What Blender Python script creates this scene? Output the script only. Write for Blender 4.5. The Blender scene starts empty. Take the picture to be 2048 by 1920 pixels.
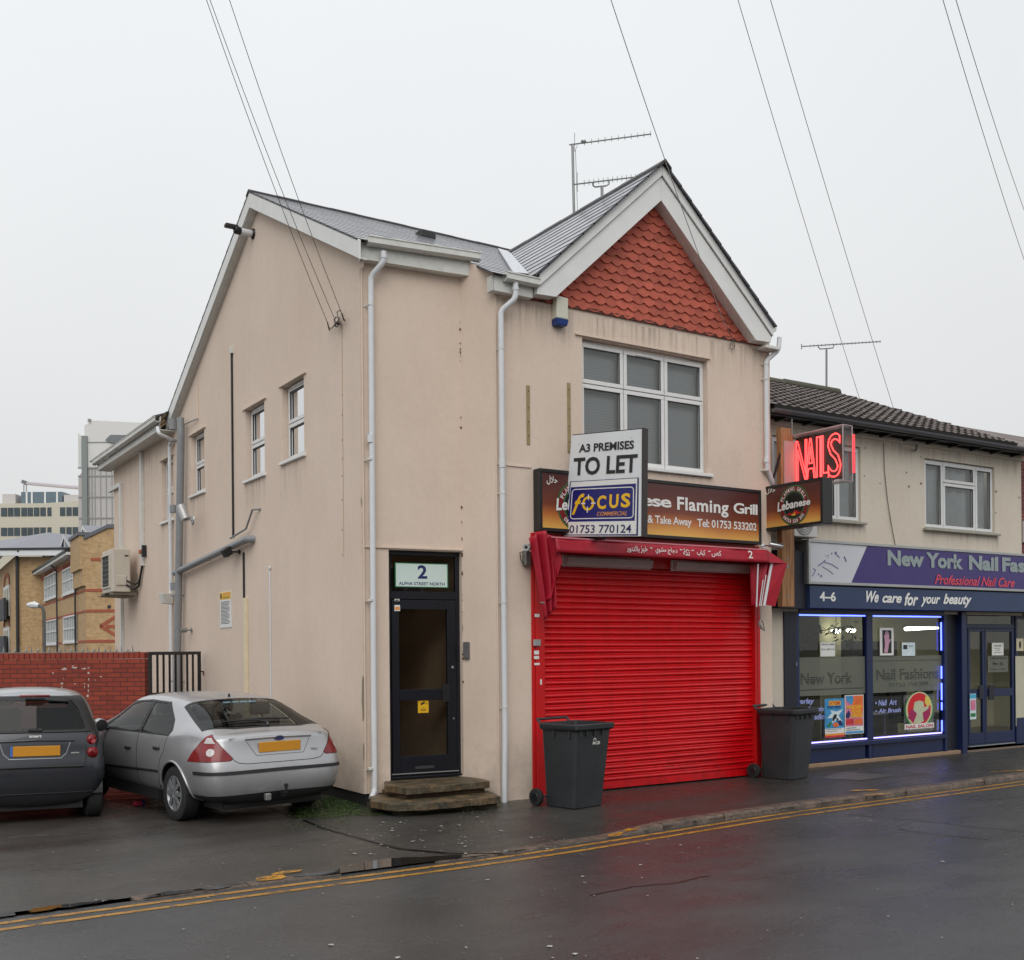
import bpy, bmesh, math, random
from mathutils import Vector, Matrix
from mathutils.geometry import tessellate_polygon
random.seed(7)
V = Vector
# ------------------------------------------------------------------ camera (measured from the photograph)
FPX, CXP, CYP, RHO, HC = 2155.0, 1024.0, 1298.0, 0.0085, 1.95
TH = math.atan2(3356, FPX)
FW = V((math.cos(TH), math.sin(TH), 0)); R0 = V((math.sin(TH), -math.cos(TH), 0)); ZU = V((0, 0, 1))
RT = R0*math.cos(RHO)-ZU*math.sin(RHO); UP = ZU*math.cos(RHO)+R0*math.sin(RHO)
CAM = V((0, 0, HC))
cd = bpy.data.cameras.new('camera'); cam = bpy.data.objects.new('camera', cd)
C = bpy.context.scene.collection; C.objects.link(cam); sc = bpy.context.scene; sc.camera = cam
cd.sensor_width = 36; cd.lens = FPX/2048*36; cd.shift_y = (CYP-960)/2048; cd.clip_start = .1; cd.clip_end = 2000
cam.matrix_world = Matrix(((RT.x, UP.x, -FW.x, CAM.x), (RT.y, UP.y, -FW.y, CAM.y), (RT.z, UP.z, -FW.z, CAM.z), (0, 0, 0, 1)))
# ------------------------------------------------------------------ sky, sun, exposure
SUN_EL, SUN_AZ = math.radians(42), math.radians(215)
w = bpy.data.worlds.new('World'); sc.world = w; w.use_nodes = True
nt = w.node_tree; nt.nodes.clear(); N = nt.nodes.new; L = nt.links.new
out = N('ShaderNodeOutputWorld'); bg = N('ShaderNodeBackground'); L(bg.outputs[0], out.inputs[0])
sky = N('ShaderNodeTexSky'); sky.sky_type = 'NISHITA'; sky.sun_disc = False; sky.sun_elevation = SUN_EL; sky.sun_rotation = SUN_AZ
sky.dust_density = 4
hs = N('ShaderNodeHueSaturation'); hs.inputs['Saturation'].default_value = .12; L(sky.outputs[0], hs.inputs['Color'])
tc = N('ShaderNodeTexCoord'); sx = N('ShaderNodeSeparateXYZ'); L(tc.outputs['Generated'], sx.inputs[0])
rp = N('ShaderNodeValToRGB'); L(sx.outputs['Z'], rp.inputs[0])
e = rp.color_ramp.elements; e[0].position = 0.0; e[0].color = (7.3, 7.4, 7.45, 1); e[1].position = 1.0; e[1].color = (11.5, 11.8, 12.2, 1)
for p_, c_ in ((.14, (7.75, 7.85, 7.9, 1)), (.32, (8.55, 8.75, 8.9, 1)), (.55, (9.4, 9.65, 9.9, 1))):
    q = rp.color_ramp.elements.new(p_); q.color = c_
ns = N('ShaderNodeTexNoise'); ns.inputs['Scale'].default_value = 1.6; ns.inputs['Detail'].default_value = 3; L(tc.outputs['Generated'], ns.inputs['Vector'])
mr = N('ShaderNodeMapRange'); L(ns.outputs['Fac'], mr.inputs[0]); mr.inputs[1].default_value = .3; mr.inputs[2].default_value = .7; mr.inputs[3].default_value = .96; mr.inputs[4].default_value = 1.04
ml = N('ShaderNodeVectorMath'); ml.operation = 'SCALE'; L(rp.outputs[0], ml.inputs[0]); L(mr.outputs[0], ml.inputs['Scale'])
mx = N('ShaderNodeMix'); mx.data_type = 'RGBA'; mx.inputs['Factor'].default_value = .9; L(hs.outputs[0], mx.inputs['A']); L(ml.outputs[0], mx.inputs['B'])
L(mx.outputs['Result'], bg.inputs[0]); bg.inputs[1].default_value = .1
sd = bpy.data.lights.new('sun', 'SUN'); sd.energy = 1.15; sd.angle = math.radians(50); sd.color = (1, .975, .94)
so = bpy.data.objects.new('sun', sd); C.objects.link(so)
sdir = V((math.sin(SUN_AZ)*math.cos(SUN_EL), math.cos(SUN_AZ)*math.cos(SUN_EL), math.sin(SUN_EL)))
so.rotation_euler = (-sdir).to_track_quat('-Z', 'Y').to_euler(); so.location = (0, -6, 30)
sc.view_settings.view_transform = 'Standard'; sc.view_settings.look = 'None'; sc.view_settings.exposure = 0; sc.view_settings.gamma = 1
sc.render.engine = 'CYCLES'; sc.cycles.max_bounces = 7; sc.cycles.transparent_max_bounces = 12; sc.cycles.use_denoising = True
# ------------------------------------------------------------------ geometry helpers
def ray(px, py): return FW+RT*((px-CXP)/FPX)-UP*((py-CYP)/FPX)
def onZ(px, py, z=0.): d = ray(px, py); return CAM+d*((z-HC)/d.z)
def onY(px, py, y): d = ray(px, py); return CAM+d*(y/d.y)
def onX(px, py, x): d = ray(px, py); return CAM+d*(x/d.x)
def onP(px, py, P, n): d = ray(px, py); P = V(P); n = V(n); return CAM+d*((P-CAM).dot(n)/d.dot(n))
def srgb(r, g, b):
    f = lambda c: (c/255/12.92 if c <= 10 else ((c/255+.055)/1.055)**2.4)
    return (f(r), f(g), f(b))
class Pl:
    """a vertical plane: P0 origin, u horizontal unit direction, n outward normal"""
    def __init__(s, P0, u, n): s.P = V(P0); s.u = V(u).normalized(); s.n = V(n).normalized()
    def uz(s, px, py, d=0): q = onP(px, py, s.P+s.n*d, s.n)-s.P; return q.dot(s.u), q.z+s.P.z
    def at(s, u, z, d=0): q = s.P+s.u*u+s.n*d; return V((q.x, q.y, z))
ORG = {}
class MB:
    def __init__(s): s.v = []; s.f = []; s.m = []
    def add(s, vs, fs, mi=0):
        o = len(s.v); s.v += [V(p) for p in vs]
        for f in fs: s.f.append([o+i for i in f]); s.m.append(mi)
        return s
    def hexa(s, p, mi=0): return s.add(p, [(0, 3, 2, 1), (4, 5, 6, 7), (0, 1, 5, 4), (1, 2, 6, 5), (2, 3, 7, 6), (3, 0, 4, 7)], mi)
    def box(s, a, b, mi=0):
        x0, x1 = sorted((a[0], b[0])); y0, y1 = sorted((a[1], b[1])); z0, z1 = sorted((a[2], b[2]))
        return s.hexa([(x0, y0, z0), (x1, y0, z0), (x1, y1, z0), (x0, y1, z0), (x0, y0, z1), (x1, y0, z1), (x1, y1, z1), (x0, y1, z1)], mi)
    def pbox(s, pl, u0, u1, z0, z1, d0, d1, mi=0):
        u0, u1 = min(u0, u1), max(u0, u1); z0, z1 = min(z0, z1), max(z0, z1); d0, d1 = min(d0, d1), max(d0, d1)
        a = pl.at
        return s.hexa([a(u0, z0, d1), a(u1, z0, d1), a(u1, z0, d0), a(u0, z0, d0), a(u0, z1, d1), a(u1, z1, d1), a(u1, z1, d0), a(u0, z1, d0)], mi)
    def quad(s, *p, mi=0): return s.add(p, [tuple(range(len(p)))], mi)
    def prism(s, pts, vec, mi=0):
        n = len(pts); vec = V(vec); a = [V(p) for p in pts]
        fs = [tuple(range(n)), tuple(range(2*n-1, n-1, -1))]+[(i, n+i, n+(i+1) % n, (i+1) % n) for i in range(n)]
        return s.add(a+[p+vec for p in a], fs, mi)
    def tube(s, pts, r, n=8, mi=0, cap=True):
        pts = [V(p) for p in pts]; rs = r if isinstance(r, (list, tuple)) else [r]*len(pts); o = len(s.v); prev = None
        for i, p in enumerate(pts):
            t = (pts[min(i+1, len(pts)-1)]-pts[max(i-1, 0)]).normalized()
            if prev is None: a = t.orthogonal().normalized()
            else: a = (prev-t*prev.dot(t)).normalized()
            prev = a; b = t.cross(a)
            for k in range(n): q = 2*math.pi*k/n; s.v.append(p+(a*math.cos(q)+b*math.sin(q))*rs[i])
        for i in range(len(pts)-1):
            for k in range(n): s.f.append([o+i*n+k, o+i*n+(k+1) % n, o+(i+1)*n+(k+1) % n, o+(i+1)*n+k]); s.m.append(mi)
        if cap:
            s.f.append([o+k for k in range(n)][::-1]); s.m.append(mi); e_ = o+(len(pts)-1)*n; s.f.append([e_+k for k in range(n)]); s.m.append(mi)
        return s
    def rev(s, prof, c, ax, n=24, mi=0):
        """profile [(r, h)] revolved about axis ax through c"""
        ax = V(ax).normalized(); a = ax.orthogonal().normalized(); b = ax.cross(a); c = V(c); o = len(s.v)
        for r, h in prof:
            for k in range(n): q = 2*math.pi*k/n; s.v.append(c+ax*h+(a*math.cos(q)+b*math.sin(q))*r)
        for i in range(len(prof)-1):
            for k in range(n): s.f.append([o+i*n+k, o+i*n+(k+1) % n, o+(i+1)*n+(k+1) % n, o+(i+1)*n+k]); s.m.append(mi)
        return s
    def grid(s, fn, nu, nv, mi=0):
        o = len(s.v)
        for j in range(nv+1):
            for i in range(nu+1): s.v.append(V(fn(i/nu, j/nv)))
        for j in range(nv):
            for i in range(nu): a = o+j*(nu+1)+i; s.f.append([a, a+1, a+nu+2, a+nu+1]); s.m.append(mi)
        return s
    def poly(s, outer, holes, mapf, mi=0):
        loops = [outer]+holes; flat = [p for l in loops for p in l]
        tris = tessellate_polygon([[V((a, b, 0)) for a, b in l] for l in loops])
        return s.add([mapf(a, b) for a, b in flat], [tuple(t) for t in tris], mi)
    def disc(s, c, n, r, k=24, mi=0, sx=1):
        n = V(n).normalized(); u = ZU.cross(n).normalized() if abs(n.z) < .9 else V((1, 0, 0)); v = n.cross(u); c = V(c)
        return s.add([c+u*math.cos(2*math.pi*i/k)*r*sx+v*math.sin(2*math.pi*i/k)*r for i in range(k)], [tuple(range(k))], mi)
    def pieces(s, name, mats, parent=None, gap=.03, **kw):
        """build every separate cluster of geometry as an object of its own"""
        n = len(s.v); par = list(range(n))
        def fd(a):
            while par[a] != a: par[a] = par[par[a]]; a = par[a]
            return a
        for f in s.f:
            r = fd(f[0])
            for i in f[1:]: par[fd(i)] = r; r = fd(r)
        cl = {}
        for i in range(n): cl.setdefault(fd(i), []).append(i)
        bx = [[ids, [min(s.v[i][k] for i in ids)-gap/2 for k in range(3)], [max(s.v[i][k] for i in ids)+gap/2 for k in range(3)]] for ids in cl.values()]
        i = 0
        while i < len(bx):
            j = i+1; hit = False
            while j < len(bx):
                if all(bx[i][1][k] <= bx[j][2][k] and bx[j][1][k] <= bx[i][2][k] for k in range(3)):
                    bx[i] = [bx[i][0]+bx[j][0], [min(bx[i][1][k], bx[j][1][k]) for k in range(3)], [max(bx[i][2][k], bx[j][2][k]) for k in range(3)]]; bx.pop(j); hit = True
                else: j += 1
            if not hit: i += 1
        out_ = []
        for ids, _, _ in bx:
            m = MB(); mp_ = {q: k for k, q in enumerate(ids)}; m.v = [s.v[q] for q in ids]
            for f, mi in zip(s.f, s.m):
                if f[0] in mp_: m.f.append([mp_[q] for q in f]); m.m.append(mi)
            out_.append(m.build(name, mats, parent, **kw))
        return out_
    def build(s, name, mats, parent=None, smooth=False, bevel=0, local=False, kind=None, label=None, cat=None, group=None, fix=True, seg=1):
        mats = mats if isinstance(mats, (list, tuple)) else [mats]
        if parent is not None: o_ = V((0, 0, 0)) if local else ORG[parent.name]
        elif local: o_ = V((0, 0, 0))
        else:
            xs = [p.x for p in s.v]; ys = [p.y for p in s.v]; zs = [p.z for p in s.v]; o_ = V(((min(xs)+max(xs))/2, (min(ys)+max(ys))/2, min(zs)))
        me = bpy.data.meshes.new(name); me.from_pydata([p-o_ for p in s.v], [], s.f)
        for m in mats: me.materials.append(m)
        for i, p in enumerate(me.polygons): p.material_index = s.m[i]; p.use_smooth = bool(smooth)
        if fix:
            bm = bmesh.new(); bm.from_mesh(me); bmesh.ops.recalc_face_normals(bm, faces=bm.faces); bm.to_mesh(me); bm.free()
        me.update(); ob = bpy.data.objects.new(name, me); C.objects.link(ob)
        if parent is not None: ob.parent = parent; ORG[ob.name] = o_
        else: ob.location = o_; ORG[ob.name] = o_
        if smooth and smooth != 'all':
            try:
                me.set_sharp_from_angle(angle=math.radians(38))
            except Exception: pass
        if bevel:
            b = ob.modifiers.new('b', 'BEVEL'); b.width = bevel; b.segments = seg; b.limit_method = 'ANGLE'; b.angle_limit = math.radians(40)
        if kind: ob['kind'] = kind
        if label: ob['label'] = label
        if cat: ob['category'] = cat
        if group: ob['group'] = group
        return ob
def thing(name, label, cat, loc=(0, 0, 0), rot=(0, 0, 0), group=None):
    o = bpy.data.objects.new(name, None); o.empty_display_size = .2; C.objects.link(o); o.location = loc; o.rotation_euler = rot
    o['label'] = label; o['category'] = cat
    if group: o['group'] = group
    ORG[o.name] = V(loc); return o
def dup(root, loc, rot=None, label=None, name=None):
    r = root.copy(); C.objects.link(r); r.location = loc
    if rot is not None: r.rotation_euler = rot
    if label: r['label'] = label
    for ch in list(root.children):
        c_ = ch.copy(); C.objects.link(c_); c_.parent = r
        for g in list(ch.children): d_ = g.copy(); C.objects.link(d_); d_.parent = c_
    return r
# ------------------------------------------------------------------ lettering
_tc = {}
def glyphs(s, shear=0, off=0, space=1, outline=False):
    key = (s, shear, off, space, outline)
    if key in _tc: return _tc[key]
    c_ = bpy.data.curves.new('t', 'FONT'); c_.body = s; c_.shear = shear; c_.offset = off; c_.space_character = space; c_.resolution_u = 3
    if outline: c_.fill_mode = 'NONE'; c_.bevel_depth = outline; c_.bevel_resolution = 1
    o = bpy.data.objects.new('t', c_); C.objects.link(o); bpy.context.view_layer.update()
    m = bpy.data.meshes.new_from_object(o.evaluated_get(bpy.context.evaluated_depsgraph_get()))
    vs = [v.co.copy() for v in m.vertices]; fs = [tuple(p.vertices) for p in m.polygons]
    bpy.data.objects.remove(o); bpy.data.curves.remove(c_); bpy.data.meshes.remove(m)
    _tc[key] = (vs, fs); return vs, fs
def text(M, s, P, U, W, w_, h_, mi=0, shear=0, off=0, space=1, outline=False, warp=None):
    """write s so that its box fills w_ x h_ from lower-left point P, right axis U, up axis W"""
    vs, fs = glyphs(s, shear, off, space, outline)
    if not vs: return
    x0 = min(v.x for v in vs); x1 = max(v.x for v in vs); y0 = min(v.y for v in vs); y1 = max(v.y for v in vs)
    P = V(P); U = V(U).normalized(); W = V(W).normalized(); n = U.cross(W); o = []
    for v in vs:
        a = (v.x-x0)/(x1-x0); b = (v.y-y0)/(y1-y0)
        if warp: a, b = warp(a, b)
        o.append(P+U*a*w_+W*b*h_+n*v.z)
    M.add(o, fs, mi)
def arc_text(M, s, c, U, W, r, a0, a1, h_, mi=0, top=True, off=.01):
    """letters of s set round a circle from angle a0 to a1 (degrees, clockwise on top)"""
    n = len(s)
    for i, ch in enumerate(s):
        if ch == ' ': continue
        a = math.radians(a0+(a1-a0)*(i+.5)/n); U = V(U); W = V(W)
        rad = U*math.cos(a)+W*math.sin(a); tan = (U*math.sin(a)-W*math.cos(a)) if top else (-U*math.sin(a)+W*math.cos(a)); up = rad if top else -rad
        wd = h_*(.35 if ch in 'I1' else .72)
        text(M, ch, V(c)+rad*r-tan*wd/2-up*h_/2, tan, up, wd, h_, mi, off=off)
# ------------------------------------------------------------------ materials
def mat(name, col, rough=.6, metal=0, var=.08, scale=6, bump=0, bscale=40, spec=.5, emit=None, estr=0, alpha=1, coat=0):
    m = bpy.data.materials.new(name); m.use_nodes = True; t = m.node_tree; b = t.nodes['Principled BSDF']
    b.inputs['Base Color'].default_value = (*col, 1); b.inputs['Roughness'].default_value = rough; b.inputs['Metallic'].default_value = metal
    b.inputs['Specular IOR Level'].default_value = spec; b.inputs['Coat Weight'].default_value = coat; b.inputs['Coat Roughness'].default_value = .06
    if emit: b.inputs['Emission Color'].default_value = (*emit, 1); b.inputs['Emission Strength'].default_value = estr
    tcn = t.nodes.new('ShaderNodeTexCoord')
    if var:
        nz = t.nodes.new('ShaderNodeTexNoise'); nz.inputs['Scale'].default_value = scale; nz.inputs['Detail'].default_value = 5; nz.inputs['Roughness'].default_value = .65
        t.links.new(tcn.outputs['Object'], nz.inputs['Vector'])
        r_ = t.nodes.new('ShaderNodeMapRange'); r_.inputs[1].default_value = .25; r_.inputs[2].default_value = .75; r_.inputs[3].default_value = 1-var; r_.inputs[4].default_value = 1+var
        t.links.new(nz.outputs['Fac'], r_.inputs[0])
        v_ = t.nodes.new('ShaderNodeVectorMath'); v_.operation = 'SCALE'; v_.inputs[0].default_value = col; t.links.new(r_.outputs[0], v_.inputs['Scale'])
        t.links.new(v_.outputs[0], b.inputs['Base Color'])
    if bump:
        nb = t.nodes.new('ShaderNodeTexNoise'); nb.inputs['Scale'].default_value = bscale; nb.inputs['Detail'].default_value = 4
        t.links.new(tcn.outputs['Object'], nb.inputs['Vector'])
        bp = t.nodes.new('ShaderNodeBump'); bp.inputs['Strength'].default_value = bump; bp.inputs['Distance'].default_value = .01
        t.links.new(nb.outputs['Fac'], bp.inputs['Height']); t.links.new(bp.outputs[0], b.inputs['Normal'])
    return m
class NT:
    """small node-tree writer"""
    def __init__(s, name):
        s.m = bpy.data.materials.new(name); s.m.use_nodes = True; s.t = s.m.node_tree; s.b = s.t.nodes['Principled BSDF']; s.o = s.t.nodes['Material Output']
        s.tc = s.t.nodes.new('ShaderNodeTexCoord'); s.geo = s.t.nodes.new('ShaderNodeNewGeometry')
    def n(s, typ, **k):
        x = s.t.nodes.new('ShaderNode'+typ)
        for a, v in k.items(): setattr(x, a, v)
        return x
    def l(s, a, b): s.t.links.new(a, b)
    def noise(s, scale, detail=4, rough=.55, vec=None, sxyz=None):
        x = s.n('TexNoise'); x.inputs['Scale'].default_value = scale; x.inputs['Detail'].default_value = detail; x.inputs['Roughness'].default_value = rough
        v = vec or s.geo.outputs['Position']
        if sxyz: mp = s.n('Mapping'); mp.inputs['Scale'].default_value = sxyz; s.l(v, mp.inputs[0]); v = mp.outputs[0]
        s.l(v, x.inputs['Vector']); return x.outputs['Fac']
    def mr(s, v, a, b, c, d):
        x = s.n('MapRange'); s.l(v, x.inputs[0])
        for i, q in enumerate((a, b, c, d)): x.inputs[i+1].default_value = q
        return x.outputs[0]
    def math(s, op, a, b=None):
        x = s.n('Math', operation=op)
        for i, q in enumerate((a, b)):
            if q is None: continue
            if isinstance(q, (int, float)): x.inputs[i].default_value = q
            else: s.l(q, x.inputs[i])
        return x.outputs[0]
    def mix(s, f, a, b):
        x = s.n('Mix', data_type='RGBA')
        for nm, q in (('Factor', f), ('A', a), ('B', b)):
            i = x.inputs[nm] if nm != 'Factor' else x.inputs[0]
            if nm in 'AB': i = [k for k in x.inputs if k.name == nm and k.type == 'RGBA'][0]
            if isinstance(q, (int, float)): i.default_value = q
            elif isinstance(q, tuple): i.default_value = (*q, 1)
            else: s.l(q, i)
        return [k for k in x.outputs if k.type == 'RGBA'][0]
    def ramp(s, v, stops):
        x = s.n('ValToRGB'); s.l(v, x.inputs[0]); e_ = x.color_ramp.elements
        e_[0].position, e_[0].color = stops[0][0], (*stops[0][1], 1); e_[1].position, e_[1].color = stops[-1][0], (*stops[-1][1], 1)
        for p_, c_ in stops[1:-1]: q = e_.new(p_); q.color = (*c_, 1)
        return x.outputs[0]
    def bump(s, h, st=.3, dist=.01):
        x = s.n('Bump'); x.inputs['Strength'].default_value = st; x.inputs['Distance'].default_value = dist; s.l(h, x.inputs['Height']); s.l(x.outputs[0], s.b.inputs['Normal'])
    def col(s, c_): s.l(c_, s.b.inputs['Base Color'])
    def sep(s, v=None): x = s.n('SeparateXYZ'); s.l(v or s.geo.outputs['Position'], x.inputs[0]); return x.outputs
def render_mat(name, c1, c2, dirt=.5):
    k = NT(name); big = k.noise(.55, 5, .6); st = k.noise(1.0, 5, .65, sxyz=(1.1, 1.1, .35)); fine = k.noise(14, 5, .7)
    f = k.math('ADD', k.mr(big, .3, .7, 0, .55), k.mr(st, .35, .7, 0, .45)); cc = k.mix(f, c1, c2)
    sp = k.mr(fine, .3, .7, .965, 1.035); v = k.n('VectorMath', operation='SCALE'); k.l(cc, v.inputs[0]); k.l(sp, v.inputs['Scale'])
    # splash dirt near the pavement, dark streaks
    z = k.sep()[2]; low = k.mr(z, 0.1, 1.3, 1, 0); d1 = k.mr(k.noise(2.6, 7, .75), .42, .70, 0, 1); dd = k.math('MULTIPLY', k.math('MULTIPLY', low, d1), dirt)
    grime = k.math('ADD', k.mr(k.noise(1.0, 6, .75, sxyz=(6, 6, .3)), .62, .82, 0, .3*dirt), k.mr(k.noise(.9, 7, .75), .56, .74, 0, .22*dirt))
    k.col(k.mix(k.math('MAXIMUM', dd, grime), v.outputs[0], (c2[0]*.52, c2[1]*.54, c2[2]*.5)))
    k.b.inputs['Roughness'].default_value = .82; k.b.inputs['Specular IOR Level'].default_value = .25
    k.bump(k.noise(55, 4, .6), .25, .006); return k.m
def asphalt(name, c1, c2, wet=.5, r0=.2, r1=.52, sc=1):
    k = NT(name); a = k.noise(.9*sc, 6, .62); g = k.noise(170, 3, .7); g2 = k.noise(60, 2, .6)
    cc = k.mix(k.mr(a, .35, .7, 0, 1), c1, c2); g3 = k.noise(38, 5, .8); spk = k.math('MAXIMUM', k.mr(g, .60, .75, 0, .6), k.mr(g3, .58, .68, 0, .75)); cc = k.mix(spk, cc, (c2[0]*2.7, c2[1]*2.7, c2[2]*2.7)); cc = k.mix(k.mr(g3, .42, .30, 0, .6), cc, (c1[0]*.4, c1[1]*.4, c1[2]*.4)); cr_ = k.noise(2.3, 7, .8); cc = k.mix(k.mr(cr_, .6, .75, 0, .4), cc, (c1[0]*.55, c1[1]*.55, c1[2]*.55)); k.col(cc)
    wt = k.noise(.55, 8, .68, sxyz=(.8, 1.9, 1)); k.l(k.mr(wt, .36, .62, r0, r1), k.b.inputs['Roughness']); k.b.inputs['IOR'].default_value = 1.4
    k.b.inputs['Specular IOR Level'].default_value = wet
    h = k.math('ADD', k.math('MULTIPLY', g3, .9), k.math('MULTIPLY', g2, .4)); k.bump(h, .5, .010); return k.m
def paint_line(name, col, wear=.5):
    k = NT(name); a = k.mr(k.noise(9, 6, .75), wear-.06, wear+.08, 0, 1); b2 = k.mr(k.noise(60, 3, .7), .62, .7, 0, 1)
    f = k.math('MAXIMUM', a, b2); tr = k.n('BsdfTransparent'); mxs = k.n('MixShader'); k.l(f, mxs.inputs[0]); k.l(k.b.outputs[0], mxs.inputs[1]); k.l(tr.outputs[0], mxs.inputs[2]); k.l(mxs.outputs[0], k.o.inputs[0])
    k.col(k.mix(k.mr(k.noise(3), .3, .7, 0, 1), col, (col[0]*.75, col[1]*.72, col[2]*.7))); k.b.inputs['Roughness'].default_value = .42; return k.m
def brick_mat(name, c1, c2, mortar, bw=.215, bh=.065, ms=.01, bump=.5, scale=1.0, dark=.0):
    k = NT(name); uv = k.n('Combine'+'XYZ'); P_ = k.sep(k.tc.outputs['Object']); k.l(k.math('ADD', P_[0], P_[1]), uv.inputs[0]); k.l(P_[2], uv.inputs[1])
    br = k.n('TexBrick'); k.l(uv.outputs[0], br.inputs['Vector']); br.inputs['Scale'].default_value = 1
    br.inputs['Brick Width'].default_value = bw+ms; br.inputs['Row Height'].default_value = bh+ms; br.inputs['Mortar Size'].default_value = ms; br.inputs['Mortar Smooth'].default_value = .3
    br.inputs['Color1'].default_value = (*c1, 1); br.inputs['Color2'].default_value = (*c2, 1); br.inputs['Mortar'].default_value = (*mortar, 1); br.inputs['Bias'].default_value = .1
    sp = k.mr(k.noise(3.5, 6, .7), .3, .72, .72, 1.2); v = k.n('VectorMath', operation='SCALE'); k.l(br.outputs['Color'], v.inputs[0]); k.l(sp, v.inputs['Scale']); k.col(v.outputs[0])
    k.b.inputs['Roughness'].default_value = .8; bp = k.n('Bump'); bp.invert = True; bp.inputs['Strength'].default_value = bump; bp.inputs['Distance'].default_value = .01
    k.l(br.outputs['Fac'], bp.inputs['Height']); k.l(bp.outputs[0], k.b.inputs['Normal']); return k.m
def glass_mat(name, tint=(.9, .93, .92), refl=1.0, rough=.02, base=0.0):
    k = NT(name); fr = k.n('Fresnel'); fr.inputs[0].default_value = 1.5; tr = k.n('BsdfTransparent'); tr.inputs[0].default_value = (*tint, 1); gl = k.n('BsdfGlossy'); gl.inputs['Roughness'].default_value = rough
    f = k.math('MINIMUM', k.math('ADD', k.math('MULTIPLY', fr.outputs[0], refl), base), 1.0)
    mxs = k.n('MixShader'); k.l(f, mxs.inputs[0]); k.l(tr.outputs[0], mxs.inputs[1]); k.l(gl.outputs[0], mxs.inputs[2]); k.l(mxs.outputs[0], k.o.inputs[0]); return k.m
def emis(name, col, st): return mat(name, (0, 0, 0), .5, var=0, emit=col, estr=st)
def gradient_sign(name, z0, z1):
    k = NT(name); P_ = k.sep(k.geo.outputs['Position']); f = k.mr(P_[2], z0, z1, 0, 1)
    wv = k.math('MULTIPLY', k.math('SUBTRACT', k.noise(.9, 2, .5, sxyz=(1, 1, 0)), .5), .28); f = k.math('ADD', f, wv)
    k.col(k.ramp(f, [(0, srgb(226, 184, 92)), (.1, srgb(214, 160, 78)), (.27, srgb(178, 104, 52)), (.42, srgb(118, 58, 38)), (.7, srgb(90, 42, 34)), (1, srgb(74, 36, 36))]))
    k.b.inputs['Roughness'].default_value = .3; return k.m
m_wall = render_mat('cream_render', srgb(222, 204, 188), srgb(208, 189, 172), .62)
m_wall_s = m_wall
m_wall_n = render_mat('pale_render', srgb(214, 205, 190), srgb(200, 188, 172), .5)
m_white = mat('white_upvc', srgb(222, 222, 220), .38, var=.04, scale=8)
m_barge = mat('bargeboard_white', srgb(222, 222, 219), .5, var=.07, scale=3, bump=.1, bscale=20)
m_gutter = mat('weathered_white_plastic', srgb(208, 208, 202), .45, var=.12, scale=9)
m_pipe = mat('white_downpipe', srgb(212, 214, 216), .42, var=.06, scale=5)
m_pipe_g = mat('grey_soil_pipe', srgb(132, 134, 136), .42, var=.1, scale=6)
m_black = mat('black_plastic', (.012, .012, .013), .4, var=.15)
m_blackm = mat('black_paint', (.01, .01, .011), .45, var=.1)
m_dark = mat('dark_rubber', (.015, .015, .016), .7, var=.2, scale=20)
m_glass = glass_mat('window_glass', (.82, .85, .85), 1.25, .015, .04)
m_glass_shop = glass_mat('shop_glass', (.86, .9, .88), 1.1, .01, .02)
m_door = mat('navy_black_aluminium', srgb(20, 22, 30), .35, var=.08)
def cells(k, cx, cz, lo, hi, oy=0):
    P_ = k.sep(); cb = k.n('CombineXYZ'); a = k.math('DIVIDE', P_[0] if not oy else k.math('ADD', P_[0], k.math('MULTIPLY', P_[1], oy)), cx); r = k.math('FLOOR', k.math('DIVIDE', P_[2], cz))
    k.l(k.math('FLOOR', k.math('ADD', a, k.math('MULTIPLY', r, .5))), cb.inputs[0]); k.l(r, cb.inputs[1]); wn = k.n('TexWhiteNoise'); wn.noise_dimensions = '2D'; k.l(cb.outputs[0], wn.inputs['Vector']); return k.mr(wn.outputs['Value'], 0, 1, lo, hi)
def scaled(k, c_, f): v = k.n('VectorMath', operation='SCALE'); k.l(c_, v.inputs[0]); k.l(f, v.inputs['Scale']); return v.outputs[0]
k = NT('red_hung_tile'); cc = k.mix(k.mr(k.noise(9, 6, .7), .35, .7, 0, 1), srgb(184, 92, 72), srgb(158, 76, 60)); cc = k.mix(k.mr(k.noise(2, 6, .7), .55, .72, 0, .35), cc, srgb(112, 66, 54)); k.col(scaled(k, cc, cells(k, .19, .116, .84, 1.12))); k.b.inputs['Roughness'].default_value = .8; k.bump(k.noise(50, 4, .6), .3, .008); m_tile = k.m
m_plinth = mat('black_bitumen', (.012, .012, .012), .7, var=.3)
k = NT('step_stone'); vo = k.n('TexVoronoi'); vo.inputs['Scale'].default_value = 5.5; k.l(k.geo.outputs['Position'], vo.inputs['Vector']); sc_ = k.sep(vo.outputs['Color']); cc = k.mix(k.mr(sc_[0], 0, 1, 0, 1), srgb(120, 96, 66), srgb(84, 78, 62)); cc = k.mix(k.mr(k.noise(6, 7, .75), .42, .64, 0, 1), cc, srgb(48, 44, 32)); cc = k.mix(k.mr(k.noise(3, 5, .7), .58, .7, 0, .6), cc, srgb(58, 66, 30)); k.col(cc); k.b.inputs['Roughness'].default_value = .5; k.bump(k.math('ADD', k.noise(14, 6, .75), k.math('MULTIPLY', vo.outputs['Distance'], .8)), 1.0, .02); m_stone = k.m
k = NT('red_shutter_paint'); st = k.mr(k.noise(1, 6, .75, sxyz=(7, 7, .5)), .5, .78, 0, .5); bl = k.mr(k.noise(2.4, 7, .75), .52, .75, 0, .4); z = k.sep()[2]; spl = k.math('MULTIPLY', k.mr(z, .05, .9, .75, 0), k.mr(k.noise(6, 6, .8), .4, .65, 0, 1))
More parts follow.
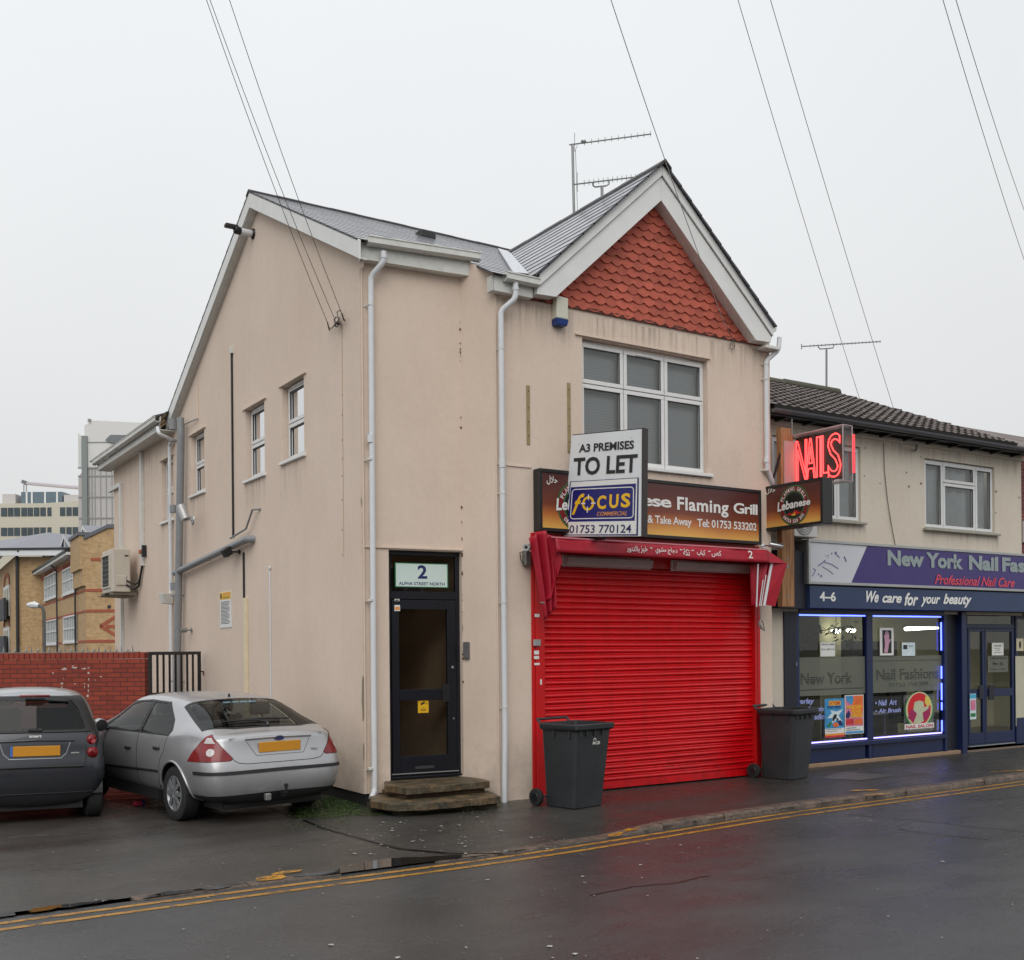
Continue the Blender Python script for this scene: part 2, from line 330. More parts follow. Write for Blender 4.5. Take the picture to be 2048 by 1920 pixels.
k.col(k.mix(k.math('MAXIMUM', k.math('MAXIMUM', st, bl), spl), srgb(208, 7, 19), srgb(142, 10, 18))); k.l(k.mr(bl, 0, .4, .28, .5), k.b.inputs['Roughness']); k.bump(k.noise(2.2, 3, .6), .4, .02); m_redmetal = k.m
m_redframe = mat('red_frame_paint', srgb(196, 12, 16), .4, var=.1, scale=4)
m_awn = mat('crimson_awning_fabric', srgb(165, 16, 40), .55, var=.12, scale=7, bump=.15, bscale=120)
m_sticker = mat('white_paper', srgb(222, 222, 218), .6, var=.05)
m_navy = mat('navy_shopfront_paint', srgb(20, 34, 72), .38, var=.14, scale=2.5)
m_navyd = mat('dark_navy_board', srgb(28, 30, 42), .5, var=.1)
m_alu = mat('aluminium', srgb(172, 174, 172), .38, metal=.55, var=.08)
m_galv = mat('galvanised_steel', srgb(140, 142, 140), .45, metal=.6, var=.15, scale=15)
m_ink = mat('dark_ink', srgb(34, 34, 60), .5, var=0)
m_blackink = mat('black_ink', srgb(34, 33, 33), .5, var=0)
m_white_t = mat('white_lettering', srgb(226, 226, 222), .45, var=.03)
m_yel = mat('yellow_print', srgb(228, 178, 30), .45, var=.03)
def roofslate(name, c1, c2, bw, rough=(.22, .5), spec=.6, bump=.25, coat=0):
    k = NT(name); P_ = k.sep(k.tc.outputs['Object']); uv = k.n('CombineXYZ'); k.l(k.math('ADD', P_[0], k.math('MULTIPLY', P_[1], .73)), uv.inputs[0])
    a = k.noise(2.4, 5, .7); f2 = k.noise(1, 3, .5, sxyz=(6, 6, 6)); cc = k.mix(k.mr(a, .3, .7, 0, 1), c1, c2); cc = k.mix(k.mr(f2, .55, .75, 0, .35), cc, (c1[0]*.5, c1[1]*.5, c1[2]*.48)); k.col(scaled(k, cc, cells(k, bw, .113, .82, 1.14, .73)))
    k.l(k.mr(k.noise(1.8, 5, .6), .35, .65, *rough), k.b.inputs['Roughness']); k.b.inputs['Specular IOR Level'].default_value = spec; k.b.inputs['Coat Weight'].default_value = coat; k.b.inputs['Coat Roughness'].default_value = .12; k.bump(k.noise(25, 4, .6), bump, .01); return k.m
m_slate = roofslate('wet_slate', srgb(146, 148, 154), srgb(112, 113, 120), .3, (.2, .45), .6, .12, coat=.45)
m_slate_e = mat('slate_edge', (.07, .07, .075), .6, var=.2)
m_ctile = roofslate('brown_concrete_tile', srgb(112, 97, 90), srgb(82, 72, 68), .3, (.42, .7), .45, .5)
m_lead = mat('lead_flashing', srgb(196, 198, 202), .4, var=.12, scale=6)
# ================================================================== THE GROUND
def lerp(a, b, t): return a+(b-a)*t
def sm(t): t = max(0, min(1, t)); return t*t*(3-2*t)
KP = [(-60, 7.6), (1.1, 9.02), (3.1, 9.0), (4.3, 9.0), (5.6, 8.98), (7.4, 9.12), (8.3, 9.2), (9.1, 9.26), (10.0, 9.32), (11.1, 9.36), (12.1, 9.38), (13.5, 9.42), (15.1, 9.5), (80, 11.6)]
def yk(x):
    for (a, b), (c_, d) in zip(KP, KP[1:]):
        if x <= c_: return lerp(b, d, (x-a)/(c_-a))
    return KP[-1][1]
def gz(x, y):
    """height of forecourt and pavement: flat, with a dropped kerb to the left of x = 7"""
    drop = 1-sm((x-6.9)/1.2); t = sm((y-yk(x)-.55)/1.1); return -.06*drop*(1-t)
def ribbon(M, xs, y0, y1, ny, dz=0, zf=None, mi=0):
    zf = zf or gz; o = len(M.v)
    for x in xs:
        a, b = y0(x), y1(x)
        for j in range(ny+1): y = a+(b-a)*j/ny; M.v.append(V((x, y, zf(x, y)+dz)))
    for i in range(len(xs)-1):
        for j in range(ny): a = o+i*(ny+1)+j; M.f.append([a, a+ny+1, a+ny+2, a+1]); M.m.append(mi)
def frange(a, b, s): n = max(1, int(round((b-a)/s))); return [a+(b-a)*i/n for i in range(n+1)]
m_road = asphalt('wet_road_asphalt', (.040, .041, .042), (.058, .058, .058), .85, .17, .42)
m_pave = asphalt('wet_pavement_asphalt', (.034, .033, .030), (.052, .048, .043), .55, .2, .5)
m_fore = asphalt('wet_forecourt_asphalt', (.038, .034, .030), (.068, .060, .052), .55, .2, .52)
m_far = mat('far_ground', (.07, .07, .065), .8)
M = MB(); M.quad((-500, -400, -.2), (500, -400, -.2), (500, 600, -.2), (-500, 600, -.2)); M.build('ground', m_far, kind='structure', label='dull ground stretching away beyond the street', fix=False)
rz = lambda x, y: -.07
M = MB(); ribbon(M, frange(-60, 80, 2), lambda x: 1.2+.0*x-9.0, lambda x: yk(x)+.02, 1, 0, rz); M.build('road', m_road, kind='structure', label='wet dark asphalt road along the shopfronts', fix=False)
xs = frange(-25, 0, 2.5)+frange(0, 9, .25)[1:]+frange(9, 80, 4)[1:]
M = MB(); ribbon(M, xs, lambda x: yk(x)+.12, lambda x: 12.0, 12); ribbon(M, xs, lambda x: 12.0, lambda x: 30, 2); M.build('forecourt', m_fore, kind='structure', label='wet patchy parking forecourt beside the cream building', fix=False)
SEAM = [(606, 1642), (650, 1660), (700, 1672), (800, 1689), (900, 1697), (960, 1697), (1048, 1696), (1130, 1690)]
SE = [onZ(a, b, -.01) for a, b in SEAM]
def yseam(x):
    if x >= SE[-1].x: return -9
    if x <= SE[0].x: return 12.5
    for a, b in zip(SE, SE[1:]):
        if x <= b.x: return lerp(a.y, b.y, (x-a.x)/max(1e-5, b.x-a.x))
M = MB(); ribbon(M, frange(SE[0].x, 9, .1)+frange(9, 80, 3)[1:], lambda x: max(yk(x)+.12, yseam(x)), lambda x: 13.4, 10, .005); M.build('pavement', m_pave, kind='structure', label='wet dark pavement in front of the red shutter', fix=False)
# kerb stones: real step on the right, flush on the left
k_ = NT('worn_granite_kerb'); k_.col(k_.mix(k_.mr(k_.noise(7, 6, .75), .35, .68, 0, 1), srgb(116, 98, 84), srgb(52, 46, 42))); k_.b.inputs['Roughness'].default_value = .5; k_.bump(k_.noise(22, 5, .7), .8, .02); m_kerb = k_.m
def kerb(M, x0, x1, wd=.13):
    n = max(2, int((x1-x0)/.06)); rows = []
    for i in range(n+1):
        x = lerp(x0, x1, i/n); y = yk(x); j = random.uniform(-.012, .012); jz = random.uniform(-.008, .004); z = gz(x, y+.1); b = min(.02, (z+.07)*.4)
        rows.append([(x, y-.004+j, -.085), (x, y+j*.6, z-b+jz), (x, y+b+j, z+.004+jz), (x, y+wd+.01, z+.007), (x, y+wd+.02, -.085)])
    o = len(M.v)
    for r in rows: M.v += [V(p) for p in r]
    for i in range(n):
        for k in range(4): a = o+i*5+k; M.f.append([a, a+5, a+6, a+1]); M.m.append(0)
    M.f.append([o, o+1, o+2, o+3, o+4]); M.m.append(0); e_ = o+n*5; M.f.append([e_+4, e_+3, e_+2, e_+1, e_]); M.m.append(0)
M = MB(); x = 1.25
while x < 30:
    l_ = random.uniform(.8, 1.05)
    if not (3.25 < x < 4.4 or (x < 2 and random.random() < .3)): kerb(M, x, x+l_-.012)
    x += l_
M.build('kerb', m_kerb, kind='structure', label='worn stone kerb between road and pavement', smooth=True)
M = MB(); ribbon(M, frange(-25, 1.25, 1), lambda x: yk(x), lambda x: yk(x)+.14, 1, .003); ribbon(M, frange(1.25, 30, .5), lambda x: yk(x)-.002, lambda x: yk(x)+.14, 1, -.03); M.build('gutter_joint', asphalt('dark_wet_joint', (.02, .019, .018), (.035, .03, .027), .7, .06, .35), kind='structure', label='dark wet joint along the kerb stones', fix=False)
# double yellow lines
YL = [(-30, 8.1), (1.1, 8.85), (3.1, 8.86), (4.3, 8.83), (5.6, 8.83), (7.4, 8.97), (9.5, 9.19), (12, 9.24), (14.9, 9.31), (60, 10.6)]
def yl(x):
    for (a, b), (c_, d) in zip(YL, YL[1:]):
        if x <= c_: return lerp(b, d, (x-a)/(c_-a))
    return YL[-1][1]
def yls(x): return sum(yl(x+d*.4) for d in (-2, -1, 0, 1, 2))/5
m_line = paint_line('worn_yellow_line_paint', srgb(182, 132, 48), .57)
for off, nm in ((0, 'far'), (-.2, 'near')):
    M = MB(); ribbon(M, frange(-30, 50, .5), lambda x: yls(x)+off-.035, lambda x: yls(x)+off+.035, 1, .004, rz); M.build('yellow_line', m_line, kind='structure', label='worn yellow line painted along the road, the one '+('nearer the kerb' if nm == 'far' else 'further from the kerb'), group='double yellow lines', fix=False)
m_blob = paint_line('worn_yellow_kerb_mark', srgb(206, 148, 40), .52)
def blob(px, py, w_, h_, lab, rot=.0, z=0):
    c = onZ(px, py, z); M = MB(); n = 18; pts = []
    for i in range(n):
        a = 2*math.pi*i/n; r = 1+random.uniform(-.14, .14); X, Y = math.cos(a)*w_*r/2, math.sin(a)*h_*r/2
        q = (c.x+X*math.cos(rot)-Y*math.sin(rot), c.y+X*math.sin(rot)+Y*math.cos(rot)); pts.append((q[0], q[1], gz(*q)+.0125))
    M.add(pts, [tuple(range(n))]); M.build('yellow_kerb_mark', m_blob, kind='structure', label=lab, fix=False)
blob(1231, 1661, .24, .12, 'yellow paint blob on the pavement edge before the red shutter', .3, 0); blob(1262, 1654, .26, .10, 'second yellow paint blob further from the road before the red shutter', .3)
blob(541, 1757, .3, .2, 'yellow paint blob on the flush kerb by the forecourt', .2, -.055); blob(575, 1744, .3, .1, 'ochre paint trace beside the yellow blob on the forecourt', .1, -.05)
blob(1731, 1582, .42, .12, 'yellow paint stroke on the pavement before the nail shop', -.35); blob(1752, 1590, .45, .07, 'thin yellow paint stroke at the kerb before the nail shop', -.2)
blob(2030, 1543, .9, .09, 'yellow kerb stroke at the right edge near the shop door', -.3)
# standing water
k_ = NT('puddle_water'); k_.b.inputs['Base Color'].default_value = (.018, .016, .014, 1); k_.b.inputs['Roughness'].default_value = .015; k_.b.inputs['IOR'].default_value = 1.33; k_.b.inputs['Specular IOR Level'].default_value = .75; m_pud = k_.m
def puddle(pts, z, lab):
    P_ = [onZ(a, b, z) for a, b in pts]; n = len(P_); o = []
    for i in range(n):  # smooth + ragged outline
        a, b, c_, d = P_[i-1], P_[i], P_[(i+1) % n], P_[(i+2) % n]
        for t in (0, .2, .4, .6, .8):
            q = .5*((2*b)+(c_-a)*t+(2*a-5*b+4*c_-d)*t*t+(3*b-a-3*c_+d)*t**3); o.append(V((q.x+random.uniform(-.03, .03), max(q.y+random.uniform(-.02, .02), yk(q.x)+random.uniform(-.004, .006)), 0)))
    M = MB(); 
    M.poly([(p.x, p.y) for p in o], [], lambda a, b: (a, b, z)); M.build('puddle', m_pud, kind='structure', label=lab, fix=False)
puddle([(588, 1752), (660, 1741), (722, 1726), (790, 1716), (880, 1712), (960, 1706), (1025, 1697), (1050, 1700), (1000, 1710), (905, 1722), (850, 1732), (790, 1738), (730, 1744), (650, 1750)], -.052, 'long puddle between yellow lines and forecourt reflecting the house corner')
puddle([(285, 1797), (330, 1784), (390, 1778), (440, 1770), (490, 1765), (440, 1776), (350, 1790), (318, 1800)], -.052, 'small dark puddle in the broken kerb line')
puddle([(60, 1822), (90, 1812), (140, 1808), (230, 1798), (150, 1812), (98, 1818), (95, 1828), (64, 1830)], -.052, 'thin puddle along the kerb stones at the left')
M = MB()
for pts in (((1695, 1629), (1850, 1643), (2048, 1665)), ((1797, 1660), (1900, 1672), (1977, 1680)), ((1180, 1792), (1260, 1775), (1340, 1768), (1420, 1752))):
    pr = None
    for (px, py) in [(lerp(a[0], b[0], t), lerp(a[1], b[1], t)+random.uniform(-1, 1)) for a, b in zip(pts, pts[1:]) for t in (0, .25, .5, .75, 1)]:
        q = onZ(px, py, -.07)
        if pr is not None and (q-pr).length > .01: t_ = (q-pr); nn = V((-t_.y, t_.x, 0)).normalized()*.008; M.add([(p.x, p.y, -.0655) for p in (pr-nn, q-nn, q+nn, pr+nn)], [(0, 1, 2, 3)])
        pr = q
M.build('road_crack', mat('crack', (.012, .012, .012), .4), kind='structure', label='thin dark cracks across the wet road', fix=False)
M = MB(); a, b = onZ(-60, 1681, 0), onZ(205, 1664, 0); nn = V((-(b-a).y, (b-a).x, 0)).normalized()*.04; M.add([(p.x, p.y, .005) for p in (a-nn, b-nn, b+nn, a+nn)], [(0, 1, 2, 3)]); M.build('parking_line', paint_line('faint_white_line', srgb(120, 118, 112), .42), kind='structure', label='faint worn white parking line behind the charcoal car', fix=False)
# inspection cover patch and seam
M = MB(); a, b, c_, d = [onZ(*p) for p in ((1640, 1558), (1688, 1545), (1795, 1552), (1722, 1562))]
P4 = [a, b, c_, d]; M.add([(p.x, p.y, .0105) for p in P4], [(0, 1, 2, 3)]); M.build('paving_patch', asphalt('concrete_patch', (.075, .068, .06), (.1, .09, .08), .5, .25, .5), kind='structure', label='paler square patch in the pavement beside the right bin', fix=False)
M = MB(); pr = None
for (px, py) in SEAM[:-1]:
    q = onZ(px, py, -.005)
    if pr is not None:
        t = (q-pr); nrm = V((-t.y, t.x, 0)).normalized()*.018; M.add([(p.x, p.y, gz(p.x, p.y)+.011) for p in (pr-nrm, q-nrm, q+nrm, pr+nrm)], [(0, 1, 2, 3)])
    pr = q
M.build('asphalt_seam', mat('tar_seam', (.008, .008, .008), .3), kind='structure', label='dark tar seam curving across the forecourt', fix=False)
M = MB(); random.seed(3)
for i in range(420):
    if i < 260: px, py = random.gauss(900, 190), random.uniform(1622, 1700)
    else: px, py = random.uniform(0, 2040), random.uniform(1570, 1900)
    q = onZ(px, py, 0)
    if q.y > 11.0 and q.x < 7.5 and q.x > 5.2: continue
    if q.y > 11.3 or q.y < 2: continue
    zz = (-.07 if q.y < yk(q.x) else gz(q.x, q.y)+.006)+.008; s_ = random.choice((.006, .009, .013)) if i % 12 else .025; a = random.random()*3
    ca, sa = math.cos(a)*s_, math.sin(a)*s_; M.add([(q.x-ca, q.y-sa, zz), (q.x+sa, q.y-ca*.6, zz+.002), (q.x+ca, q.y+sa, zz), (q.x-sa, q.y+ca*.6, zz+.003)], [(0, 1, 2, 3)])
M.build('litter_specks', mat('pale_litter', (.42, .4, .36), .6, var=.3), kind='stuff', label='pale specks of litter and fallen petals scattered on the wet ground', cat='litter', fix=False)
# grass at the foot of the corner
random.seed(11); M = MB()
m_grass = mat('moss_grass', (.045, .085, .018), .6, var=.45, scale=6)
for i in range(5200):
    t = random.random()
    if t < .62: px, py = random.triangular(590, 728, 690), random.triangular(1588, 1640, 1612)
    elif t < .8: px, py = random.uniform(570, 700), random.uniform(1600, 1660)
    else: px, py = random.uniform(735, 985), random.triangular(1612, 1636, 1620)
    q = onZ(px, py, 0); 
    if q.x > 5.66 and q.y > 11.55: continue
    if t > .8 and random.random() < .55: continue
    if random.random() < .3+.5*abs(math.sin(q.x*7)*math.cos(q.y*9)): continue
    h_ = random.uniform(.012, .05) if t < .62 else random.uniform(.006, .018); a = random.random()*6.28; l_ = random.uniform(.004, .009); dx, dy = math.cos(a), math.sin(a); b_ = random.uniform(-.02, .02)
    M.add([(q.x-dx*l_, q.y-dy*l_, .004), (q.x+dx*l_, q.y+dy*l_, .004), (q.x+b_, q.y+b_*.7, h_+.004)], [(0, 1, 2)])
M.build('grass_tuft', m_grass, kind='stuff', label='mossy green grass at the foot of the cream corner', cat='grass', fix=False)
M = MB(); random.seed(44)
def moss(pts, z=.0135):
    P_ = [onZ(a, b, 0) for a, b in pts]; o = []
    for p, q in zip(P_, P_[1:]+P_[:1]):
        for t in (0, .25, .5, .75): c = p.lerp(q, t); o.append((c.x+random.uniform(-.03, .03), c.y+random.uniform(-.02, .02)))
    M.poly(o, [], lambda a, b: (a, b, gz(a, b)+z))
moss([(560, 1612), (600, 1600), (660, 1590), (715, 1606), (735, 1618), (800, 1626), (760, 1634), (700, 1632), (640, 1640), (585, 1636)])
moss([(735, 1617), (800, 1623), (900, 1620), (1000, 1610), (1003, 1616), (900, 1628), (800, 1632)])
M.build('moss_patch', paint_line('dark_moss', (.036, .058, .014), .5), kind='stuff', label='dark green moss spreading on the ground round the corner and the steps', cat='moss', fix=False)
# ================================================================== THE CORNER BUILDING
XS, YF, XR, XFL = 5.70, 11.65, 12.18, 7.25
ua = math.radians(6.7); PC = V((5.70, 12.323, 0)); RB = (7.052, 12.164)
side = Pl((XS, 0, 0), (0, 1, 0), (-1, 0, 0)); front = Pl((0, YF, 0), (1, 0, 0), (0, -1, 0)); rec = Pl(PC, (math.cos(ua), -math.sin(ua), 0), (-math.sin(ua), -math.cos(ua), 0))
house = thing('corner_building', 'two storey cream rendered corner building with slate roof and red shutter', 'building', (5.7, 12.32, 0))
def wall(M, pl, outer, holes, depth=.12, mi=0, rmi=0, flat=False):
    hs_ = [[(a, c_), (b, c_), (b, d), (a, d)] for a, b, c_, d in holes]
    M.poly(outer, hs_, lambda u, z: pl.at(u, z), mi)
    for a, b, c_, d in holes:
        q = [(a, c_), (b, c_), (b, d), (a, d)]
        for i in range(4): p, r = q[i], q[(i+1) % 4]; M.quad(pl.at(*p), pl.at(*r), pl.at(r[0], r[1], -depth), pl.at(p[0], p[1], -depth), mi=rmi)
def upx(pl, *px): return [pl.uz(*p) for p in px]
SW = [(14.19, 15.03, 4.70, 5.80), (15.78, 16.64, 4.65, 5.77), (18.82, 19.62, 4.78, 5.87), (20.82, 21.62, 4.50, 5.71)]
M = MB()
wall(M, side, [(12.323, .155), (25.74, .155), (25.74, 6.32), (20.62, 6.40), (15.99, 8.86), (12.2, 6.92), (12.2, 6.7), (12.323, 6.7)], SW, .13)
drec = (.350, 1.345, .30, 3.22)
lr = (V((RB[0], RB[1], 0))-PC).dot(rec.u)
wall(M, rec, [(0, .155), (lr, .155), (lr, 7.0), (0, 7.0)], [(drec[0], lr-.004, drec[2], drec[3])], .10)
M.quad((RB[0], RB[1], .0), (XFL, YF, .0), (XFL, YF, 6.75), (RB[0], RB[1], 7.05))
FWIN = (8.64, 10.905, 4.46, 6.13)
wall(M, front, [(XFL, 0), (7.83, 0), (7.83, 3.46), (11.90, 3.46), (11.90, 0), (XR, 0), (XR, 6.62), (9.88, 8.5), (7.72, 6.6), (XFL, 6.7)], [FWIN], .12)
M.quad((XR, YF, 0), (XR, 25.7, 0), (XR, 25.7, 6.5), (XR, 20.6, 6.5), (XR, 15.99, 8.9), (XR, YF, 6.5)); M.quad((XS, 25.74, 0), (XR, 25.74, 0), (XR, 25.74, 6.5), (XS, 25.74, 6.5))
M.build('wall', m_wall, house, fix=False)
# small corner beads, drip strips
M = MB()
M.tube([(5.715, 12.30, .16), (5.715, 12.30, 6.7)], .012, 6)
M.tube([(7.262, 11.642, 0.03), (7.262, 11.642, 6.5)], .012, 6)
for (a, b, c_, d) in SW: M.pbox(side, a-.1, b+.09, d, d+.025, 0, .03)
a, b = onY(1149.5, 669, YF), onY(1418.7, 720.2, YF); M.box((a.x, YF-.03, 6.145), (b.x, YF, 6.17))
M.pbox(rec, -.0+.02, lr, 3.235, 3.255, 0, .022); M.pbox(front, XFL, 7.8, 4.30, 4.32, 0, .015)
M.pieces('render_bead', m_wall, house)
M = MB(); M.pbox(side, 12.36, 25.7, 0, .158, -.05, -.02); M.pbox(rec, .02, .36, 0, .158, -.05, -.02); M.build('plinth', m_plinth, house)
# patches of missing render at the corner
M = MB(); random.seed(5)
def chip(px, py, w_, h_, pl=rec, d=.004):
    u, z = pl.uz(px, py); n = 14; M.add([pl.at(u+math.cos(i/n*6.283)*w_*random.uniform(.6, 1.1), z+math.sin(i/n*6.283)*h_*random.uniform(.75, 1.1), d) for i in range(n)], [tuple(range(n))])
chip(726, 1400, .022, .33); chip(727, 1505, .01, .12); chip(723, 1003, .014, .06, side)
M.build('bare_render', mat('bare_cement', srgb(138, 130, 112), .9, bump=.5), house, fix=False)
# ---------------- windows
m_blind = None
def blind_mat():
    k = NT('venetian_blind'); P_ = k.sep(); s_ = k.math('FRACT', k.math('MULTIPLY', P_[2], 26)); f = k.mr(s_, .0, .3, 0, 1); k.col(k.mix(f, srgb(176, 178, 180), srgb(204, 204, 203))); k.b.inputs['Roughness'].default_value = .6; return k.m
m_blind = blind_mat(); m_net = mat('net_curtain', srgb(206, 208, 207), .8, var=.1, scale=3)
def fr_box(M, pl, u0, u1, z0, z1, t, d0, d1, mi=0):
    M.pbox(pl, u0, u1, z0, z0+t, d0, d1, mi); M.pbox(pl, u0, u1, z1-t, z1, d0, d1, mi); M.pbox(pl, u0, u0+t, z0+t, z1-t, d0, d1-.001, mi); M.pbox(pl, u1-t, u1, z0+t, z1-t, d0, d1-.001, mi)
def window(parent, pl, u0, u1, z0, z1, cells, back='blind', rec_=.10, sill=.06, fmat=None, t=.055, vents=(), sash=True, sillm=None):
    """cells: list of (fu0, fu1, fz0, fz1) fractions; each becomes a sash in the frame"""
    fm = fmat or m_white; W_, H_ = u1-u0, z1-z0; M = MB(); d0, d1 = -rec_-.06, -rec_
    g = t*.75; us = sorted({round(c_[0], 4) for c_ in cells}|{round(c_[1], 4) for c_ in cells}); fr_box(M, pl, u0, u1, z0, z1, g, d0, d1)
    panes = []
    for (a, b, c_, d) in cells:
        p0, p1, q0, q1 = u0+g/2+(W_-g)*a, u0+g/2+(W_-g)*b, z0+g/2+(H_-g)*c_, z0+g/2+(H_-g)*d
        fr_box(M, pl, p0+.006, p1-.006, q0+.006, q1-.006, t, d0+.004, d1+.018 if sash else d1+.004); panes.append((p0+t, p1-t, q0+t, q1-t)); fr_box(M, pl, p0+t-.001, p1-t+.001, q0+t-.001, q1-t+.001, .011, d1-.012, d1+.010, 1)
    for (a, b, c_) in vents: M.pbox(pl, u0+W_*a, u0+W_*b, z0+H_*c_, z0+H_*c_+.03, d1, d1+.035)
    w_ = M.build('window', [fm, m_dark], parent, bevel=.004)
    for (a, b, c_, d) in panes: MB().add([pl.at(a, c_, d1-.02), pl.at(b, c_, d1-.02), pl.at(b, d, d1-.02), pl.at(a, d, d1-.02)], [(0, 1, 2, 3)]).build('pane', m_glass, w_, fix=False)
    if sill: MB().pbox(pl, u0-.06, u1+.06, z0-.045, z0, -rec_, sill).build('sill', sillm or fm, w_, bevel=.006)
    if back:
        bm_ = m_blind if back == 'blind' else m_net; M = MB(); n = 24 if back == 'net' else 1
        for i in range(n):
            a, b = u0+.03+(W_-.06)*i/n, u0+.03+(W_-.06)*(i+1)/n; da = -rec_-.12-(.03*math.sin(i*1.9) if n > 1 else 0); db = -rec_-.12-(.03*math.sin((i+1)*1.9) if n > 1 else 0)
            M.quad(pl.at(a, z0+.02, da), pl.at(b, z0+.02, db), pl.at(b, z1-.02, db), pl.at(a, z1-.02, da))
        M.build('blind' if back == 'blind' else 'curtain', bm_, w_, fix=False, smooth=(back == 'net'))
    return w_
for (a, b, c_, d) in SW: window(house, side, a, b, c_, d, [(0, 1, 0, .5), (0, 1, .5, 1)], 'net', .10, .045, vents=((.2, .8, .95),))
W3 = (.335, .667)
window(house, front, *FWIN[:2], FWIN[2]+.01, FWIN[3]-.02, [(0, W3[0], 0, .655), (W3[0], W3[1], 0, .655), (W3[1], 1, 0, .655), (0, W3[0], .655, 1), (W3[0], W3[1], .655, 1), (W3[1], 1, .655, 1)], 'blind', .09, .05, vents=((.43, .57, .955),))
k_ = NT('rain_streak'); gp0 = k_.sep(k_.tc.outputs['Generated'])[2]; sk_ = k_.mr(k_.noise(1, 6, .75, sxyz=(16, 16, .8)), .47, .72, 0, 1); fd_ = k_.math('MULTIPLY', k_.math('POWER', gp0, 1.6), .42); tr = k_.n('BsdfTransparent'); mxs = k_.n('MixShader'); k_.l(k_.math('MULTIPLY', sk_, fd_), mxs.inputs[0]); k_.l(tr.outputs[0], mxs.inputs[1]); k_.l(k_.b.outputs[0], mxs.inputs[2]); k_.l(mxs.outputs[0], k_.o.inputs[0]); k_.b.inputs['Base Color'].default_value = (*srgb(92, 84, 72), 1); k_.b.inputs['Roughness'].default_value = .9; m_streak = k_.m
def streaks(parent, pl, u0, u1, zt, h_): MB().add([pl.at(u0, zt-h_, .003), pl.at(u1, zt-h_, .003), pl.at(u1, zt, .003), pl.at(u0, zt, .003)], [(0, 1, 2, 3)]).build('rain_stain', m_streak, parent, fix=False)
for (a, b, c_, d) in SW: streaks(house, side, a-.07, b+.06, c_-.04, .75)
streaks(house, front, FWIN[0]-.1, FWIN[1]+.1, FWIN[2]-.03, .16); streaks(house, front, 7.3, 12.15, 6.44, .7); streaks(house, side, 20.7, 25.7, 6.1, .9)
# ---------------- front door in the recess
M = MB(); u0, u1, z0, z1 = drec[0], lr-.006, drec[2], drec[3]; dd = -.085
fr_box(M, rec, u0, u1, z0, z1, .055, dd-.07, dd); M.pbox(rec, u0+.05, u1-.05, 2.60, 2.70, dd-.07, dd+.006); M.pbox(rec, u0, u1, z0, z0+.03, dd, dd+.04)
dr = M.build('door_frame', m_door, house, bevel=.004)
M = MB(); a0, a1, b0, b1 = u0+.06, u1-.06, z0+.045, 2.59; fd0, fd1 = dd-.05, dd+.012
M.pbox(rec, a0, a0+.10, b0, b1, fd0, fd1); M.pbox(rec, a1-.12, a1, b0, b1, fd0, fd1); M.pbox(rec, a0+.1, a1-.12, b1-.12, b1, fd0, fd1-.001); M.pbox(rec, a0+.1, a1-.12, b0, b0+.24, fd0, fd1-.001); M.pbox(rec, a0+.1, a1-.12, 1.30, 1.44, fd0, fd1-.001)
door = M.build('door', m_door, house, bevel=.004)
MB().pbox(rec, a1-.2, a1-.1, 1.27, 1.50, fd1, fd1+.02).build('handle', m_black, door, bevel=.004)
M = MB(); c = rec.at(a1-.055, 1.72, fd1); M.rev([(0, .012), (.016, .012), (.018, 0)], c, rec.n, 16); c = rec.at(a1-.045, 1.05, fd1); M.rev([(0, .012), (.01, .012), (.011, 0)], c, rec.n, 12); M.build('lock', m_alu, door)
MB().pbox(rec, a0+.3, a0+.56, z0+.12, z0+.155, fd1, fd1+.008).build('letterbox', mat('dark_grey_metal', (.05, .05, .055), .35), door)
MB().pbox(rec, a0-.02, a1+.02, z0+.062, z0+.074, fd1, fd1+.01).build('threshold', m_alu, door)
for (q0, q1) in ((1.44, b1-.12), (b0+.24, 1.30)): MB().add([rec.at(a0+.1, q0, dd-.03), rec.at(a1-.12, q0, dd-.03), rec.at(a1-.12, q1, dd-.03), rec.at(a0+.1, q1, dd-.03)], [(0, 1, 2, 3)]).build('pane', glass_mat('door_glass', (.9, .88, .84), 1.0, .02, .0), door, fix=False)
# door notices
def card(parent, pl, px0, px1, d, base, items=(), name='notice', t=.002, mats=None):
    (a, c_), (b, e_) = pl.uz(*px0, d), pl.uz(*px1, d); u0_, u1_, z0_, z1_ = min(a, b), max(a, b), min(c_, e_), max(c_, e_)
    M = MB(); M.pbox(pl, u0_, u1_, z0_, z1_, d-t, d); ms = [base]; W_, H_ = u1_-u0_, z1_-z0_
    for it in items:
        kind, col_, x, y, ww, hh = it[:6]
        if col_ not in ms: ms.append(col_)
        mi = ms.index(col_); P_ = pl.at(u0_+W_*x, z0_+H_*y, d+.001+.0006*len(ms))
        if kind == 't': text(M, it[6], P_, pl.u, ZU, W_*ww, H_*hh, mi, **(it[7] if len(it) > 7 else {}))
        elif kind == 'b': M.pbox(pl, u0_+W_*x, u0_+W_*(x+ww), z0_+H_*y, z0_+H_*(y+hh), d, d+.0012+.0004*len(ms), mi)
        elif kind == 'o': M.disc(pl.at(u0_+W_*(x+ww/2), z0_+H_*(y+hh/2), d+.001+.0006*len(ms)), pl.n, H_*hh/2, 28, mi, W_*ww/(H_*hh))
        elif kind == 'p': M.add([pl.at(u0_+W_*p[0], z0_+H_*p[1], d+.001+.0006*len(ms)) for p in it[6]], [tuple(range(len(it[6])))], mi)
    return M.build(name, ms, parent, fix=False) if parent is not None else (M, ms)
m_pale = mat('pale_green_sign', srgb(206, 222, 216), .4, var=.03); m_green = mat('green_print', srgb(38, 120, 70), .5, var=0); m_navyink = mat('navy_print', srgb(28, 36, 92), .5, var=0)
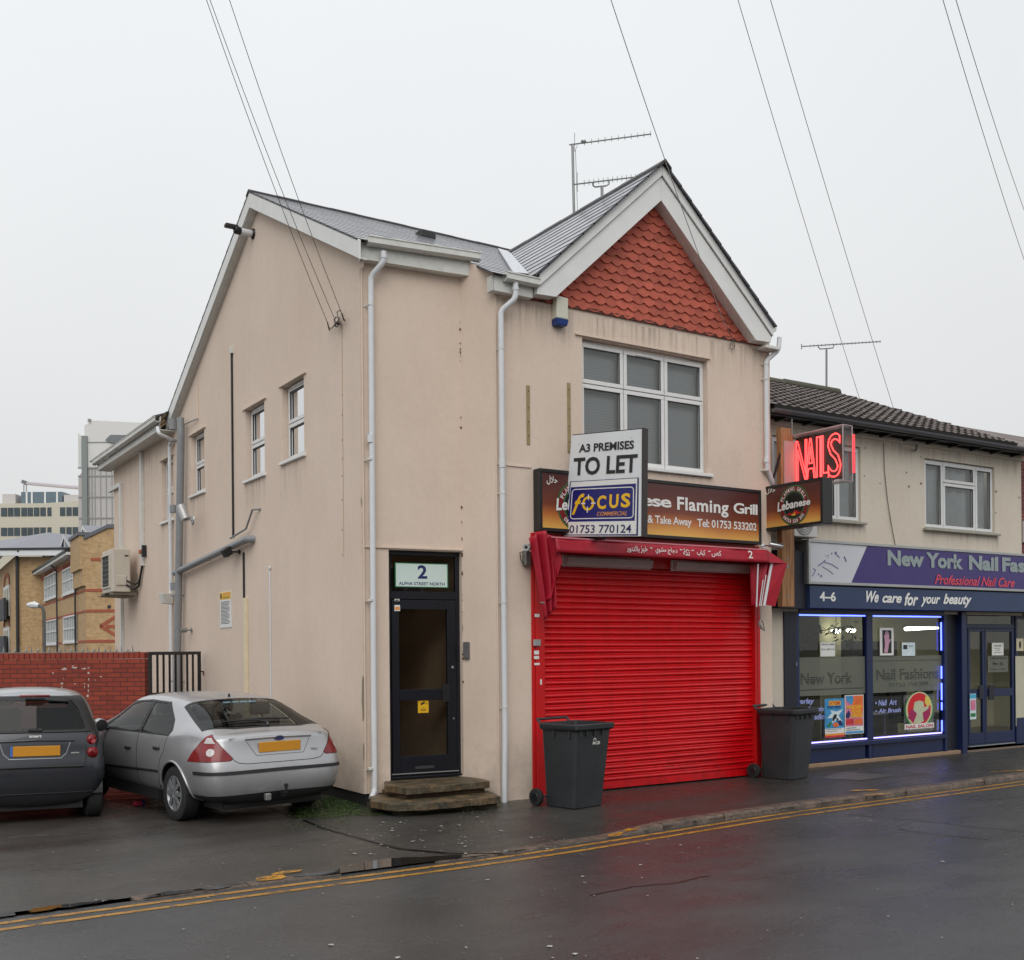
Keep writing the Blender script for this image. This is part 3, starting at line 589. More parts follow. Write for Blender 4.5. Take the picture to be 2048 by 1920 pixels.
MB().add([rec.at(u0+.055, 2.70, dd-.03), rec.at(u1-.055, 2.70, dd-.03), rec.at(u1-.055, z1-.055, dd-.03), rec.at(u0+.055, z1-.055, dd-.03)], [(0, 1, 2, 3)]).build('fanlight', m_glass, dr, fix=False)
card(dr, rec, (790, 1174), (896, 1128), dd+.004, m_green, [('b', m_pale, .02, .035, .96, .93), ('t', m_navyink, .42, .36, .18, .56, '2', dict(off=.03)), ('t', m_navyink, .07, .09, .86, .13, 'ALPHA STREET NORTH', dict(off=.02))], 'number_sign')
m_orange = mat('orange_print', srgb(232, 150, 60), .5, var=0)
card(door, rec, (789, 1222), (800, 1210), fd1+.004, m_sticker, [('b', m_orange, .1, .2, .8, .5)], 'sticker')
card(door, rec, (836, 1426), (857, 1400), fd1-.02, m_yel, [('p', m_blackink, 0, 0, 1, 1, [(.2, .72), (.32, .6), (.68, .78), (.6, .9)]), ('p', m_blackink, 0, 0, 1, 1, [(.72, .72), (.78, .66), (.9, .7), (.86, .76)]), ('t', m_blackink, .3, .36, .4, .05, 'WARNING', dict(off=.02)), ('b', m_blackink, .2, .24, .6, .03), ('b', m_blackink, .25, .16, .5, .03)], 'warning_sticker')
card(door, rec, (789, 1202), (799, 1198), fd1+.004, m_sticker, [('b', m_blackink, .1, .2, .8, .5)], 'sticker')
# hallway behind the door
M = MB(); hm = [mat('hall_wall', srgb(222, 200, 168), .8), mat('hall_floor', srgb(92, 72, 52), .6), mat('hall_wood', srgb(118, 74, 44), .5)]
h = lambda u, z, d: rec.at(u, z, d)
M.quad(h(u0-.1, .3, -.17), h(u1+.02, .3, -.17), h(u1+.02, .3, -3.5), h(u0-.1, .3, -3.5), mi=1); M.quad(h(u1+.02, .3, -.17), h(u1+.02, .3, -3.5), h(u1+.02, 3.2, -3.5), h(u1+.02, 3.2, -.17), mi=0)
M.quad(h(u0-.12, .3, -.17), h(u0-.12, .3, -3.5), h(u0-.12, 3.2, -3.5), h(u0-.12, 3.2, -.17), mi=0); M.quad(h(u0-.1, .3, -3.4), h(u1+.02, .3, -3.4), h(u1+.02, 3.2, -3.4), h(u0-.1, 3.2, -3.4), mi=0); M.quad(h(u0-.1, 3.2, -.17), h(u1+.02, 3.2, -.17), h(u1+.02, 3.2, -3.5), h(u0-.1, 3.2, -3.5), mi=0)
M.pbox(rec, .62, .68, .3, 2.3, -1.5, -1.4, 2); M.pbox(rec, .95, 1.2, .3, 1.2, -2.6, -2.5, 2); M.build('hallway', hm, house, fix=False)
# ---------------- shop opening: shutter
M = MB(); x0, x1 = 7.955, 11.80; zt, zb, yS = 3.08, .03, 11.70; pitch = .0835; nl = int((zt-zb-.1)/pitch); prof = [(yS-.012, zb), (yS-.012, zb+.1)]
z = zb+.1
for i in range(nl):
    for t, d_ in ((0, .002), (.06, .012), (.18, .020), (.32, .023), (.46, .018), (.54, .009), (.60, .008), (.70, .0145), (.80, .0155), (.90, .010), (.96, .0)): prof.append((yS-d_, z+pitch*t))
    prof.append((yS+.006, z+pitch*.975)); prof.append((yS+.006, z+pitch*.995)); z += pitch
random.seed(2); n = 26
M.grid(lambda u, v: (x0+(x1-x0)*u, prof[round(v*(len(prof)-1))][0]+.004*math.sin(u*9+(round(v*(len(prof)-1))-2)//13*1.3), prof[round(v*(len(prof)-1))][1]+.003*math.sin(u*6.3+((round(v*(len(prof)-1))-2)//13)*.9)*(1 if round(v*(len(prof)-1)) > 1 else 0)), n, len(prof)-1)
M.build('roller_shutter', m_redmetal, house, fix=False, smooth=True)
M = MB(); M.box((7.83, YF-.035, 0), (7.97, YF+.11, 3.46)); M.box((11.79, YF-.035, 0), (11.90, YF+.11, 3.46)); M.box((7.97, YF-.03, 3.06), (11.79, YF+.12, 3.46)); M.box((7.78, YF-.02, .0), (7.83, YF+.02, 3.46))
sf = M.build('shutter_frame', m_redframe, house, bevel=.005)
M = MB(); 
for (px, py, w_, h_) in ((1074, 1231, .075, .04), (1073, 1305, .075, .05), (1073, 1315, .08, .04), (1074, 1328, .085, .028), (1082, 1364, .025, .07)): u, z = front.uz(px, py, .037); M.pbox(front, u-w_/2, u+w_/2, z-h_/2, z+h_/2, .036, .0385)
M.build('sticker', m_sticker, sf)
u, z = front.uz(1074, 1285, .05); MB().pbox(front, u-.055, u+.05, z-.045, z+.04, .036, .07).build('key_switch', m_alu, sf, bevel=.006)
# ---------------- hung tiles of the gable
M = MB(); gx, gzp = 9.88, 8.42; zb = 6.51; row = .116; tw = .19; nr = 18
for r in range(nr+1):
    z0 = zb+r*row; z1 = z0+row+.03; hw = (gzp-z0)/.9+.1
    if hw < .1: break
    xa = gx-min(hw, 2.35); xb = gx+min(hw, 2.30); n = int((xb-xa)/tw*8); o = len(M.v); off = (r % 2)*.5
    for i in range(n+1):
        x = xa+(xb-xa)*i/n; ph = ((x/tw)+off) % 1; s_ = (.5-.5*math.cos(2*math.pi*ph)); s_ = s_**.6; zl = z0-.044*s_+.022+.003*math.sin(x*40+r); ds = -.036-.005*math.sin(int(x/tw+off)*2.3+r)
        M.v += [V((x, YF+.0, zl)), V((x, YF+ds, zl)), V((x, YF-.012, z1))]
    for i in range(n): a = o+3*i; M.f += [[a, a+3, a+4, a+1], [a+1, a+4, a+5, a+2]]; M.m += [0, 0]
M.build('hung_tiles', m_tile, house, fix=False)
M = MB(); M.prism([(7.7, YF-.03, 6.49), (12.05, YF-.03, 6.49), (12.05, YF-.03, 6.535), (7.7, YF-.03, 6.535)], (0, .03, 0)); M.build('tile_battens', mat('hung_tile_shadow', srgb(96, 52, 42), .8), house)  # batten coloured dark as the shadow line below the hung tiles
# ---------------- roofs
def slope(M, B, a, s, nrm, T, left, right, g=.25, th=.014, mi=0, me=1):
    B, a, s, nrm = V(B), V(a).normalized(), V(s).normalized(), V(nrm).normalized(); t = 0
    while t < T-.02:
        t1 = min(t+g+.02, T); P_ = lambda x, tt, h_: B+a*x+s*tt+nrm*h_; l0, r0, l1, r1 = left(t), right(t), left(t1), right(t1)
        if r0-l0 > .02:
            M.quad(P_(l0, t, th), P_(r0, t, th), P_(max(r1, l1), t1, .001), P_(l1, t1, .001), mi=mi); M.quad(P_(l0, t, -.006), P_(r0, t, -.006), P_(r0, t, th), P_(l0, t, th), mi=me); M.quad(P_(l0, t, -.02), P_(l0, t, th), P_(l1, t1, .001), P_(l1, t1, -.02), mi=me); M.quad(P_(r0, t, -.02), P_(r0, t, th), P_(r1, t1, .001), P_(r1, t1, -.02), mi=me)
        t += g
RY, RZ, ms_ = 15.99, 8.98, .51
sl = math.atan(ms_); up_f = V((0, math.cos(sl), math.sin(sl))); nf = V((0, -math.sin(sl), math.cos(sl)))
GX, GZ, gs = 9.88, 8.68, .90
def main_at(y): return (0, y, RZ-ms_*(RY-y))
def valleyL(zm): return GX-(GZ-zm)/gs if zm < GZ else 12.3
M = MB(); yA, yB = 12.08, 11.45; TA = (RY-yA)/math.cos(sl); TB = (RY-yB)/math.cos(sl)
slope(M, main_at(yA), (1, 0, 0), up_f, nf, TA, th=.006, left= lambda t: 5.56, right=lambda t: min(12.3, valleyL(RZ-ms_*(RY-(yA+t*math.cos(sl))))))
slope(M, main_at(yB), (1, 0, 0), up_f, nf, (yA-yB)/math.cos(sl)+.02, th=.006, left= lambda t: 7.10+.1*t, right=lambda t: valleyL(RZ-ms_*(RY-(yB+t*math.cos(sl)))))
# back slope and rear wing
slope(M, (0, 20.85, 6.37), (-1, 0, 0), (0, -(20.85-RY), RZ-6.37), (0, RZ-6.37, 20.85-RY), math.hypot(20.85-RY, RZ-6.37), lambda t: -12.3, lambda t: -5.56)
slope(M, (5.28, 0, 6.36), (0, -1, 0), (1, 0, .42), (-.42, 0, 1), 3.6, lambda t: -26.2, lambda t: -20.55)
slope(M, (12.3, 0, 6.6), (0, 1, 0), (-1, 0, .42), (.42, 0, 1), 3.9, lambda t: 20.6, lambda t: 26.2)
M.build('roof', [m_slate, m_slate_e], house, fix=False)
M = MB(); gl_ = math.atan(gs); yfr = 11.37
def yv(x):  # where the gable slopes meet the main slope
    z_ = GZ-gs*abs(x-GX); return RY-(RZ-z_)/ms_
Ls = 2.17/math.cos(gl_)
slope(M, (7.71, 0, GZ-gs*2.17), (0, -1, 0), (1, 0, gs), (-gs, 0, 1), Ls, lambda t: -yv(7.71+t*math.cos(gl_)), lambda t: -yfr, th=.009)
slope(M, (12.05, 0, GZ-gs*2.17), (0, 1, 0), (-1, 0, gs), (gs, 0, 1), Ls, lambda t: yfr, lambda t: yv(12.05-t*math.cos(gl_)))
M.build('gable_roof', [m_slate, m_slate_e], house, fix=False)
M = MB()
def ridge(M, a, b, ang, w_=.11, th=.03):
    a, b = V(a), V(b); d = (b-a); n = max(1, int(d.length/.45)); t = d.normalized(); sd_ = t.cross(ZU).normalized()
    for i in range(n):
        p, q = a+d*(i/n), a+d*((i+1)/n)-t*.008; h_ = .004*(i % 2)
        for s_ in (1, -1): e_ = sd_*s_*w_-ZU*w_*ang; M.prism([p+ZU*(th+h_), p+e_+ZU*(th+h_), p+e_+ZU*h_, p+ZU*h_], q-p)
ridge(M, (5.55, RY, RZ), (12.3, RY, RZ), ms_); ridge(M, (GX, yfr-.02, GZ), (GX, 15.35, GZ), gs)
M.pieces('ridge_tiles', mat('dark_ridge_tile', srgb(52, 48, 48), .5, var=.25, scale=12), house)
M = MB(); vb, vt = V((7.74, RY-(RZ-6.76)/ms_, 6.77)), V((GX, RY-(RZ-GZ)/ms_, GZ+.01)); wv_ = V((-.22, -.0, -.0)); up_v = vt-vb
M.quad(vb+V((-.20, 0, .03)), vb+V((.03, -.02, .045)), vt+V((.02, 0, .02)), vt+V((-.2, 0, .03))); M.quad(vb+V((-.20, 0, .03)), vt+V((-.2, 0, .03)), vt+V((-.2, 0, .0)), vb+V((-.2, 0, -.0)))
M.build('valley_flashing', m_lead, house, fix=False)
MB().box((7.85, 14.72, 8.33), (8.12, 14.95, 8.46)).build('roof_vent', mat('roof_vent_black', (.02, .02, .02), .5), house, bevel=.02)
# ---------------- bargeboards
def band(M, pts, drop, y=None, x=None, th=.025, plane='x'): pass
M = MB()
def board(M, a, b, dz, axis, th):  # a slanted board between roof line points a and b, dz deep, extruded by axis*th
    a, b = V(a), V(b); M.prism([a, b, b-ZU*dz, a-ZU*dz], V(axis)*th)
XB = 5.565
board(M, (XB, 12.05, 6.965), (XB, RY, 8.965), .235, (1, 0, 0), .03); board(M, (XB, RY+.004, 8.965), (XB, 20.8, 6.385), .235, (1, 0, 0), .03)
b1 = M.build('bargeboard', m_barge, house, bevel=.004)
M = MB()
M.prism([(XB+.03, 12.1, 6.77), (XB+.03, RY, 8.74), (XB+.03, RY, 8.72), (XB+.03, 12.1, 6.75)], (.105, 0, 0)); M.prism([(XB+.03, RY, 8.74), (XB+.03, 20.7, 6.2), (XB+.03, 20.7, 6.18), (XB+.03, RY, 8.72)], (.105, 0, 0)); M.build('verge_soffit', m_gutter, house)
yb = 11.45; m_shadl = mat('board_shadow_line', (.06, .06, .055), .8)
def gp(px, py, y=yb): q = onY(px, py, y); return (q.x, q.z)
ap, mid, inn = (GX, GZ-.035), (GX, GZ-.20), (GX, GZ-.53); Lt, Lm, Lb, Li = gp(1077, 549), gp(1076, 573), gp(1073.8, 587.5), gp(1112.3, 593.4); Rt_, Rm, Rb, Ri = gp(1544.3, 654.4), gp(1543.8, 672.7), gp(1541.6, 684.5), gp(1512.5, 680.2)
inn = gp(1321.2, 400.4); mid = (GX, gp(1324.8, 352.6)[1]); ap = (GX, gp(1324.5, 331)[1])
P3 = lambda p, y: (p[0], y, p[1])
for s_, (T_, Md, Bo, In) in enumerate(((Lt, Lm, Lb, Li), (Rt_, Rm, Rb, Ri))):
    M = MB(); e1 = .002 if s_ else -.002; i_ = (GX+e1, inn[1]); m2 = (GX+e1, mid[1]); a2 = (GX+e1, ap[1])
    M.prism([P3(T_, yb-.03), P3(a2, yb-.03), P3(m2, yb-.03), P3(Md, yb-.03)], (0, .028, 0)); ln_ = lambda p: (p[0], yb-.004, p[1]-.012); M.prism([P3(Md, yb-.004), P3(m2, yb-.004), ln_(m2), ln_(Md)], (0, .006, 0), 1); M.prism([P3(Md, yb), P3(m2, yb), P3(i_, yb), P3(In, yb), P3(Bo, yb)], (0, .03, 0)); M.build('bargeboard', [m_barge, m_shadl], house)  # thin dark strip paints the shadow line between upper and lower board
M = MB()
for (In, Bo, s_) in ((Li, Lb, -1), (Ri, Rb, 1)):
    M.quad(P3(In, yb+.02), P3((GX, inn[1]), yb+.02), P3((GX, inn[1]), YF+.02), P3(In, YF+.02)); M.quad(P3(Bo, yb+.02), P3(In, yb+.02), P3(In, YF+.02), P3(Bo, YF+.02))
    M.quad(P3(Bo, yb+.01), P3(Bo, YF+.02), (Bo[0], YF+.02, Bo[1]+.3), (Bo[0], yb+.01, Bo[1]+.3))
M.box((11.9, YF-.2, 6.42), (12.2, YF+6, 6.46)); M.pieces('gable_soffit', m_gutter, house, fix=False, gap=.02)
# ---------------- fascias, soffits, gutters
def gutter(M, a, b, n_, r=.062):
    """square-ish gutter from a to b (top outer edge at a), n_ is the outward direction"""
    a, b, n_ = V(a), V(b), V(n_)
    pr = [(0, 0), (0, -.085), (.03, -.105), (.085, -.105), (.115, -.085), (.115, -.015), (.125, -.015), (.125, 0), (.108, 0), (.108, -.08), (.08, -.095), (.035, -.095), (.01, -.08), (.01, 0)]
    M.prism([a+n_*p+ZU*q for p, q in pr], b-a)
    d = (b-a); L_ = d.length; t = d.normalized()
    for k in range(int(L_/.75)+1):
        c = a+t*min(L_-.03, .02+k*.75); pr2 = [(-.002, .004), (-.002, -.09), (.03, -.112), (.088, -.112), (.12, -.088), (.12, -.018), (.131, -.018), (.131, .004)]; M.prism([c+n_*p+ZU*q for p, q in pr2], t*.025)
M = MB(); gyo = .12
g0, g1 = rec.at(-.0+.06, 0), rec.at(1.53, 0)
fz0, fz1 = 6.79, 7.0
M.pbox(rec, -.02, 1.45, fz0, fz1, .11, .135); M.pbox(rec, -.0, 1.43, fz0-.0, fz0+.012, 0.0, .11); M.quad(rec.at(-.02, fz0, 0), rec.at(-.02, fz0, .13), rec.at(-.02, fz1, .13), rec.at(-.02, fz1+.06, 0)); M.pbox(rec, 1.44, 1.455, fz0, fz1, 0, .135)
M.box((7.16, YF-.135, 6.47), (7.76, YF-.11, 6.66)); M.box((7.16, YF-.11, 6.47), (7.76, YF, 6.482)); M.box((7.15, YF-.135, 6.47), (7.165, YF+.0, 6.66))
M.box((5.40, 20.62, 6.13), (5.42, 26.0, 6.27)); M.box((5.42, 20.62, 6.13), (5.70, 26.0, 6.145)); M.box((5.40, 25.98, 6.13), (5.70, 26.0, 6.3))
M.pieces('fascia', m_gutter, house)
M = MB(); 
a_ = rec.at(.03, 7.055, .135); b_ = rec.at(1.56, 7.075, .135); gutter(M, a_, b_, rec.n); gutter(M, (7.30, YF-.135, 6.70), (7.80, YF-.135, 6.70), (0, -1, 0)); gutter(M, (5.40, 26.05, 6.36), (5.40, 20.5, 6.36), (-1, 0, 0)); gutter(M, (12.06, 18.0, 6.80), (12.06, YF-.15, 6.80), (1, 0, 0))
M.pieces('gutter', m_gutter, house)
# ---------------- downpipes
def pipe(pts, r, m=m_pipe, clips=(), pl=None, name='downpipe', soc=()):
    M = MB(); P_ = [V(p) for p in pts]; o = [P_[0]]
    for i in range(1, len(P_)-1):
        a, b, c_ = P_[i-1], P_[i], P_[i+1]; k = min(.06, (b-a).length*.4, (c_-b).length*.4); p, q = b+(a-b).normalized()*k, b+(c_-b).normalized()*k
        for t in (0, .25, .5, .75, 1): o.append((p*(1-t)**2+b*2*t*(1-t)+q*t*t))
    o.append(P_[-1]); M.tube(o, r, 14)
    for p, h_ in soc: p = V(p); M.tube([p, p+ZU*h_], r+.007, 14)
    ob = M.build(name, m, house, smooth=True)
    if clips:
        M = MB()
        for c_, wallpt in clips: c_ = V(c_); M.tube([c_-ZU*.014, c_+ZU*.014], r+.005, 14); M.tube([c_, V(wallpt)], .008, 6); M.rev([(0, -.004), (.016, -.004), (.016, .004), (0, .004)], V(wallpt), (V(wallpt)-c_), 10)
        M.build('clip', m_gutter if m is m_pipe else m, ob, smooth=True)
    return ob
def RP(px, py, d, pl=rec): u, z = pl.uz(px, py, d); return pl.at(u, z, d)
D = .075
t0 = RP(767, 503, .19); t1 = RP(767, 524, .19); p0 = RP(741.5, 553, D); p1 = RP(749, 1583, D)
pipe([t0, t1, p0, p1, RP(743, 1597, .20)], .037, clips=[(RP(741.5, y, D), RP(729.5, y+4, .0)) for y in (609, 918, 1200, 1537)], soc=[(RP(741.5, 885, D), .1), (RP(749, 1590, D), .06), (RP(767, 517, .19), .04)])
FP = lambda px, py, d: RP(px, py, d, front)
pipe([FP(1031, 566, .19), FP(1031, 597, .19), FP(1001.5, 622, D), FP(1010, 1480, D), FP(1009, 1606, D)], .037, clips=[(FP(1002+(y-620)*.0095, y, D), FP(990+(y-620)*.01, y+2, 0)) for y in (697, 986, 1205, 1415)], soc=[(FP(1004.5, 935, D), .1), (FP(1031, 581, .19), .04)])
pipe([FP(1559, 675, .12), FP(1557, 700, .12), FP(1532, 722, .06), FP(1534, 935, .06), FP(1546, 968, .02), V((12.33, 11.87, 4.35)), V((12.36, 11.87, .02))], .036, clips=[(FP(1532, y, .06), FP(1522, y+1, .0)) for y in (728, 758, 940)], soc=[(FP(1533, 925, .06), .07)])
Sd = lambda px, py, d: RP(px, py, d, side)
pipe([Sd(361, 836, .12), Sd(362, 870, .12), V((XS-.12, 20.35, 0))], .068, m_pipe_g, clips=[(V((XS-.12, 20.35, z)), V((XS, 20.15, z))) for z in (1.4, 3.0, 4.6, 5.9)], name='soil_pipe', soc=[(V((XS-.12, 20.35, z)), .14) for z in (3.1, 4.55)]+[(V((XS-.12, 20.35, 6.1)), .2)])
dp0, dp1 = V((XS-.12, 20.3, 3.42)), Sd(495, 1078, .10)
pipe([dp0, dp1, dp1+V((.11, -.03, .0))], .058, m_pipe_g, clips=[(dp0.lerp(dp1, .45), dp0.lerp(dp1, .45)+V((.12, 0, -.02)))], name='soil_pipe', soc=[])
pipe([Sd(315, 855, .36), Sd(318, 868, .36), Sd(345, 880, .06), V((XS-.06, 20.82, 5.9)), V((XS-.06, 20.82, 3.05))], .034, m_pipe)
pipe([V((XS-.06, 20.84, 2.85)), V((XS-.06, 20.84, .05))], .036, m_pipe)
M = MB(); c = V((XS-.11, 20.9, 2.87)); M.hexa([c+V(p) for p in ((-.09, -.07, 0), (.1, -.07, 0), (.1, .08, 0), (-.09, .08, 0), (-.12, -.13, .2), (.1, -.13, .2), (.1, .14, .2), (-.12, .14, .2))]); M.build('rain_hopper', m_gutter, house, bevel=.008)
# square trunking, conduits and thin pipes on the side wall
def strip(pts, w_, dep, m, name='conduit', pl=side):
    M = MB()
    for a, b in zip(pts, pts[1:]):
        (ua_, za), (ub, zb_) = a, b
        if abs(ua_-ub) < .02: M.pbox(pl, ua_-w_/2, ua_+w_/2, min(za, zb_), max(za, zb_), .001, dep)
        else: M.hexa([pl.at(ua_, za-w_/2, dep), pl.at(ub, zb_-w_/2, dep), pl.at(ub, zb_-w_/2, .001), pl.at(ua_, za-w_/2, .001), pl.at(ua_, za+w_/2, dep), pl.at(ub, zb_+w_/2, dep), pl.at(ub, zb_+w_/2, .001), pl.at(ua_, za+w_/2, .001)])
    return M.build(name, m, house, bevel=.003)
sz = side.uz
strip([(24.9, .2), (24.9, 5.72)], .1, .07, m_gutter, 'trunking'); strip([(24.95, 5.69), (26.0, 5.69)], .09, .07, m_gutter, 'trunking')
strip([(23.05, 3.75), (23.05, 6.12)], .11, .07, m_gutter, 'trunking')
a, b, c_ = sz(465, 696), sz(466, 1075), sz(489, 1105)
strip([(a[0], a[1]), (a[0], b[1])], .035, .03, m_blackm); strip([(c_[0], c_[1]), (c_[0], sz(489, 1196)[1])], .03, .03, m_blackm); strip([(sz(494, 1196)[0], sz(494, 1196)[1]), (sz(494, 1196)[0], .25)], .09, .05, mat('pale_yellow_trunking', srgb(218, 204, 174), .6), 'trunking')
strip([(sz(541, 1135)[0], sz(541, 1135)[1]), (sz(541, 1135)[0], .2)], .022, .02, m_pipe); strip([(sz(396, 753)[0], sz(396, 753)[1]), (sz(396, 753)[0], sz(396, 838)[1])], .03, .02, m_wall)
M = MB(); M.tube([side.at(*sz(398, 838), .03), side.at(*sz(372, 853), .1)], .012, 8); M.tube([side.at(*sz(522, 1018), .0), side.at(*sz(515, 1020), .08), side.at(*sz(502, 1058), .08), side.at(*sz(472, 1077), .09)], .016, 8); M.pieces('waste_pipe', m_pipe_g, house, smooth=True)
M = MB(); q = sz(541, 1136); M.rev([(0, .03), (.03, .03), (.035, 0)], side.at(q[0], q[1], .005), side.n, 14); q = sz(466, 697); M.pbox(side, q[0]-.03, q[0]+.03, q[1]-.08, q[1]+.03, 0, .05)
M.pieces('junction_box', m_gutter, house)
# rusty stain line of old clips in the recess corner and on the side wall
M = MB(); random.seed(9)
for i in range(34): z = random.uniform(1.2, 6.4); c = V((RB[0]-.01, RB[1]-.012, z)); M.disc(c, (-.6, -.8, 0), random.choice((.006, .009, .014)), 7)
for y in (700, 745, 790, 830, 880, 918, 952, 1000, 1060, 1110): q = sz(684.5, y); M.disc(side.at(q[0], q[1], .002), side.n, .012, 7)
M.build('rust_spot', mat('rust', srgb(98, 66, 40), .9), house, fix=False)
M = MB(); q0, q1 = sz(684, 640), sz(685, 1115); M.pbox(side, q0[0]-.004, q0[0]+.004, q1[1], q0[1], 0, .004); M.build('old_cable', mat('painted_cable', srgb(176, 148, 120), .8), house)
# wooden battens by the front window
for (px, y0, y1) in ((1055.5, 771, 889), (1137, 766, 905)):
    a = front.uz(px, y0); b = front.uz(px, y1); M = MB(); M.pbox(front, a[0]-.024, a[0]+.024, b[1], a[1], 0, .012)
    ob = M.build('batten', mat('bare_wood_batten', srgb(150, 132, 96), .8, var=.2), house); M = MB()
    for t in (.1, .38, .62, .85): M.disc(front.at(a[0], a[1]+(b[1]-a[1])*t, .014), front.n, .009, 8)
    M.build('screw_hole', m_black, ob, fix=False)
# ---------------- steps
def slab(pts, z0, z1, seed, jit=.02):
    random.seed(seed); o = []
    for i, p in enumerate(pts):
        q = pts[(i+1) % len(pts)]; n = max(1, int(math.hypot(q[0]-p[0], q[1]-p[1])/.14))
        for k in range(n): t = k/n; o.append((lerp(p[0], q[0], t)+random.uniform(-jit, jit), lerp(p[1], q[1], t)+random.uniform(-jit, jit)))
    M.prism([(a, b, z0) for a, b in o], (0, 0, z1-z0))
st = thing('stone_steps', 'two worn mossy stone steps below the dark front door', 'steps', (6.4, 11.6, 0))
M = MB(); slab([(5.80, 11.92), (5.90, 11.50), (7.03, 11.50), (7.10, 11.75), (6.98, 12.25), (6.0, 12.35)], .215, .30, 3, .02); M.build('tread', m_stone, st, bevel=.006)
M = MB(); slab([(5.88, 12.2), (5.92, 11.62), (7.0, 11.58), (7.03, 12.2)], .15, .214, 5, .012); M.build('riser', mat('riser_stone', srgb(86, 66, 46), .7, var=.45, scale=9, bump=.9, bscale=20), st, bevel=.01)
M = MB(); slab([(5.52, 11.72), (5.62, 11.28), (5.95, 11.14), (6.98, 11.12), (7.10, 11.55), (7.05, 12.1), (5.75, 12.25)], .07, .155, 8, .022); M.build('tread', m_stone, st, bevel=.006)
M = MB(); slab([(5.68, 12.2), (5.72, 11.36), (6.95, 11.2), (7.02, 12.2)], -.02, .07, 9, .014); M.build('riser', mat('mossy_riser', srgb(62, 58, 38), .8, var=.5, scale=9, bump=.9, bscale=20), st)
# ================================================================== THINGS ON THE CORNER BUILDING
m_camb = mat('camera_silver', srgb(178, 178, 178), .3, metal=.3, var=.05); m_lens = mat('camera_lens', (.01, .01, .012), .08, var=0)
def bullet(name, lab, c, d, L_, r, basepos, wn, m=m_camb, hood=False, hm=None):
    t = thing(name, lab, 'security camera', tuple(basepos)); c, d = V(c), V(d).normalized()
    M = MB(); M.rev([(0, 0), (r, 0), (r, L_*.85), (r*1.04, L_*.86), (r*1.04, L_), (r*.8, L_), (0, L_*.96)], c, d, 20); M.build('housing', m, t, smooth=True)
    M = MB(); M.rev([(0, L_*.985), (r*.75, L_*.985)], c, d, 16); M.build('lens', m_lens, t)
    M = MB(); b_ = V(basepos); wn = V(wn); M.rev([(0, .02), (r*.95, .02), (r*1.05, 0)], b_, wn, 16); M.tube([b_, b_+wn*.05, c+d*L_*.3], min(.014, r*.28), 8); M.build('bracket', m, t, smooth=True)
    if hood: M = MB(); s_ = d.cross(ZU).normalized(); u_ = s_.cross(d); q = c+u_*(r+.006); M.hexa([q-s_*r*1.1, q+s_*r*1.1, q+s_*r*1.1+d*L_*1.15, q-s_*r*1.1+d*L_*1.15]+[q+u_*.008+x for x in (-s_*r*1.1, s_*r*1.1, s_*r*1.1+d*L_*1.15, -s_*r*1.1+d*L_*1.15)]); M.build('hood', hm or m, t, bevel=.004)
    return t
# lamp on the side gable
b_ = side.at(*side.uz(507, 468)); t = thing('gable_lamp', 'black hooded lamp with white neck near the peak of the side gable', 'lamp', tuple(b_))
M = MB(); M.rev([(0, .03), (.07, .03), (.085, 0)], b_, side.n, 18); M.build('base', m_blackm, t, smooth=True)
M = MB(); M.tube([b_+side.n*.02, b_+side.n*.20+ZU*.0], .052, 16); M.build('neck', m_pipe, t, smooth=True)
M = MB(); d_ = V((-1, 0, .12)).normalized(); M.tube([b_+V((-.2, 0, 0)), b_+V((-.2, 0, 0))+d_*.08, b_+V((-.2, 0, 0))+d_*.11], [.058, .062, .05], 16); M.box(b_+V((-.45, -.05, .02)), b_+V((-.25, .05, .075))); M.build('hood', m_blackm, t, bevel=.01)
c = Sd(361, 1012, .34); bullet('security_camera', 'fat silver camera in front of the grey soil pipe on the side wall', c, (.25, -.35, -.9), .27, .085, side.at(*side.uz(386, 1040)), side.n)
M_ = side.at(*side.uz(384, 1260)); bullet('security_camera', 'small grey camera low on the side wall beside the grey soil pipe', M_+V((-.1, 0, 0)), (-1, -.1, -.05), .13, .045, M_, side.n, m_galv)
b_ = FP(1052, 1104, 0); bullet('security_camera', 'silver camera above the grey box left of the red shutter', b_+V((-.05, -.16, .05)), (-.75, -.65, -.12), .17, .042, b_, (0, -1, 0))
b_ = FP(1525, 1092, 0); bullet('security_camera', 'shiny camera right of the fascia sign under the projecting sign', b_+V((.0, -.14, .01)), (.85, -.5, -.15), .2, .045, b_, (0, -1, 0), mat('chrome_camera', (.6, .6, .6), .12, metal=.9, var=0))
t = thing('siren_box', 'small grey junction box with cables left of the red shutter', 'box', tuple(FP(1048, 1128, 0)))
a, b = FP(1044, 1131, 0), FP(1053, 1103, 0); M = MB(); M.box((a.x, YF-.09, a.z), (b.x+.01, YF-.0, b.z)); M.build('case', m_galv, t, bevel=.006)
M = MB(); M.tube([(b.x, YF-.03, a.z+.05), (b.x+.07, YF-.05, a.z+.02), (b.x+.09, YF-.03, a.z+.14), (b.x+.02, YF-.05, b.z-.03), (b.x+.16, YF-.1, b.z+.0)], .006, 6); M.tube([(a.x+.02, YF-.03, a.z), (a.x-.04, YF-.04, a.z+.06), (a.x-.05, YF-.03, b.z-.02), (a.x+.02, YF-.05, b.z)], .006, 6); M.build('cable', m_black, t, smooth=True)
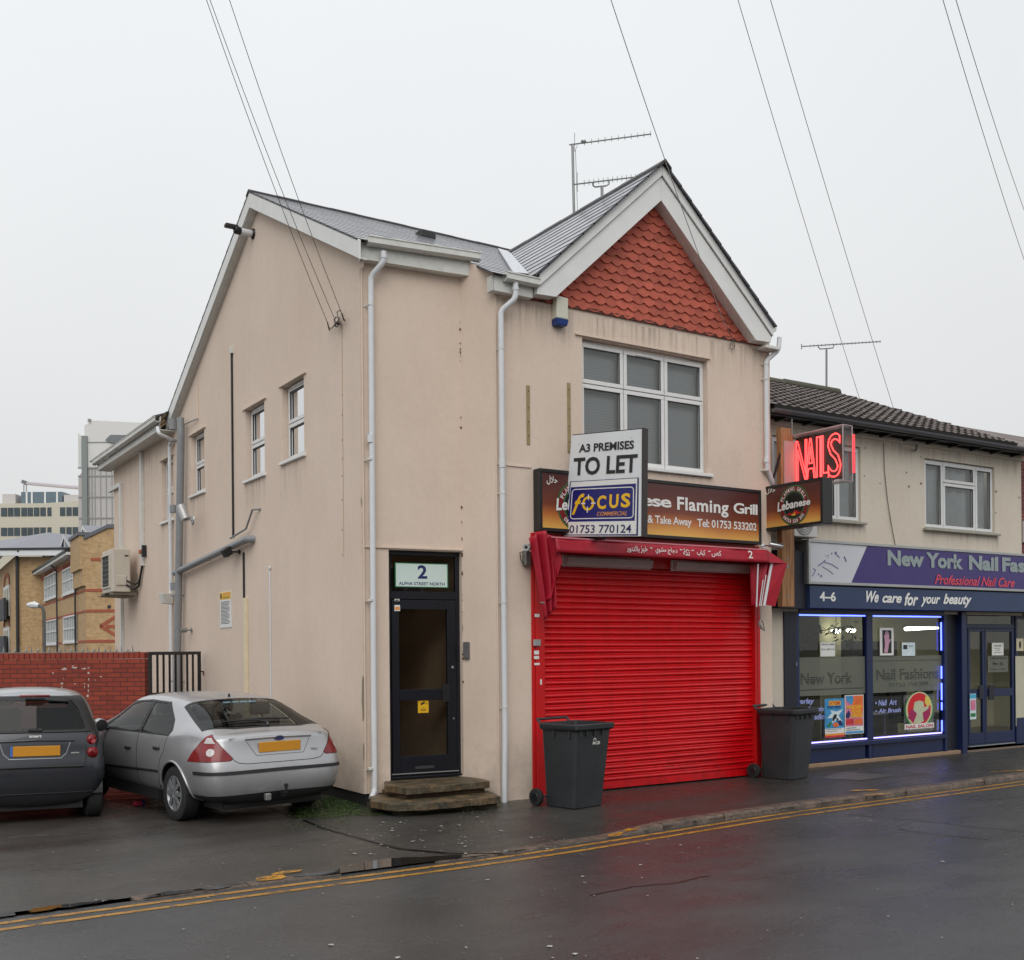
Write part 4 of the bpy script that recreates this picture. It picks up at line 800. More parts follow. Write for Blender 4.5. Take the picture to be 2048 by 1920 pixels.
# burglar alarm
a, b = FP(1104.5, 592, 0), FP(1136, 648, .12); t = thing('alarm_box', 'white burglar alarm box with blue base under the gable eave', 'alarm box', (a.x+.12, YF, b.z))
x0, x1 = FP(1114, 600, .13).x, FP(1137, 600, .13).x; zt, zm, zb = FP(1128, 593, .13).z, FP(1128, 637, .13).z, FP(1128, 650, .13).z
M = MB(); M.prism([(x0, YF-.13, zt), (x1, YF-.13, zt-.01), (x1, YF-.12, zm), (x0, YF-.12, zm)], (0, .12, 0)); M.build('cover', mat('alarm_cream', srgb(206, 204, 186), .4, var=.05), t, bevel=.012, seg=2)
M = MB(); M.prism([(x0-.005, YF-.13, zm-.002), (x1+.005, YF-.13, zm-.002), (x1-.01, YF-.115, zb), (x0+.01, YF-.115, zb)], (0, .12, 0)); M.build('strobe', mat('alarm_blue', srgb(18, 52, 120), .2, var=.05), t, bevel=.006)
# entry phone on the return wall beside the door
rn = V((YF-RB[1], -(XFL-RB[0]), 0)).normalized(); rn = rn if rn.x < 0 else -rn
ret = Pl((RB[0], RB[1], 0), (XFL-RB[0], YF-RB[1], 0), rn); a = ret.uz(921.5, 1318, .0); b = ret.uz(931, 1284, .0)
t = thing('entry_phone', 'slim grey entry phone on the wall right of the dark door', 'entry phone', tuple(ret.at((a[0]+b[0])/2, a[1])))
M = MB(); M.pbox(ret, .025, .115, a[1], b[1], 0, .035); M.build('case', mat('phone_grey', srgb(92, 92, 94), .35), t, bevel=.006); M = MB(); M.pbox(ret, .035, .105, b[1]-.06, b[1]-.015, .035, .038); M.pbox(ret, .035, .105, a[1]+.02, b[1]-.08, .035, .037); M.build('panel', mat('phone_steel', (.28, .28, .28), .25, metal=.6), t)
# flood light under the soil pipe
q = side.at(*side.uz(480, 1104)); t = thing('flood_light', 'black flood light under the end of the grey waste pipe on the side wall', 'flood light', tuple(q))
M = MB(); c = q+V((-.17, .04, .0)); M.hexa([c+V(p) for p in ((-.05, -.1, -.10), (.05, -.1, -.03), (.05, .1, -.03), (-.05, .1, -.10), (-.12, -.1, .02), (-.02, -.1, .09), (-.02, .1, .09), (-.12, .1, .02))]); M.build('head', m_black, t, bevel=.012)
M = MB(); M.tube([q, q+V((-.08, 0, .0)), c], .014, 8); M.rev([(0, .025), (.035, .025), (.035, 0)], q, side.n, 12); M.build('bracket', m_black, t)
# parking notice
t = thing('notice_board', 'white parking notice with yellow heading on the side wall', 'notice', tuple(side.at(*side.uz(451, 1258))))
mside = Pl((XS, 0, 0), (0, -1, 0), (-1, 0, 0))
its = [('b', m_yel, .02, .79, .96, .2), ('t', m_orange, .3, .9, .62, .07, 'WARNING', dict(off=.03)), ('t', mat('green_notice', srgb(90, 110, 30), .5, var=0), .3, .82, .55, .05, 'PRIVATE LAND', dict(off=.02)), ('b', m_blackink, .07, .82, .12, .14), ('b', m_yel, .1, .84, .06, .1)]
for i in range(17): its.append(('b', m_ink, .1, .72-i*.038, (.8, .7, .78, .6, .74)[i % 5], .012))
mm, ms2 = card(None, mside, (440, 1256), (462, 1182), .012, m_sticker, its, t=.01); mm.build('panel', ms2, t, fix=False)
# air conditioner on the rear wing
t = thing('air_conditioner', 'cream air conditioning unit on brackets high on the rear wing', 'air conditioner', (5.35, 24, 3.18)); m_ac = mat('ac_cream', srgb(196, 188, 174), .45, var=.07, scale=3)
ax0, ax1, ay0, ay1, az0, az1 = 5.17, 5.53, 23.5, 24.5, 3.22, 4.13
M = MB(); M.box((ax0, ay0, az0), (ax1, ay1, az1)); M.build('casing', m_ac, t, bevel=.02, seg=2)
M = MB(); fr_box(M, Pl((ax0, 0, 0), (0, -1, 0), (-1, 0, 0)), -ay1+.06, -ay1+.80, az0+.1, az1-.1, .03, 0, .035); M.build('grille_frame', m_ac, t)
MB().box((ax0-.006, ay1-.78, az0+.12), (ax0-.002, ay1-.08, az1-.12)).build('fan_opening', mat('fan_dark', (.012, .011, .01), .6), t)
M = MB()
for i in range(7): z = az0+.18+i*.1; M.box((ax0-.02, ay1-.78, z), (ax0-.012, ay1-.08, z+.008))
M.build('fan_grille', m_galv, t)
M = MB(); M.box((ax0+.06, ay0-.03, az0+.14), (ax1-.09, ay0, az0+.34)); M.build('connection_cover', m_ac, t, bevel=.01); MB().box((ax1-.12, ay0-.004, az1-.16), (ax1-.04, ay0, az1-.13)).build('badge', m_blackink, t)
M = MB(); M.box((ax0-.05, ay0+.05, az0-.06), (XS, ay0+.10, az0)); M.box((ax0-.05, ay1-.12, az0-.06), (XS, ay1-.07, az0)); M.box((XS-.04, ay0+.05, az0-.02), (XS, ay0+.1, az0+.4)); M.quad((ax0-.12, ay0-.1, az0-.07), (XS-.05, ay0+.02, az0-.09), (XS-.05, ay1, az0-.09), (ax0-.12, ay1, az0-.07)); M.build('bracket', mat('rusty_bracket', srgb(120, 112, 98), .6, var=.2), t)
M = MB(); M.tube([(ax1-.1, ay0-.01, az0+.16), (ax1+.06, ay0-.1, az0+.06), (XS-.05, ay0-.2, az0+.12), (XS-.04, 23.05, az0+.52)], .022, 8); M.tube([(ax1-.08, ay0-.01, az0+.24), (ax1+.08, ay0-.08, az0+.16), (XS-.05, ay0-.2, az0+.2), (XS-.04, 23.05, az0+.55)], .018, 8); M.build('hose', m_black, t, smooth=True)
q = side.at(*side.uz(290, 1105)); t = thing('isolator_switch', 'small dark switch box with orange lever beside the trunking on the rear wing', 'switch', tuple(q))
M = MB(); M.box(q+V((-.09, -.14, -.1)), q+V((0, -.06, .14))); M.build('case', m_black, t, bevel=.006); M = MB(); M.box(q+V((-.1, .0, -.02)), q+V((-.02, .14, .06))); M.build('lever', mat('orange_plastic', srgb(176, 92, 40), .5), t, bevel=.01)
# ---------------- fascia sign
yS_ = 11.52; fs = Pl((0, yS_, 0), (1, 0, 0), (0, -1, 0)); TL, BR = fs.uz(1081, 942.5), fs.uz(1519, 1093)
sx0, sx1, sz0, sz1 = TL[0], BR[0], 3.475, 4.285
t = thing('fascia_sign', 'brown and orange illuminated fascia sign reading Lebanese Flaming Grill', 'sign', ((sx0+sx1)/2, yS_, sz0))
m_sblk = mat('sign_case_black', (.012, .012, .012), .4); m_sgrad = gradient_sign('sunset_print', sz0, sz1)
M = MB(); M.box((sx0-.03, yS_, sz0), (sx1+.03, YF-.0, sz1)); M.build('case', m_sblk, t, bevel=.006)
M = MB(); fr_box(M, fs, sx0-.03, sx1+.03, sz0, sz1, .045, -.001, .02); M.build('frame', m_sblk, t, bevel=.004)
MB().add([fs.at(sx0+.012, sz0+.04, .004), fs.at(sx1-.012, sz0+.04, .004), fs.at(sx1-.012, sz1-.04, .004), fs.at(sx0+.012, sz1-.04, .004)], [(0, 1, 2, 3)]).build('face', m_sgrad, t, fix=False)
HAL = '\ufedd\ufefc\ufea3'
m_badge = [mat('badge_green', srgb(48, 100, 58), .4, var=0), mat('badge_red', srgb(122, 28, 36), .4, var=0), mat('badge_black', srgb(24, 26, 24), .35, var=.1), m_white_t, mat('flame_red', srgb(206, 34, 24), .4, var=0), mat('flame_yellow', srgb(236, 190, 60), .4, var=0)]
def badge(parent, pl, cu, cz, r, d):
    M = MB(); c = lambda dd: pl.at(cu, cz, d+dd)
    M.disc(c(.001), pl.n, r, 48, 0); M.disc(c(.002), pl.n, r*.93, 48, 1); M.disc(c(.003), pl.n, r*.70, 48, 0); M.disc(c(.004), pl.n, r*.64, 48, 2)
    random.seed(4)
    for i in range(11):
        a = -.42+.084*i; w_ = .07; h_ = random.uniform(.12, .34)*(1-abs(a)); M.add([pl.at(cu+r*(a-w_), cz-r*.53+r*abs(a)*.2, d+.005), pl.at(cu+r*(a+w_), cz-r*.53+r*abs(a)*.2, d+.005), pl.at(cu+r*(a+.01*(i % 3)), cz-r*.5+r*h_, d+.005)], [(0, 1, 2)], 4)
        if i in (4, 5, 6): M.add([pl.at(cu+r*(a-w_*.6), cz-r*.53, d+.006), pl.at(cu+r*(a+w_*.6), cz-r*.53, d+.006), pl.at(cu+r*a, cz-r*.5+r*h_*.6, d+.006)], [(0, 1, 2)], 5)
    arc_text(M, 'FLAMING GRILL', c(.006), pl.u, ZU, r*.815, 162, 18, r*.18, 3); arc_text(M, '01753 533 202', c(.006), pl.u, ZU, r*.815, 218, 322, r*.16, 3, top=False)
    for dd, m_, o_ in ((.007, 2, .05), (.009, 3, .03)): text(M, 'Lebanese', pl.at(cu-r*1.06, cz-r*.22, d+dd), pl.u, ZU+pl.u*.0, r*2.16, r*.42, m_, off=o_, shear=.1, warp=lambda a, b: (a, b*(1.15-.35*a)+.32*a-.12*(a-.5)**2*2))
    M.build('badge', m_badge, parent, fix=False)
cu, cz = fs.uz(1150, 1012); badge(t, fs, cu+.04, cz, .335, .006)
M = MB(); P2 = lambda a, b, dd=.012: fs.at(*fs.uz(a, b), dd); 
a = fs.uz(1084, 968); text(M, HAL, fs.at(sx0+.09, a[1]-.0, .01), fs.u, ZU, .17, .115, 0, off=.012)
gx0, gx1 = fs.uz(1287, 1020)[0], fs.uz(1517, 1030)[0]; z1_, z0_ = fs.uz(1500, 1002)[1], fs.uz(1500, 1032)[1]
kf = fs.uz(1352, 1000)[0]; kg = fs.uz(1462, 1000)[0]; zb1 = fs.uz(1515, 1033)[1]
def word(M, s, px0, px1, zb_, zt_, pl, d, mi=0, **k): a, b = pl.uz(px0, 1010)[0], pl.uz(px1, 1010)[0]; text(M, s, pl.at(a, zb_, d), pl.u, ZU, b-a, zt_-zb_, mi, **k)
capz = fs.uz(1357, 993)[1]; basz = fs.uz(1515, 1030.5)[1]; desc = basz-.055; xh = .205
word(M, 'Grill', 1466, 1514, basz, capz-.015, fs, .01, off=.025, space=.9)
text(M, 'Flaming', fs.at(fs.uz(1353.5, 1010)[0], basz-.075, .01), fs.u, ZU, fs.uz(1456, 1010)[0]-fs.uz(1353.5, 1010)[0], capz-basz+.07, 0, off=.025, space=1.06)
lb = fs.uz(1223, 1010)[0]; le = fs.uz(1342, 1010)[0]; text(M, 'Lebanese', fs.at(lb-.42, basz, .01), fs.u, ZU, le-lb+.42, capz-basz-.01, 0, off=.025, space=.9)
b2z, c2z = fs.uz(1510, 1062)[1], fs.uz(1510, 1047)[1]
word(M, '& Take Away', 1294, 1382, b2z-.03, c2z+.005, fs, .01, off=.02, space=.95); word(M, 'Tel: 01753 533202', 1393, 1512, b2z, c2z+.005, fs, .01, off=.02, space=.95)
text(M, 'Restaurant', fs.at(fs.uz(1285, 1050)[0]-.87, b2z, .01), fs.u, ZU, .87, c2z-b2z+.005, 0, off=.02, space=.95)
M.pieces('lettering', m_white_t, t, fix=False, gap=.1)
# ---------------- projecting sign
ps = Pl((12.09, 0, 0), (0, -1, 0), (-1, 0, 0)); a = ps.uz(1527, 975); b = ps.uz(1646, 960); pz0, pz1 = ps.uz(1530, 1062)[1], ps.uz(1530, 974)[1]; pu0, pu1 = a[0], b[0]
t = thing('projecting_sign', 'brown and orange box sign with a round badge sticking out over the pavement', 'sign', tuple(ps.at((pu0+pu1)/2, pz0)))
M = MB(); M.pbox(ps, pu0, pu1, pz0, pz1, -.2, 0); M.build('case', m_sblk, t, bevel=.008); M = MB(); fr_box(M, ps, pu0, pu1, pz0, pz1, .04, -.001, .014); M.build('frame', m_sblk, t)
MB().add([ps.at(pu0+.038, pz0+.038, .004), ps.at(pu1-.038, pz0+.038, .004), ps.at(pu1-.038, pz1-.038, .004), ps.at(pu0+.038, pz1-.038, .004)], [(0, 1, 2, 3)]).build('face', gradient_sign('sunset_print_small', pz0, pz1), t, fix=False)
cu, cz = ps.uz(1588, 1010); badge(t, ps, cu, cz, .295, .006); M = MB(); q = ps.uz(1531, 990); text(M, HAL, ps.at(q[0]+.02, q[1]+.0, .012), ps.u, ZU, .19, .1, 0, off=.012); M.build('lettering', m_white_t, t, fix=False)
# ---------------- red awning
t = thing('awning', 'crimson folded shop awning hanging over the red shutter', 'awning', (9.9, 11.4, 3.1))
aY = 11.26; av = Pl((0, aY, 0), (1, 0, 0), (0, -1, 0)); l0 = av.uz(1098, 1074); l1 = av.uz(1530, 1103); w0 = av.uz(1116, 1104.5); w1 = av.uz(1531, 1126)
xa, xb = l0[0]+.06, l1[0]-.0; zt_ = (l0[1]+l1[1])/2; zb_ = (w0[1]+w1[1])/2
M = MB(); M.grid(lambda u, v: (xa+(xb-xa)*u, aY-.05-.03*v+.008*math.sin(u*31)+.012*math.sin(u*9), zt_-(zt_-zb_)*v-.012*math.sin(math.pi*u)), 60, 4); M.grid(lambda u, v: (xa+(xb-xa)*u, YF-.04-(YF-.04-aY+.05)*v, zt_+.06-.06*v+.01*math.sin(u*11)*math.sin(v*3)), 60, 3)
M.quad((xa, aY-.06, zb_), (xb, aY-.06, zb_), (xb, aY-.02, zb_), (xa, aY-.02, zb_)); va = M.build('valance', m_awn, t, smooth='all', fix=False)
so_ = va.modifiers.new('s', 'SOLIDIFY'); so_.thickness = .006
AR = [('\ufedb\ufeba', 1374, 1394), ('-', 1366.5, 1371), ('\ufedb\ufe92\ufe8e\ufe8f', 1344, 1361), ('-', 1332, 1337), ('\ufe97\ufedc\ufe94', 1316, 1329), ('-', 1308, 1313), ('\ufea9\ufe9f\ufe8e\ufe9d', 1284, 1304), ('\ufee3\ufeb8\ufeee\ufef1', 1259, 1281), ('-', 1247, 1252), ('\ufea7\ufe92\ufeb0', 1228.5, 1243), ('\ufe91\ufe8e\ufedf\ufe98\ufee8\ufeee\ufead', 1200, 1226)]
M = MB()
for s_, a_, b_ in AR:
    k_ = (b_+a_)/2; sx_ = 1203+(k_-1200)*(1390-1203)/(1394-1200); p_ = av.uz(1249+(a_-1200)*(1438-1249)/194, 1100, .06); p2_ = av.uz(1249+(b_-1200)*(1438-1249)/194, 1100, .06); hz = zb_+(zt_-zb_)*.30
    if s_ == '-': M.pbox(av, p_[0], p2_[0], hz+.05, hz+.062, .112, .116)
    else: text(M, s_[::-1], av.at(p_[0], hz-.02, .112), av.u, V((0, .12, 1)), p2_[0]-p_[0], .095, 0, off=.012)
a_, b_ = av.uz(1492, 1112, .06), av.uz(1501, 1112, .06); text(M, '2', av.at(a_[0], zb_+(zt_-zb_)*.25, .112), av.u, V((0, .12, 1)), b_[0]-a_[0], .11, 0, off=.01)
M.pieces('lettering', m_white_t, t, fix=False, gap=.022)
MB().tube([(xa-.05, aY-.045, zt_+.004), (xb, aY-.045, zt_+.004)], .012, 8).build('front_bar', mat('bar_pink', srgb(196, 120, 130), .4), t, smooth=True)
M = MB(); q0 = V((xa+.02, aY-.05, zt_)); 
def drape(u, v):  # bundled cloth hanging at the left end
    wd = lerp(.33, .13, v**.6); ang = u*5.2*math.pi+.9*math.sin(v*4+u*3); x = lerp(q0.x-.14, FP(1082, 1200, .1).x, v)+(u-.5)*wd; y = aY+.10+.05*math.sin(ang+v*1.6)*(1-.3*v)+.04*math.sin(u*5); z = zt_+.02-v*.86-.16*v*(1-u)+.05*u*(1-v); return (x, y, z+.10*math.sin(u*3.1)*(1-v)-.05)
M.grid(drape, 64, 22); dr_ = M.build('drape', m_awn, t, smooth='all', fix=False); so_ = dr_.modifiers.new('s', 'SOLIDIFY'); so_.thickness = .006
M = MB(); M.grid(lambda u, v: (xa-.02+.12*math.sin(v*1.57)-.06*u, aY-.055+u*.2-.01*math.sin(v*7), zt_-v*lerp(.30, .75, u)), 8, 10); M.grid(lambda u, v: (xa+.10+.02*math.sin(v*3+u*2)-.12*v, aY+.02+u*.2, zt_-.14-v*.62-.05*u), 8, 10); f_ = M.build('drape_fold', m_awn, t, smooth='all', fix=False)
# right end: corner flap and hanging panel
e0, e1 = av.uz(1530, 1103), av.uz(1564, 1128); cr = V((xb, aY-.05, zt_)); cl = V((xb, aY-.08, zb_)); tip = av.at(e1[0], e1[1]+.0, .1); bk = V((xb+.16, YF-.02, zt_+.0))
M = MB(); M.add([cr, cl, tip, bk, (xb, YF-.03, zt_+.05)], [(0, 1, 2), (0, 2, 3), (0, 3, 4)]); pn = av.uz(1547, 1213); p2 = av.uz(1523, 1208)
M.add([tip, av.at(pn[0], pn[1], .03), av.at(p2[0], p2[1], .0), av.at(*av.uz(1537, 1128), .02)], [(0, 1, 2, 3)]); M.add([tip, av.at(pn[0], pn[1], .03), V((xb+.2, YF-.02, pn[1]+.1)), bk], [(0, 1, 2, 3)])
M.grid(lambda u, v: lerp(av.at(*av.uz(1505, 1128), -.05), av.at(*av.uz(1537, 1128), -.02), u)*(1-v)+lerp(av.at(*av.uz(1511, 1210), -.08), av.at(*av.uz(1521, 1208), -.03), u)*v+V((0, .03*math.sin(u*12), 0)), 12, 4)
fl = M.build('side_flap', m_awn, t, fix=False); so_ = fl.modifiers.new('s', 'SOLIDIFY'); so_.thickness = .005
for i, (p0_, p1_, r_) in enumerate((((1540, 1127), (1525, 1212), .021), ((1513, 1128), (1510, 1214), .011), ((1523, 1160), (1516, 1212), .007), ((1529, 1150), (1519, 1212), .007))):
    MB().tube([av.at(*av.uz(*p0_), .03), av.at(*av.uz(*p1_), .03)], r_, 8).build('arm', m_pipe, t, smooth=True)
MB().tube([av.at(*av.uz(1078, 1205), .04), av.at(*av.uz(1085, 1207), .04)], .012, 8).build('hook', m_galv, t)
for (a_, b_) in (((1134, 1134), (1305, 1116)), ((1352, 1140), (1502, 1122))):
    q0_, q1_ = FP(*a_, .12), FP(*b_, .12); tt = thing('light_fitting', 'long white strip light above the red shutter, '+('the left one of two' if a_[0] < 1200 else 'the right one of two'), 'strip light', ((q0_.x+q1_.x)/2, YF-.1, q0_.z), group='strip lights over the shutter')
    z_ = (3.17, 3.05); M = MB(); M.prism([(q0_.x, YF-.03, z_[0]), (q0_.x, YF-.16, z_[0]-.01), (q0_.x, YF-.12, z_[1]), (q0_.x, YF-.03, z_[1])], (q1_.x-q0_.x, 0, 0)); M.build('diffuser', mat('dusty_diffuser', srgb(188, 170, 166), .45, var=.1), tt, bevel=.012, seg=2); MB().box((q0_.x-.02, YF-.05, z_[1]-.01), (q1_.x+.02, YF-.028, z_[0]+.02)).build('back_plate', m_white, tt)
M = MB(); random.seed(6); a1 = FP(1512, 1215, .03)
pts = [V((a1.x+.02+random.uniform(-.006, .006), YF-.03, a1.z-i*.09)) for i in range(int(a1.z/.09))]; M.tube(pts, .008, 6); tb = M.build('hanging_cable', m_black, label='black cable running down between red shutter frame and cream wall', cat='cable')
M = MB(); q = av.at(*av.uz(1522, 1213), 0); r_ = av.at(*av.uz(1521, 1240), 0); s_ = av.at(*av.uz(1529, 1262), 0); M.tube([q, r_, r_+V((.01, 0, -.02))], .005, 6); M.tube([r_, r_+V((.05, 0, -.03)), s_, s_+V((-.03, 0, .02)), r_+V((-.02, 0, -.05)), r_], .009, 6); M.tube([r_+V((-.03, 0, -.02)), r_+V((-.02, 0, -.1)), r_+V((.03, 0, -.13))], .012, 6); M.build('knotted_cord', m_galv, label='grey cord with a knotted bunch hanging at the right end of the awning', cat='cord')
# ---------------- TO LET board
bn = FW*1.0+R0*(-2374/FPX); bu = -V((bn.x, bn.y, 0)).normalized(); bnn = V((bu.y, -bu.x, 0)).normalized(); b0 = onY(1210, 972, 10.93)
bl = Pl((b0.x, b0.y, 0), bu, bnn); cs = [onP(*p, b0, bnn) for p in ((1127.5, 1073), (1283.5, 1072.5), (1285, 858), (1143, 871))]
t = thing('to_let_board', 'tilted white estate agent board reading TO LET in front of the fascia sign', 'sign board', tuple((cs[0]+cs[1])/2))
BU = (cs[1]-cs[0]).normalized(); BW = ((cs[3]-cs[0])-BU*(cs[3]-cs[0]).dot(BU)).normalized(); BN = BU.cross(BW); BWd = (cs[1]-cs[0]).length; BH = ((cs[3]+cs[2])/2-(cs[0]+cs[1])/2).length
sk = BU*((cs[3]-cs[0]).dot(BU))/1.0; bp = lambda a, b, d=0: cs[0]+BU*BWd*a+((cs[3]-cs[0])*(1-a)+(cs[2]-cs[1])*a)*b+BN*d
M = MB(); M.prism([bp(0, 0), bp(1, 0), bp(1, 1), bp(0, 1)], -BN*.02); M.build('panel', mat('board_white', srgb(218, 220, 222), .4, var=.04, scale=4), t, bevel=.002)
M = MB(); M.prism([bp(1.0, -.0, -.02), bp(1.0, -.0, .012), bp(1.012, -.0, .012), bp(1.012, -.0, -.1), bp(1.0, 0, -.1)], (bp(1, 1)-bp(1, 0))*1.01); M.prism([bp(0, .985, -.022), bp(1.01, .985, -.022), bp(1.01, 1.012, -.022), bp(0, 1.012, -.022)], -BN*.07); M.prism([bp(0.02, 0, -.022), bp(.035, 0, -.022), bp(.035, 1, -.022), bp(.02, 1, -.022)], -BN*.06); M.build('frame', mat('dark_brown_frame', srgb(46, 38, 36), .5), t)
m_bn = mat('board_navy', srgb(22, 20, 104), .35, var=.04); 
M = MB(); Z3 = lambda a, b, d=.002: bp(a, b, d)
# lower board panel with dark rim, blue label
M.add([Z3(.01, .012), Z3(.955, .006), Z3(.96, .55), Z3(.03, .545)], [(0, 1, 2, 3)], 0); M.add([Z3(.03, .02, .003), Z3(.935, .02, .003), Z3(.94, .543, .003), Z3(.045, .538, .003)], [(0, 1, 2, 3)], 1); M.add([Z3(.04, .145, .004), Z3(.915, .145, .004), Z3(.925, .495, .004), Z3(.05, .487, .004)], [(0, 1, 2, 3)], 2)
def bt(s, a0, a1, b0_, b1_, mi, **k): text(M, s, bp(a0, b0_, .006), BU, BW, BWd*(a1-a0), BH*(b1_-b0_), mi, **k)
def rrect(a0, a1, b0_, b1_, r, w_, mi, d=.005):
    P_ = []; Q_ = []
    for (ca, cb, s0) in ((a1-r, b1_-r*.75, 0), (a0+r, b1_-r*.75, 90), (a0+r, b0_+r*.75, 180), (a1-r, b0_+r*.75, 270)):
        for k in range(5): q = math.radians(s0+k*22.5); P_.append(bp(ca+r*math.cos(q), cb+r*.75*math.sin(q), d)); Q_.append(bp(ca+(r-w_)*math.cos(q), cb+(r-w_)*.75*math.sin(q), d))
    for i in range(len(P_)): j = (i+1) % len(P_); M.add([P_[i], P_[j], Q_[j], Q_[i]], [(0, 1, 2, 3)], mi)
rrect(.07, .90, .17, .468, .045, .011, 3)
bt('A3 PREMISES', .13, .83, .825, .905, 4, off=.03, space=1.0); bt('TO LET', .07, .885, .60, .775, 4, off=.028)
bt('01753 770124', .075, .87, .032, .112, 5, off=.012)
bt('C', .425, .54, .262, .395, 6, off=.035); bt('U', .585, .70, .268, .402, 6, off=.035); bt('S', .735, .85, .272, .408, 6, off=.035)
def ring(ca, cb, ra, rb, w_, mi):
    n = 28
    for i in range(n): q, r_ = 2*math.pi*i/n, 2*math.pi*(i+1)/n; M.add([bp(ca+ra*math.cos(q), cb+rb*math.sin(q), .006), bp(ca+ra*math.cos(r_), cb+rb*math.sin(r_), .006), bp(ca+(ra-w_)*math.cos(r_), cb+(rb-w_*.7)*math.sin(r_), .006), bp(ca+(ra-w_)*math.cos(q), cb+(rb-w_*.7)*math.sin(q), .006)], [(0, 1, 2, 3)], mi)
ring(.305, .322, .082, .07, .03, 6)
for (a, b, c_, d_) in ((.30, .312, .355, .41), (.295, .307, .232, .29), (.21, .268, .317, .328), (.345, .405, .317, .328)): M.add([bp(a, c_, .008), bp(b, c_, .008), bp(b, d_, .008), bp(a, d_, .008)], [(0, 1, 2, 3)], 3)
text(M, 'f', bp(.09, .215, .006), BU, BW, BWd*.16, BH*.205, 6, off=.02, shear=.5); bt('COMMERCIAL', .43, .81, .198, .238, 7, off=.01, shear=.4)
for a in (.08, .3, .5, .7, .88): M.disc(bp(a, .03, .006), BN, .004, 8, 4)
for (a, b) in ((.12, .91), (.53, .77), (.87, .72), (.86, .93)): M.disc(bp(a, b, .004), BN, .005, 8, 4)
M.build('lettering', [m_navyink, m_sticker, m_bn, m_white_t, m_blackink, mat('board_ink_blue', srgb(30, 30, 84), .4, var=0), mat('board_yellow', srgb(232, 182, 22), .4, var=0), mat('board_orange', srgb(214, 142, 60), .4, var=0)], t, fix=False)
MB().tube([bp(.5, -.01, -.06), V(((bp(.5, 0).x+.15), YF-.02, 3.42))], .03, 8).build('bracket', m_black, t)
# ---------------- aerials
def yagi(M, a, b, n, up_=.05, dn=.04, vert=ZU, r=.011, big=True):
    a, b = V(a), V(b); M.tube([a, b], r, 6)
    for i in range(n): p = a+(b-a)*((i+2.2)/(n+1.3)); M.tube([p-vert*dn, p+vert*up_], .006, 5)
    if big: p = a+(b-a)*.06; M.tube([p-vert*.12, p+vert*.18], .006, 5)
Ya = 14.0; q = lambda px, py: onY(px, py, Ya)
t = thing('roof_aerial', 'tall mast with a long aerial at its top behind the front gable', 'aerial', tuple(q(1149, 424)))
zb_ = GZ-gs*abs(q(1149, 424).x-GX); MB().tube([V((q(1149, 424).x, Ya, zb_-.05)), q(1145, 288)], .022, 10).build('mast', m_galv, t, smooth=True)
M = MB(); yagi(M, q(1139, 289.5), q(1302, 268), 11); M.tube([q(1164, 284), q(1170, 283)], .03, 8); M.build('boom', m_galv, t); M = MB(); M.tube([q(1155, 290), q(1151, 300), q(1152, 330), q(1155, 420)], .005, 5); M.build('cable', m_galv, t)
Ya = 13.6; t = thing('roof_aerial', 'short pole with a cradle aerial just behind the front gable ridge', 'aerial', tuple(q(1204, 392)))
MB().tube([V((q(1204, 392).x, Ya, GZ-gs*abs(q(1204, 392).x-GX)-.05)), q(1204, 374)], .024, 10).build('mast', m_galv, t, smooth=True)
M = MB(); yagi(M, q(1147, 369), q(1272, 354), 12); M.build('boom', m_galv, t); M = MB(); M.tube([q(1185, 364), q(1186, 371), q(1190, 374), q(1213, 371.5), q(1218, 368), q(1218.5, 360)], .012, 8); M.build('cradle', m_galv, t, smooth=True)
Ya = 15.6; t = thing('roof_aerial', 'thin pole aerial on the ridge of the nail shop roof', 'aerial', tuple(q(1653, 779)))
MB().tube([q(1653, 782), q(1653, 699)], .022, 8).build('mast', m_galv, t, smooth=True); M = MB(); yagi(M, q(1603, 693), q(1761, 683), 20, .03, .03, r=.012, big=False); M.tube([q(1603, 688), q(1603, 699)], .01, 5); M.tube([q(1636, 693), q(1640, 698), q(1666, 696), q(1668, 690)], .012, 6); M.build('boom', m_galv, t)
# ---------------- overhead wires
m_wire = mat('wire', (.34, .34, .34), .6, var=0); m_wire2 = mat('dark_wire', (.12, .11, .10), .6, var=0)
def wire(px, end, z, lab, r=.0055, m=m_wire, sag=.25):
    a, e_ = V(onZ(px, 0, z)), V(end); d = a-e_; P_ = []
    for i in range(25): u = i/24*1.7; P_.append(e_+d*u-ZU*sag*4*(u/1.7)*(1-u/1.7)+ZU*sag*4*(1/1.7)*(1-1/1.7)*u)
    M = MB(); M.tube(P_, r, 5); M.build('overhead_wire', m, label=lab, cat='wire', group='overhead wires')
wa = Sd(655, 645, .14); wb = Sd(672, 644, .12); wc = Sd(684, 628, .14)
wire(413, wa, 9.0, 'leftmost of three wires reaching the hooks on the side wall', m=m_wire2, r=.0042); wire(420, wb, 9.0, 'middle of three wires reaching the hooks on the side wall', m=m_wire2, r=.0042); wire(459, wc, 9.0, 'right of three wires reaching the hooks on the side wall', m=m_wire2, r=.0042)
t = thing('wire_hook', 'dark hooks and looped cable where the wires meet the side wall', 'hook', tuple(side.at(*side.uz(670, 650))))
M = MB(); S3 = lambda a, b, d=.05: Sd(a, b, d)
M.tube([wa, S3(658, 656), S3(664, 656), S3(670, 648), S3(668, 640), S3(672, 634), S3(679, 636), S3(680, 645), S3(674, 654), S3(670, 652)], .008, 6); M.tube([wb, S3(670, 652), S3(677, 640), S3(674, 624), S3(680, 620), S3(684, 628)], .008, 6); M.build('loop', m_wire2, t, smooth=True)
